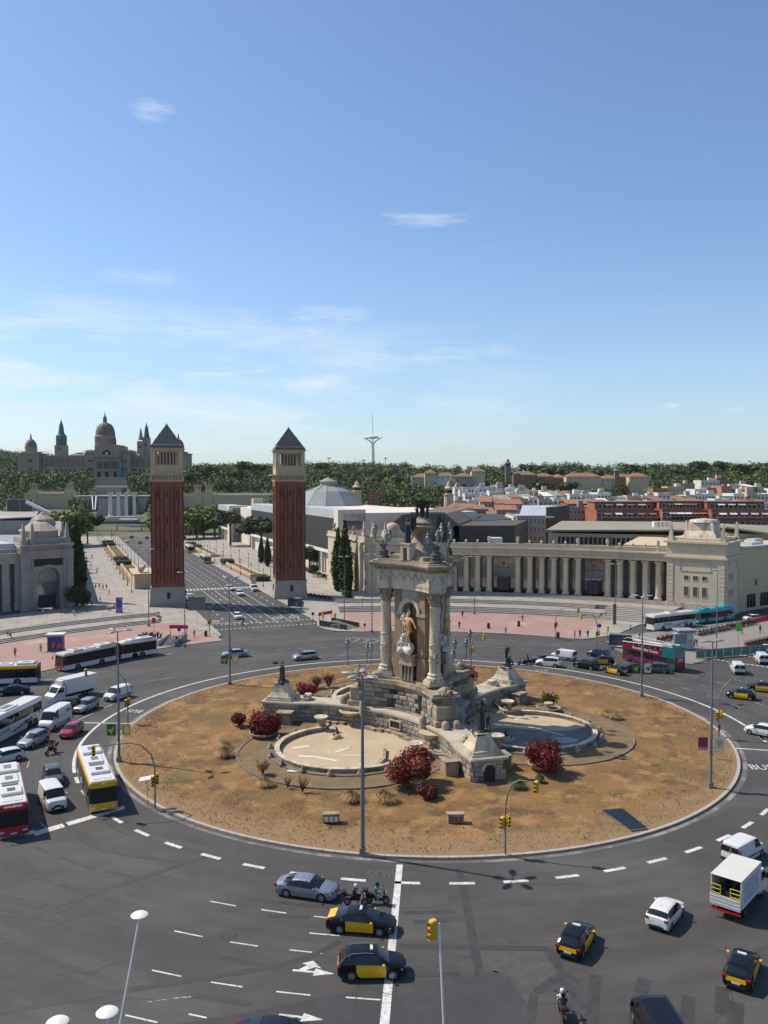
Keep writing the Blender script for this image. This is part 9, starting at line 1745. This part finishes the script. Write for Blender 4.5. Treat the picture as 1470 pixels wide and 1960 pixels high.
for x,y,yt,lb in ((354,1238,1096,'slim lamp post by the metro stairs on the left'),(285,1198,1052,'tall slim post in front of the left brick tower'),(712,1210,1062,'slim post on the pink plaza left of the monument'),(659,1190,1066,'slim post beside the right brick tower steps'),(1177,1194,1080,'slim post with floodlights at the right steps of the colonnade'),(1371,1262,1092,'mast with two lamps on the traffic island'),(908,1175,1066,'slim post with floodlights left on the colonnade steps')):lamp(x,y,yt,2,lb,r_=.09,arm=.35)
def flood(px,py,label,h=13.0,lean=(0,0)):
 p=D(px,py,CAMH and FPX*(CAMH-h)/(py-920));t=thing('floodlight',label,'floodlight',(p.x+lean[0],p.y+lean[1],0),0,'round white lamps on slanted poles');m=MB(WHITEM);m.cyl((0,0,0),(-lean[0],-lean[1],p.z-.1),.06,.045,8);m.obj('pole',t);m=MB(WHITEM);m.lathe([(.05,-.12),(.34,-.06),(.38,0),(.3,.06),(0,.09)],n=20);m.obj('disc',t,smooth=50,loc=(-lean[0],-lean[1],p.z))
 return t
flood(267,1751,'round white lamp disc on a thin slanted pole, highest of three at bottom left',lean=(-2.1,-1.5));flood(205,1937,'round white lamp disc at the bottom edge, middle of three',14,lean=(1.2,-2));flood(110,1956,'round pale lamp disc cut by the bottom edge, leftmost of three',14,lean=(1.5,-2))
sg=MB(SIGY);sg.bbox(-.16,.16,-.17,.17,-.5,.5,.03);sg.box(-.3,.3,-.19,-.17,-.6,.6) if 0 else None
for z_ in (-.33,0,.33):sg.cyl((0,.12,z_),(0,-.32,z_+.0),.12,.13,8,cap=False)
SGM=sg.mesh('signal_head');ln=MB(DARK)
for z_ in (-.33,0,.33):ln.cyl((0,-.16,z_),(0,-.18,z_),.11,.11,8)
LNM=ln.mesh('signal_lens')
def signal(px,py,reach,label,h=5.6,z=.2,extra=True,rz=0,straight=False):
 p=G(px,py,z);t=thing('traffic_light',label,'traffic light',p,rz,'yellow traffic lights');m=MB(POLEG);s=1 if reach>0 else-1;a=abs(reach)
 if straight:m.cyl((0,0,0),(0,0,h),.06,.05,7)
 else:m.tube([(0,0,0),(0,0,h*.62),(s*a*.06,0,h*.80),(s*a*.22,0,h*.95),(s*a*.42,0,h),(s*a,0,h*.985)],.085,8,.05)
 m.obj('pole',t,smooth=50);L_=[((0,0,0),0)]
 for q in ([(s*a,-.1,h*.985-.35)] if not straight else [])+([(-.22,-.05,2.7),(.22,-.02,2.9)] if extra else [(0,-.2,h-.4)]):o=link('signal_head',SGM,t,q,R.choice([0,.5,-.6]));link('signal_lens',LNM,o)
signal(297,1547,-5.6,'arched traffic light with yellow boxes on the island edge by the yellow bus',6.6,rz=.25);signal(967,1634,2.6,'arched traffic light on the near right edge of the island',6.4,rz=-.15);signal(245,1385,-5.4,'arched traffic light at the left rear of the island',7.2);signal(902,1275,2.2,'arched traffic light behind the monument',5.4,rz=.2);signal(1375,1411,6.5,'arched traffic light at the right edge of the island',7.6);signal(1063,1222,4.6,'arched traffic light on the pink plaza',6.2);signal(1143,1240,-3.2,'arched traffic light at the tip of the pink plaza',6.4);signal(401,1215,4.5,'arched traffic light at the left mouth of the avenue',6.8)
signal(618,1205,1,'short yellow traffic light by the metro railing',3.4,extra=False,straight=True);signal(694,1172,1,'short yellow traffic light at the left end of the steps',3.4,extra=False,straight=True);signal(1162,1232,1,'short yellow signal on the refuge right of the pink plaza',3.4,extra=False,straight=True);signal(557,1255,1,'x',3) if 0 else None
ps_=signal;p=D(822,1778,42);t=thing('traffic_light','yellow traffic light on a pale slanted pole at the bottom centre','traffic light',(p.x+.9,41.0,0),0,'yellow traffic lights');m=MB(WHITEM);m.tube([(0,0,0),(-.42,.9,p.z+.35)],.065,8,.05);m.obj('pole',t);o=link('signal_head',SGM,t,(-.72,.95,p.z),-.9);link('signal_lens',LNM,o)
cl=MB(BLK);cl.cyl((0,0,0),(0,0,4.6),.09,.05,7);cl.lathe([(.2,0),(.16,.7),(.08,.9)],n=8);cl.mat(LAMPGL);cl.lathe([(.12,4.7),(.22,5.2)],n=6);cl.mat(BLK);cl.lathe([(.28,5.2),(.1,5.45),(0,5.6)],n=8);cl=cl.mesh('promenade_lamp',40)
for s,v in (('right',20.6),('right',13.4),('left',-24.6),('left',-17.0)):
 for i,u in enumerate(range(150,400,17)):tag(link('promenade_lamp',cl,None,UV(u+(4 if v>14 else 0),v,.12)),'black lantern standard in the row along the %s %s' % (s,'promenade' if abs(v)>20 else 'edge of the avenue roadway'),'street lamp','black lantern standards along the avenue')
def sign(px,py,h,label,parts,z=.12):
 p=G(px,py,z);t=thing('road_sign',label,'sign',p,0,None);m=MB(STEEL);m.cyl((0,0,0),(0,0,h),.04,.04,6);m.obj('post',t)
 for (nm,mat,w_,hh,zc_,rnd) in parts:
  m=MB(mat)
  if rnd:m.cyl((0,-.06,zc_),(0,-.03,zc_),w_,w_,16)
  else:m.box(-w_,w_,-.07,-.03,zc_-hh,zc_+hh)
  m.obj(nm,t)
 return t
REDS,BLS=M('sign_red',(.5,.01,.02),.4),M('sign_blue',(.02,.05,.25),.4);DG=M('sign_back_grey',(.12,.12,.12),.6)
sign(486,1135,4.6,'no stopping sign with white plate beside the white van on the avenue',(('plate',WH_,.7,1.0,3.6,0),('disc',REDS,.5,0,3.9,1)));sign(1147,1222,3.0,'round blue sign with red rim on the tip of the pink plaza',(('disc',BLS,.4,0,2.6,1),));sign(599,1198,3.0,'round blue no parking sign by the bus shelter',(('disc',BLS,.35,0,2.7,1),));sign(343,1228,3.2,'round blue sign near the left metro stairs',(('disc',BLS,.38,0,2.4,1),));sign(377,1195,6.0,'grey back of a large direction board beside the avenue',(('board',DG,1.9,1.5,4.6,0),));sign(1302,1266,5.2,'direction board on the traffic island before the mural kiosk',(('board',ROOFG,1.1,.9,4.0,0),));sign(1176,1204,5.5,'tall grey sign board at the foot of the right steps',(('board',DG,.35,2.2,3.2,0),));sign(1413,1247,5.4,'bright green pharmacy like sign on a post at the traffic island',(('panel',M('sign_green',(.08,.55,.03),.4),.5,.8,4.6,0),));sign(295,1232,5.0,'red metro sign post above the left metro stairs',(('panel',REDS,.35,.5,4.6,0),));sign(733,1195,4.6,'red metro sign beside the monument on the pink plaza',(('panel',REDS,.4,.6,4.0,0),))
sign(283,1499,.9,'x',()) if 0 else None
t=thing('sign_panel','pale flat panel beside the left arched traffic light','sign',G(297,1547,.2)+Vector((-.9,.6,0)),.2);m=MB(STEEL);m.cyl((0,0,0),(0,0,2.7),.03,.03,5);m.mat(WHITEM);m.add([(-.8,-.35,2.6),(.7,-.2,2.75),(.8,.35,2.95),(-.7,.2,2.8),(-.8,-.35,2.55),(.7,-.2,2.7),(.8,.35,2.9),(-.7,.2,2.75)],[(0,1,2,3),(7,6,5,4),(0,4,5,1),(1,5,6,2),(2,6,7,3),(3,7,4,0)]);m.obj('panel',t)
def kiosk(px,py,w_,d_,h,mat,label,top=None,rz=.1,cat='kiosk',z=.12,band=None):
 p=G(px,py,z);t=thing('kiosk',label,cat,p,rz);m=MB(POLEG);m.box(-w_/2-.1,w_/2+.1,-.1,d_+.1,0,.25);m.box(-w_/2-.1,w_/2+.1,-.1,d_+.1,h-.3,h);m.obj('frame',t);m=MB(mat);m.box(-w_/2,w_/2,0,d_,.25,h-.3);m.obj('poster',t)
 if band:
  m=MB(band);q=random.Random(int(px))
  for k in range(7):x,zz,r_=q.uniform(-w_/2+.3,w_/2-.3),q.uniform(.7,h-.8),q.uniform(.15,.4);m.add([(x+r_*cos(a),-.01-k*.001,zz+r_*1.3*sin(a)) for a in np.linspace(0,6.28,9)[:-1]],[tuple(range(8))])
  m.obj('printed_figures',t,fix=False)
 if top:m=MB(top);m.box(-w_/2-.3,w_/2+.3,-.3,d_+.3,h,h+.25);m.obj('roof',t)
 return t
kiosk(105,1248,2.7,1.6,3.1,M('poster_violet',(.03,.02,.14),.4,var=.6,scale=1.2),'advertising kiosk with dark violet poster on the pink plaza at the left',WH_,band=M('poster_orange',(.35,.08,.05),.5));kiosk(228,1173,1.4,.4,3.6,M('poster_lilac',(.22,.12,.36),.5,var=.6,scale=1.0),'lilac advertising column on the left promenade',z=1.34,band=BLS);kiosk(1314,1245,2.8,2.4,3.6,M('mural_mint',(.30,.50,.45),.7,var=.1),'mint coloured kiosk with painted figures on the traffic island',ROOFG,band=M('mural_pink',(.55,.22,.18),.7))
def shelter(px,py,rz,label,w_=3.6):
 p=G(px,py,.12);t=thing('bus_shelter',label,'bus shelter',p,rz);m=MB(POLEG);m.box(-w_/2,w_/2,-.2,1.5,2.5,2.65);[m.box(x-.05,x+.05,1.3,1.4,0,2.5) for x in (-w_/2+.1,w_/2-.1)];m.obj('frame',t);m=MB(M('shelter_glass',(.16,.18,.18),.1,var=.3));m.box(-w_/2+.1,w_/2-.1,1.34,1.38,.3,2.4);m.obj('glass_back',t);m=MB(MATS['poster_lilac']);m.box(-w_/2,-w_/2+.12,0,1.3,.3,2.3);m.obj('poster',t);m=MB(STEEL);m.box(-w_/2+.4,w_/2-.4,.8,1.2,.45,.52);m.obj('bench',t)
shelter(562,1165,-.5,'dark bus shelter beside the right brick tower');shelter(1187,1241,-.3,'glass bus shelter at the left tip of the traffic island',4.2)
def metro(px,py,rz,label,w_=3.4,L_=7.0,wm=None):
 p=G(px,py,.125);t=thing('metro_entrance',label,'metro entrance',p,rz);m=MB(DARK);m.box(-w_/2,w_/2,0,L_,0,.02);m.obj('stair_opening',t);st=MB(STEEL)
 for s in (-1,1):m=MB(wm or (WHITEM if s<0 else STEEL));m.add([(s*w_/2,0,0),(s*w_/2,L_,0),(s*w_/2,L_,1.3),(s*w_/2,0,1.0),(s*(w_/2+.12),0,0),(s*(w_/2+.12),L_,0),(s*(w_/2+.12),L_,1.3),(s*(w_/2+.12),0,1.0)],[(0,1,2,3),(7,6,5,4),(0,4,5,1),(1,5,6,2),(2,6,7,3),(3,7,4,0)]);m.obj('side_wall',t)
 m=MB(PAVE2);[m.box(-w_/2+.1,w_/2-.1,.3+k*.7,.8+k*.7,.02,.05+k*.11) for k in range(9)];tag(m.obj('stairs',t),None,kind='stuff');m=MB(REDS);m.box(-w_/2-.2,w_/2+.2,L_,L_+.2,2.2,2.9);m.mat(STEEL);[m.box(x,x+.1,L_+.02,L_+.12,0,2.2) for x in (-w_/2,w_/2-.1)];m.obj('sign_beam',t)
metro(318,1237,-.1,'metro stairs with red sign beam on the pink plaza at the left');metro(676,1203,.9,'metro stairs with dark parapet on the pink plaza near the monument',4.0,8,TRIM);
p=G(1385,1257,.12);t=thing('glass_screen','low green glass wall round the metro lift on the traffic island','wall',p,.32);m=MB(M('green_glass',(.10,.22,.18),.15));[m.box(-6+k*2,-4.1+k*2,-.04,.04,.1,1.5) for k in range(9)];tag(m.obj('glass_panels',t),None,kind='stuff');m=MB(STEEL);m.box(-6,12,-.06,.06,1.5,1.58);m.obj('rail',t)
m=MB(REDS);m.box(-.5,.5,-.08,.08,0,.95);bmh=m.mesh('red_barrier')
for i in range(14):tag(link('red_barrier',bmh,None,G(1444+i*4.5,1192-i*1.0,.13),.2),'red plastic barrier in the row at the far right of the traffic island','barrier','row of red barriers')
m=MB(WHITEM);[m.cyl((x,0,0),(x,0,.9),.03,.03,5) for x in (0,1.6,3.2,4.8)];m.cyl((0,0,.9),(4.8,0,.9),.03,.03,5);m.cyl((0,0,.5),(4.8,0,.5),.025,.025,5);tag(m.obj('railing',loc=G(634,1203,.13),rz=-.25),'white pedestrian railing at the kerb near the metro stairs','railing')
def bin_(px,py,mat,label,h=1.1):m=MB(mat);m.lathe([(.28,0),(.32,.1),(.32,h),(.2,h+.12),(0,h+.15)],n=10);o=m.obj('litter_bin',smooth=40,loc=G(px,py,.13));tag(o,label,'litter bin')
bin_(641,1187,SIGY,'yellow post box shaped bin on the pink plaza',1.6);bin_(935,1203,TRIM,'dark bin on the pink plaza right of the monument');bin_(993,1199,TRIM,'dark bin farther right on the pink plaza');bin_(1068,1221,TRIM,'dark bin by the traffic light on the pink plaza');bin_(394,1218,TRIM,'dark box by the left mouth of the avenue')
def plinth(px,py,label,top=None):
 t=thing('stone_plinth',label,'plinth',G(px,py,.3),.05);m=MB(STON);m.bbox(-.75,.75,-.3,.3,0,.75,.06);m.mat(top or PATCH);[m.box(-.6+k*.45,-.28+k*.45,-.34,-.3,.15,.6) for k in range(3)];m.obj('block',t);m=MB(STON);m.box(-.82,.82,-.36,.36,.75,.85);m.obj('slab',t)
plinth(634,1573,'small stone plinth with tiles on the near lawn, left of the pair');plinth(872,1573,'small stone plinth with reddish side on the near lawn, right of the pair',M('faded_red',(.20,.07,.06),.8))
gt=thing('grating','dark grating with pale frame set in the lawn at the lower right','grating',G(1195,1568,.28),-.33);P=[G(1152,1551,.3),G(1192,1548,.3),G(1238,1584,.3),G(1207,1589,.3)];c=gt.location;rm=Matrix.Rotation(.33,3,'Z');P=[rm @ (p-c) for p in P];m=MB(STON);m.add([(p.x*1.05,p.y*1.05,.02) for p in P],[(0,1,2,3)]);m.obj('frame',gt,fix=False);m=MB(GLASS);m.add([(p.x,p.y,.05) for p in P],[(0,1,2,3)]);m.obj('panel',gt,fix=False);m=MB(BLK);[m.cyl(P[0].lerp(P[3],k/12)+Vector((0,0,.06)),P[1].lerp(P[2],k/12)+Vector((0,0,.06)),.02,.02,4) for k in range(13)];m.obj('bars',gt)
hz=bpy.data.materials.new('haze');hz.use_nodes=True;nt=hz.node_tree;nt.nodes.clear();vo=nt.nodes.new('ShaderNodeVolumePrincipled');vo.inputs['Color'].default_value=(.86,.92,1,1);vo.inputs['Density'].default_value=.00003;vo.inputs['Anisotropy'].default_value=.2;ou=nt.nodes.new('ShaderNodeOutputMaterial');nt.links.new(vo.outputs[0],ou.inputs['Volume'])
if HAZE:m=MB(hz);m.box(-2700,2700,-120,4900,-3,170);tag(m.obj('haze'),'thin warm air over the whole square',None,kind='stuff')
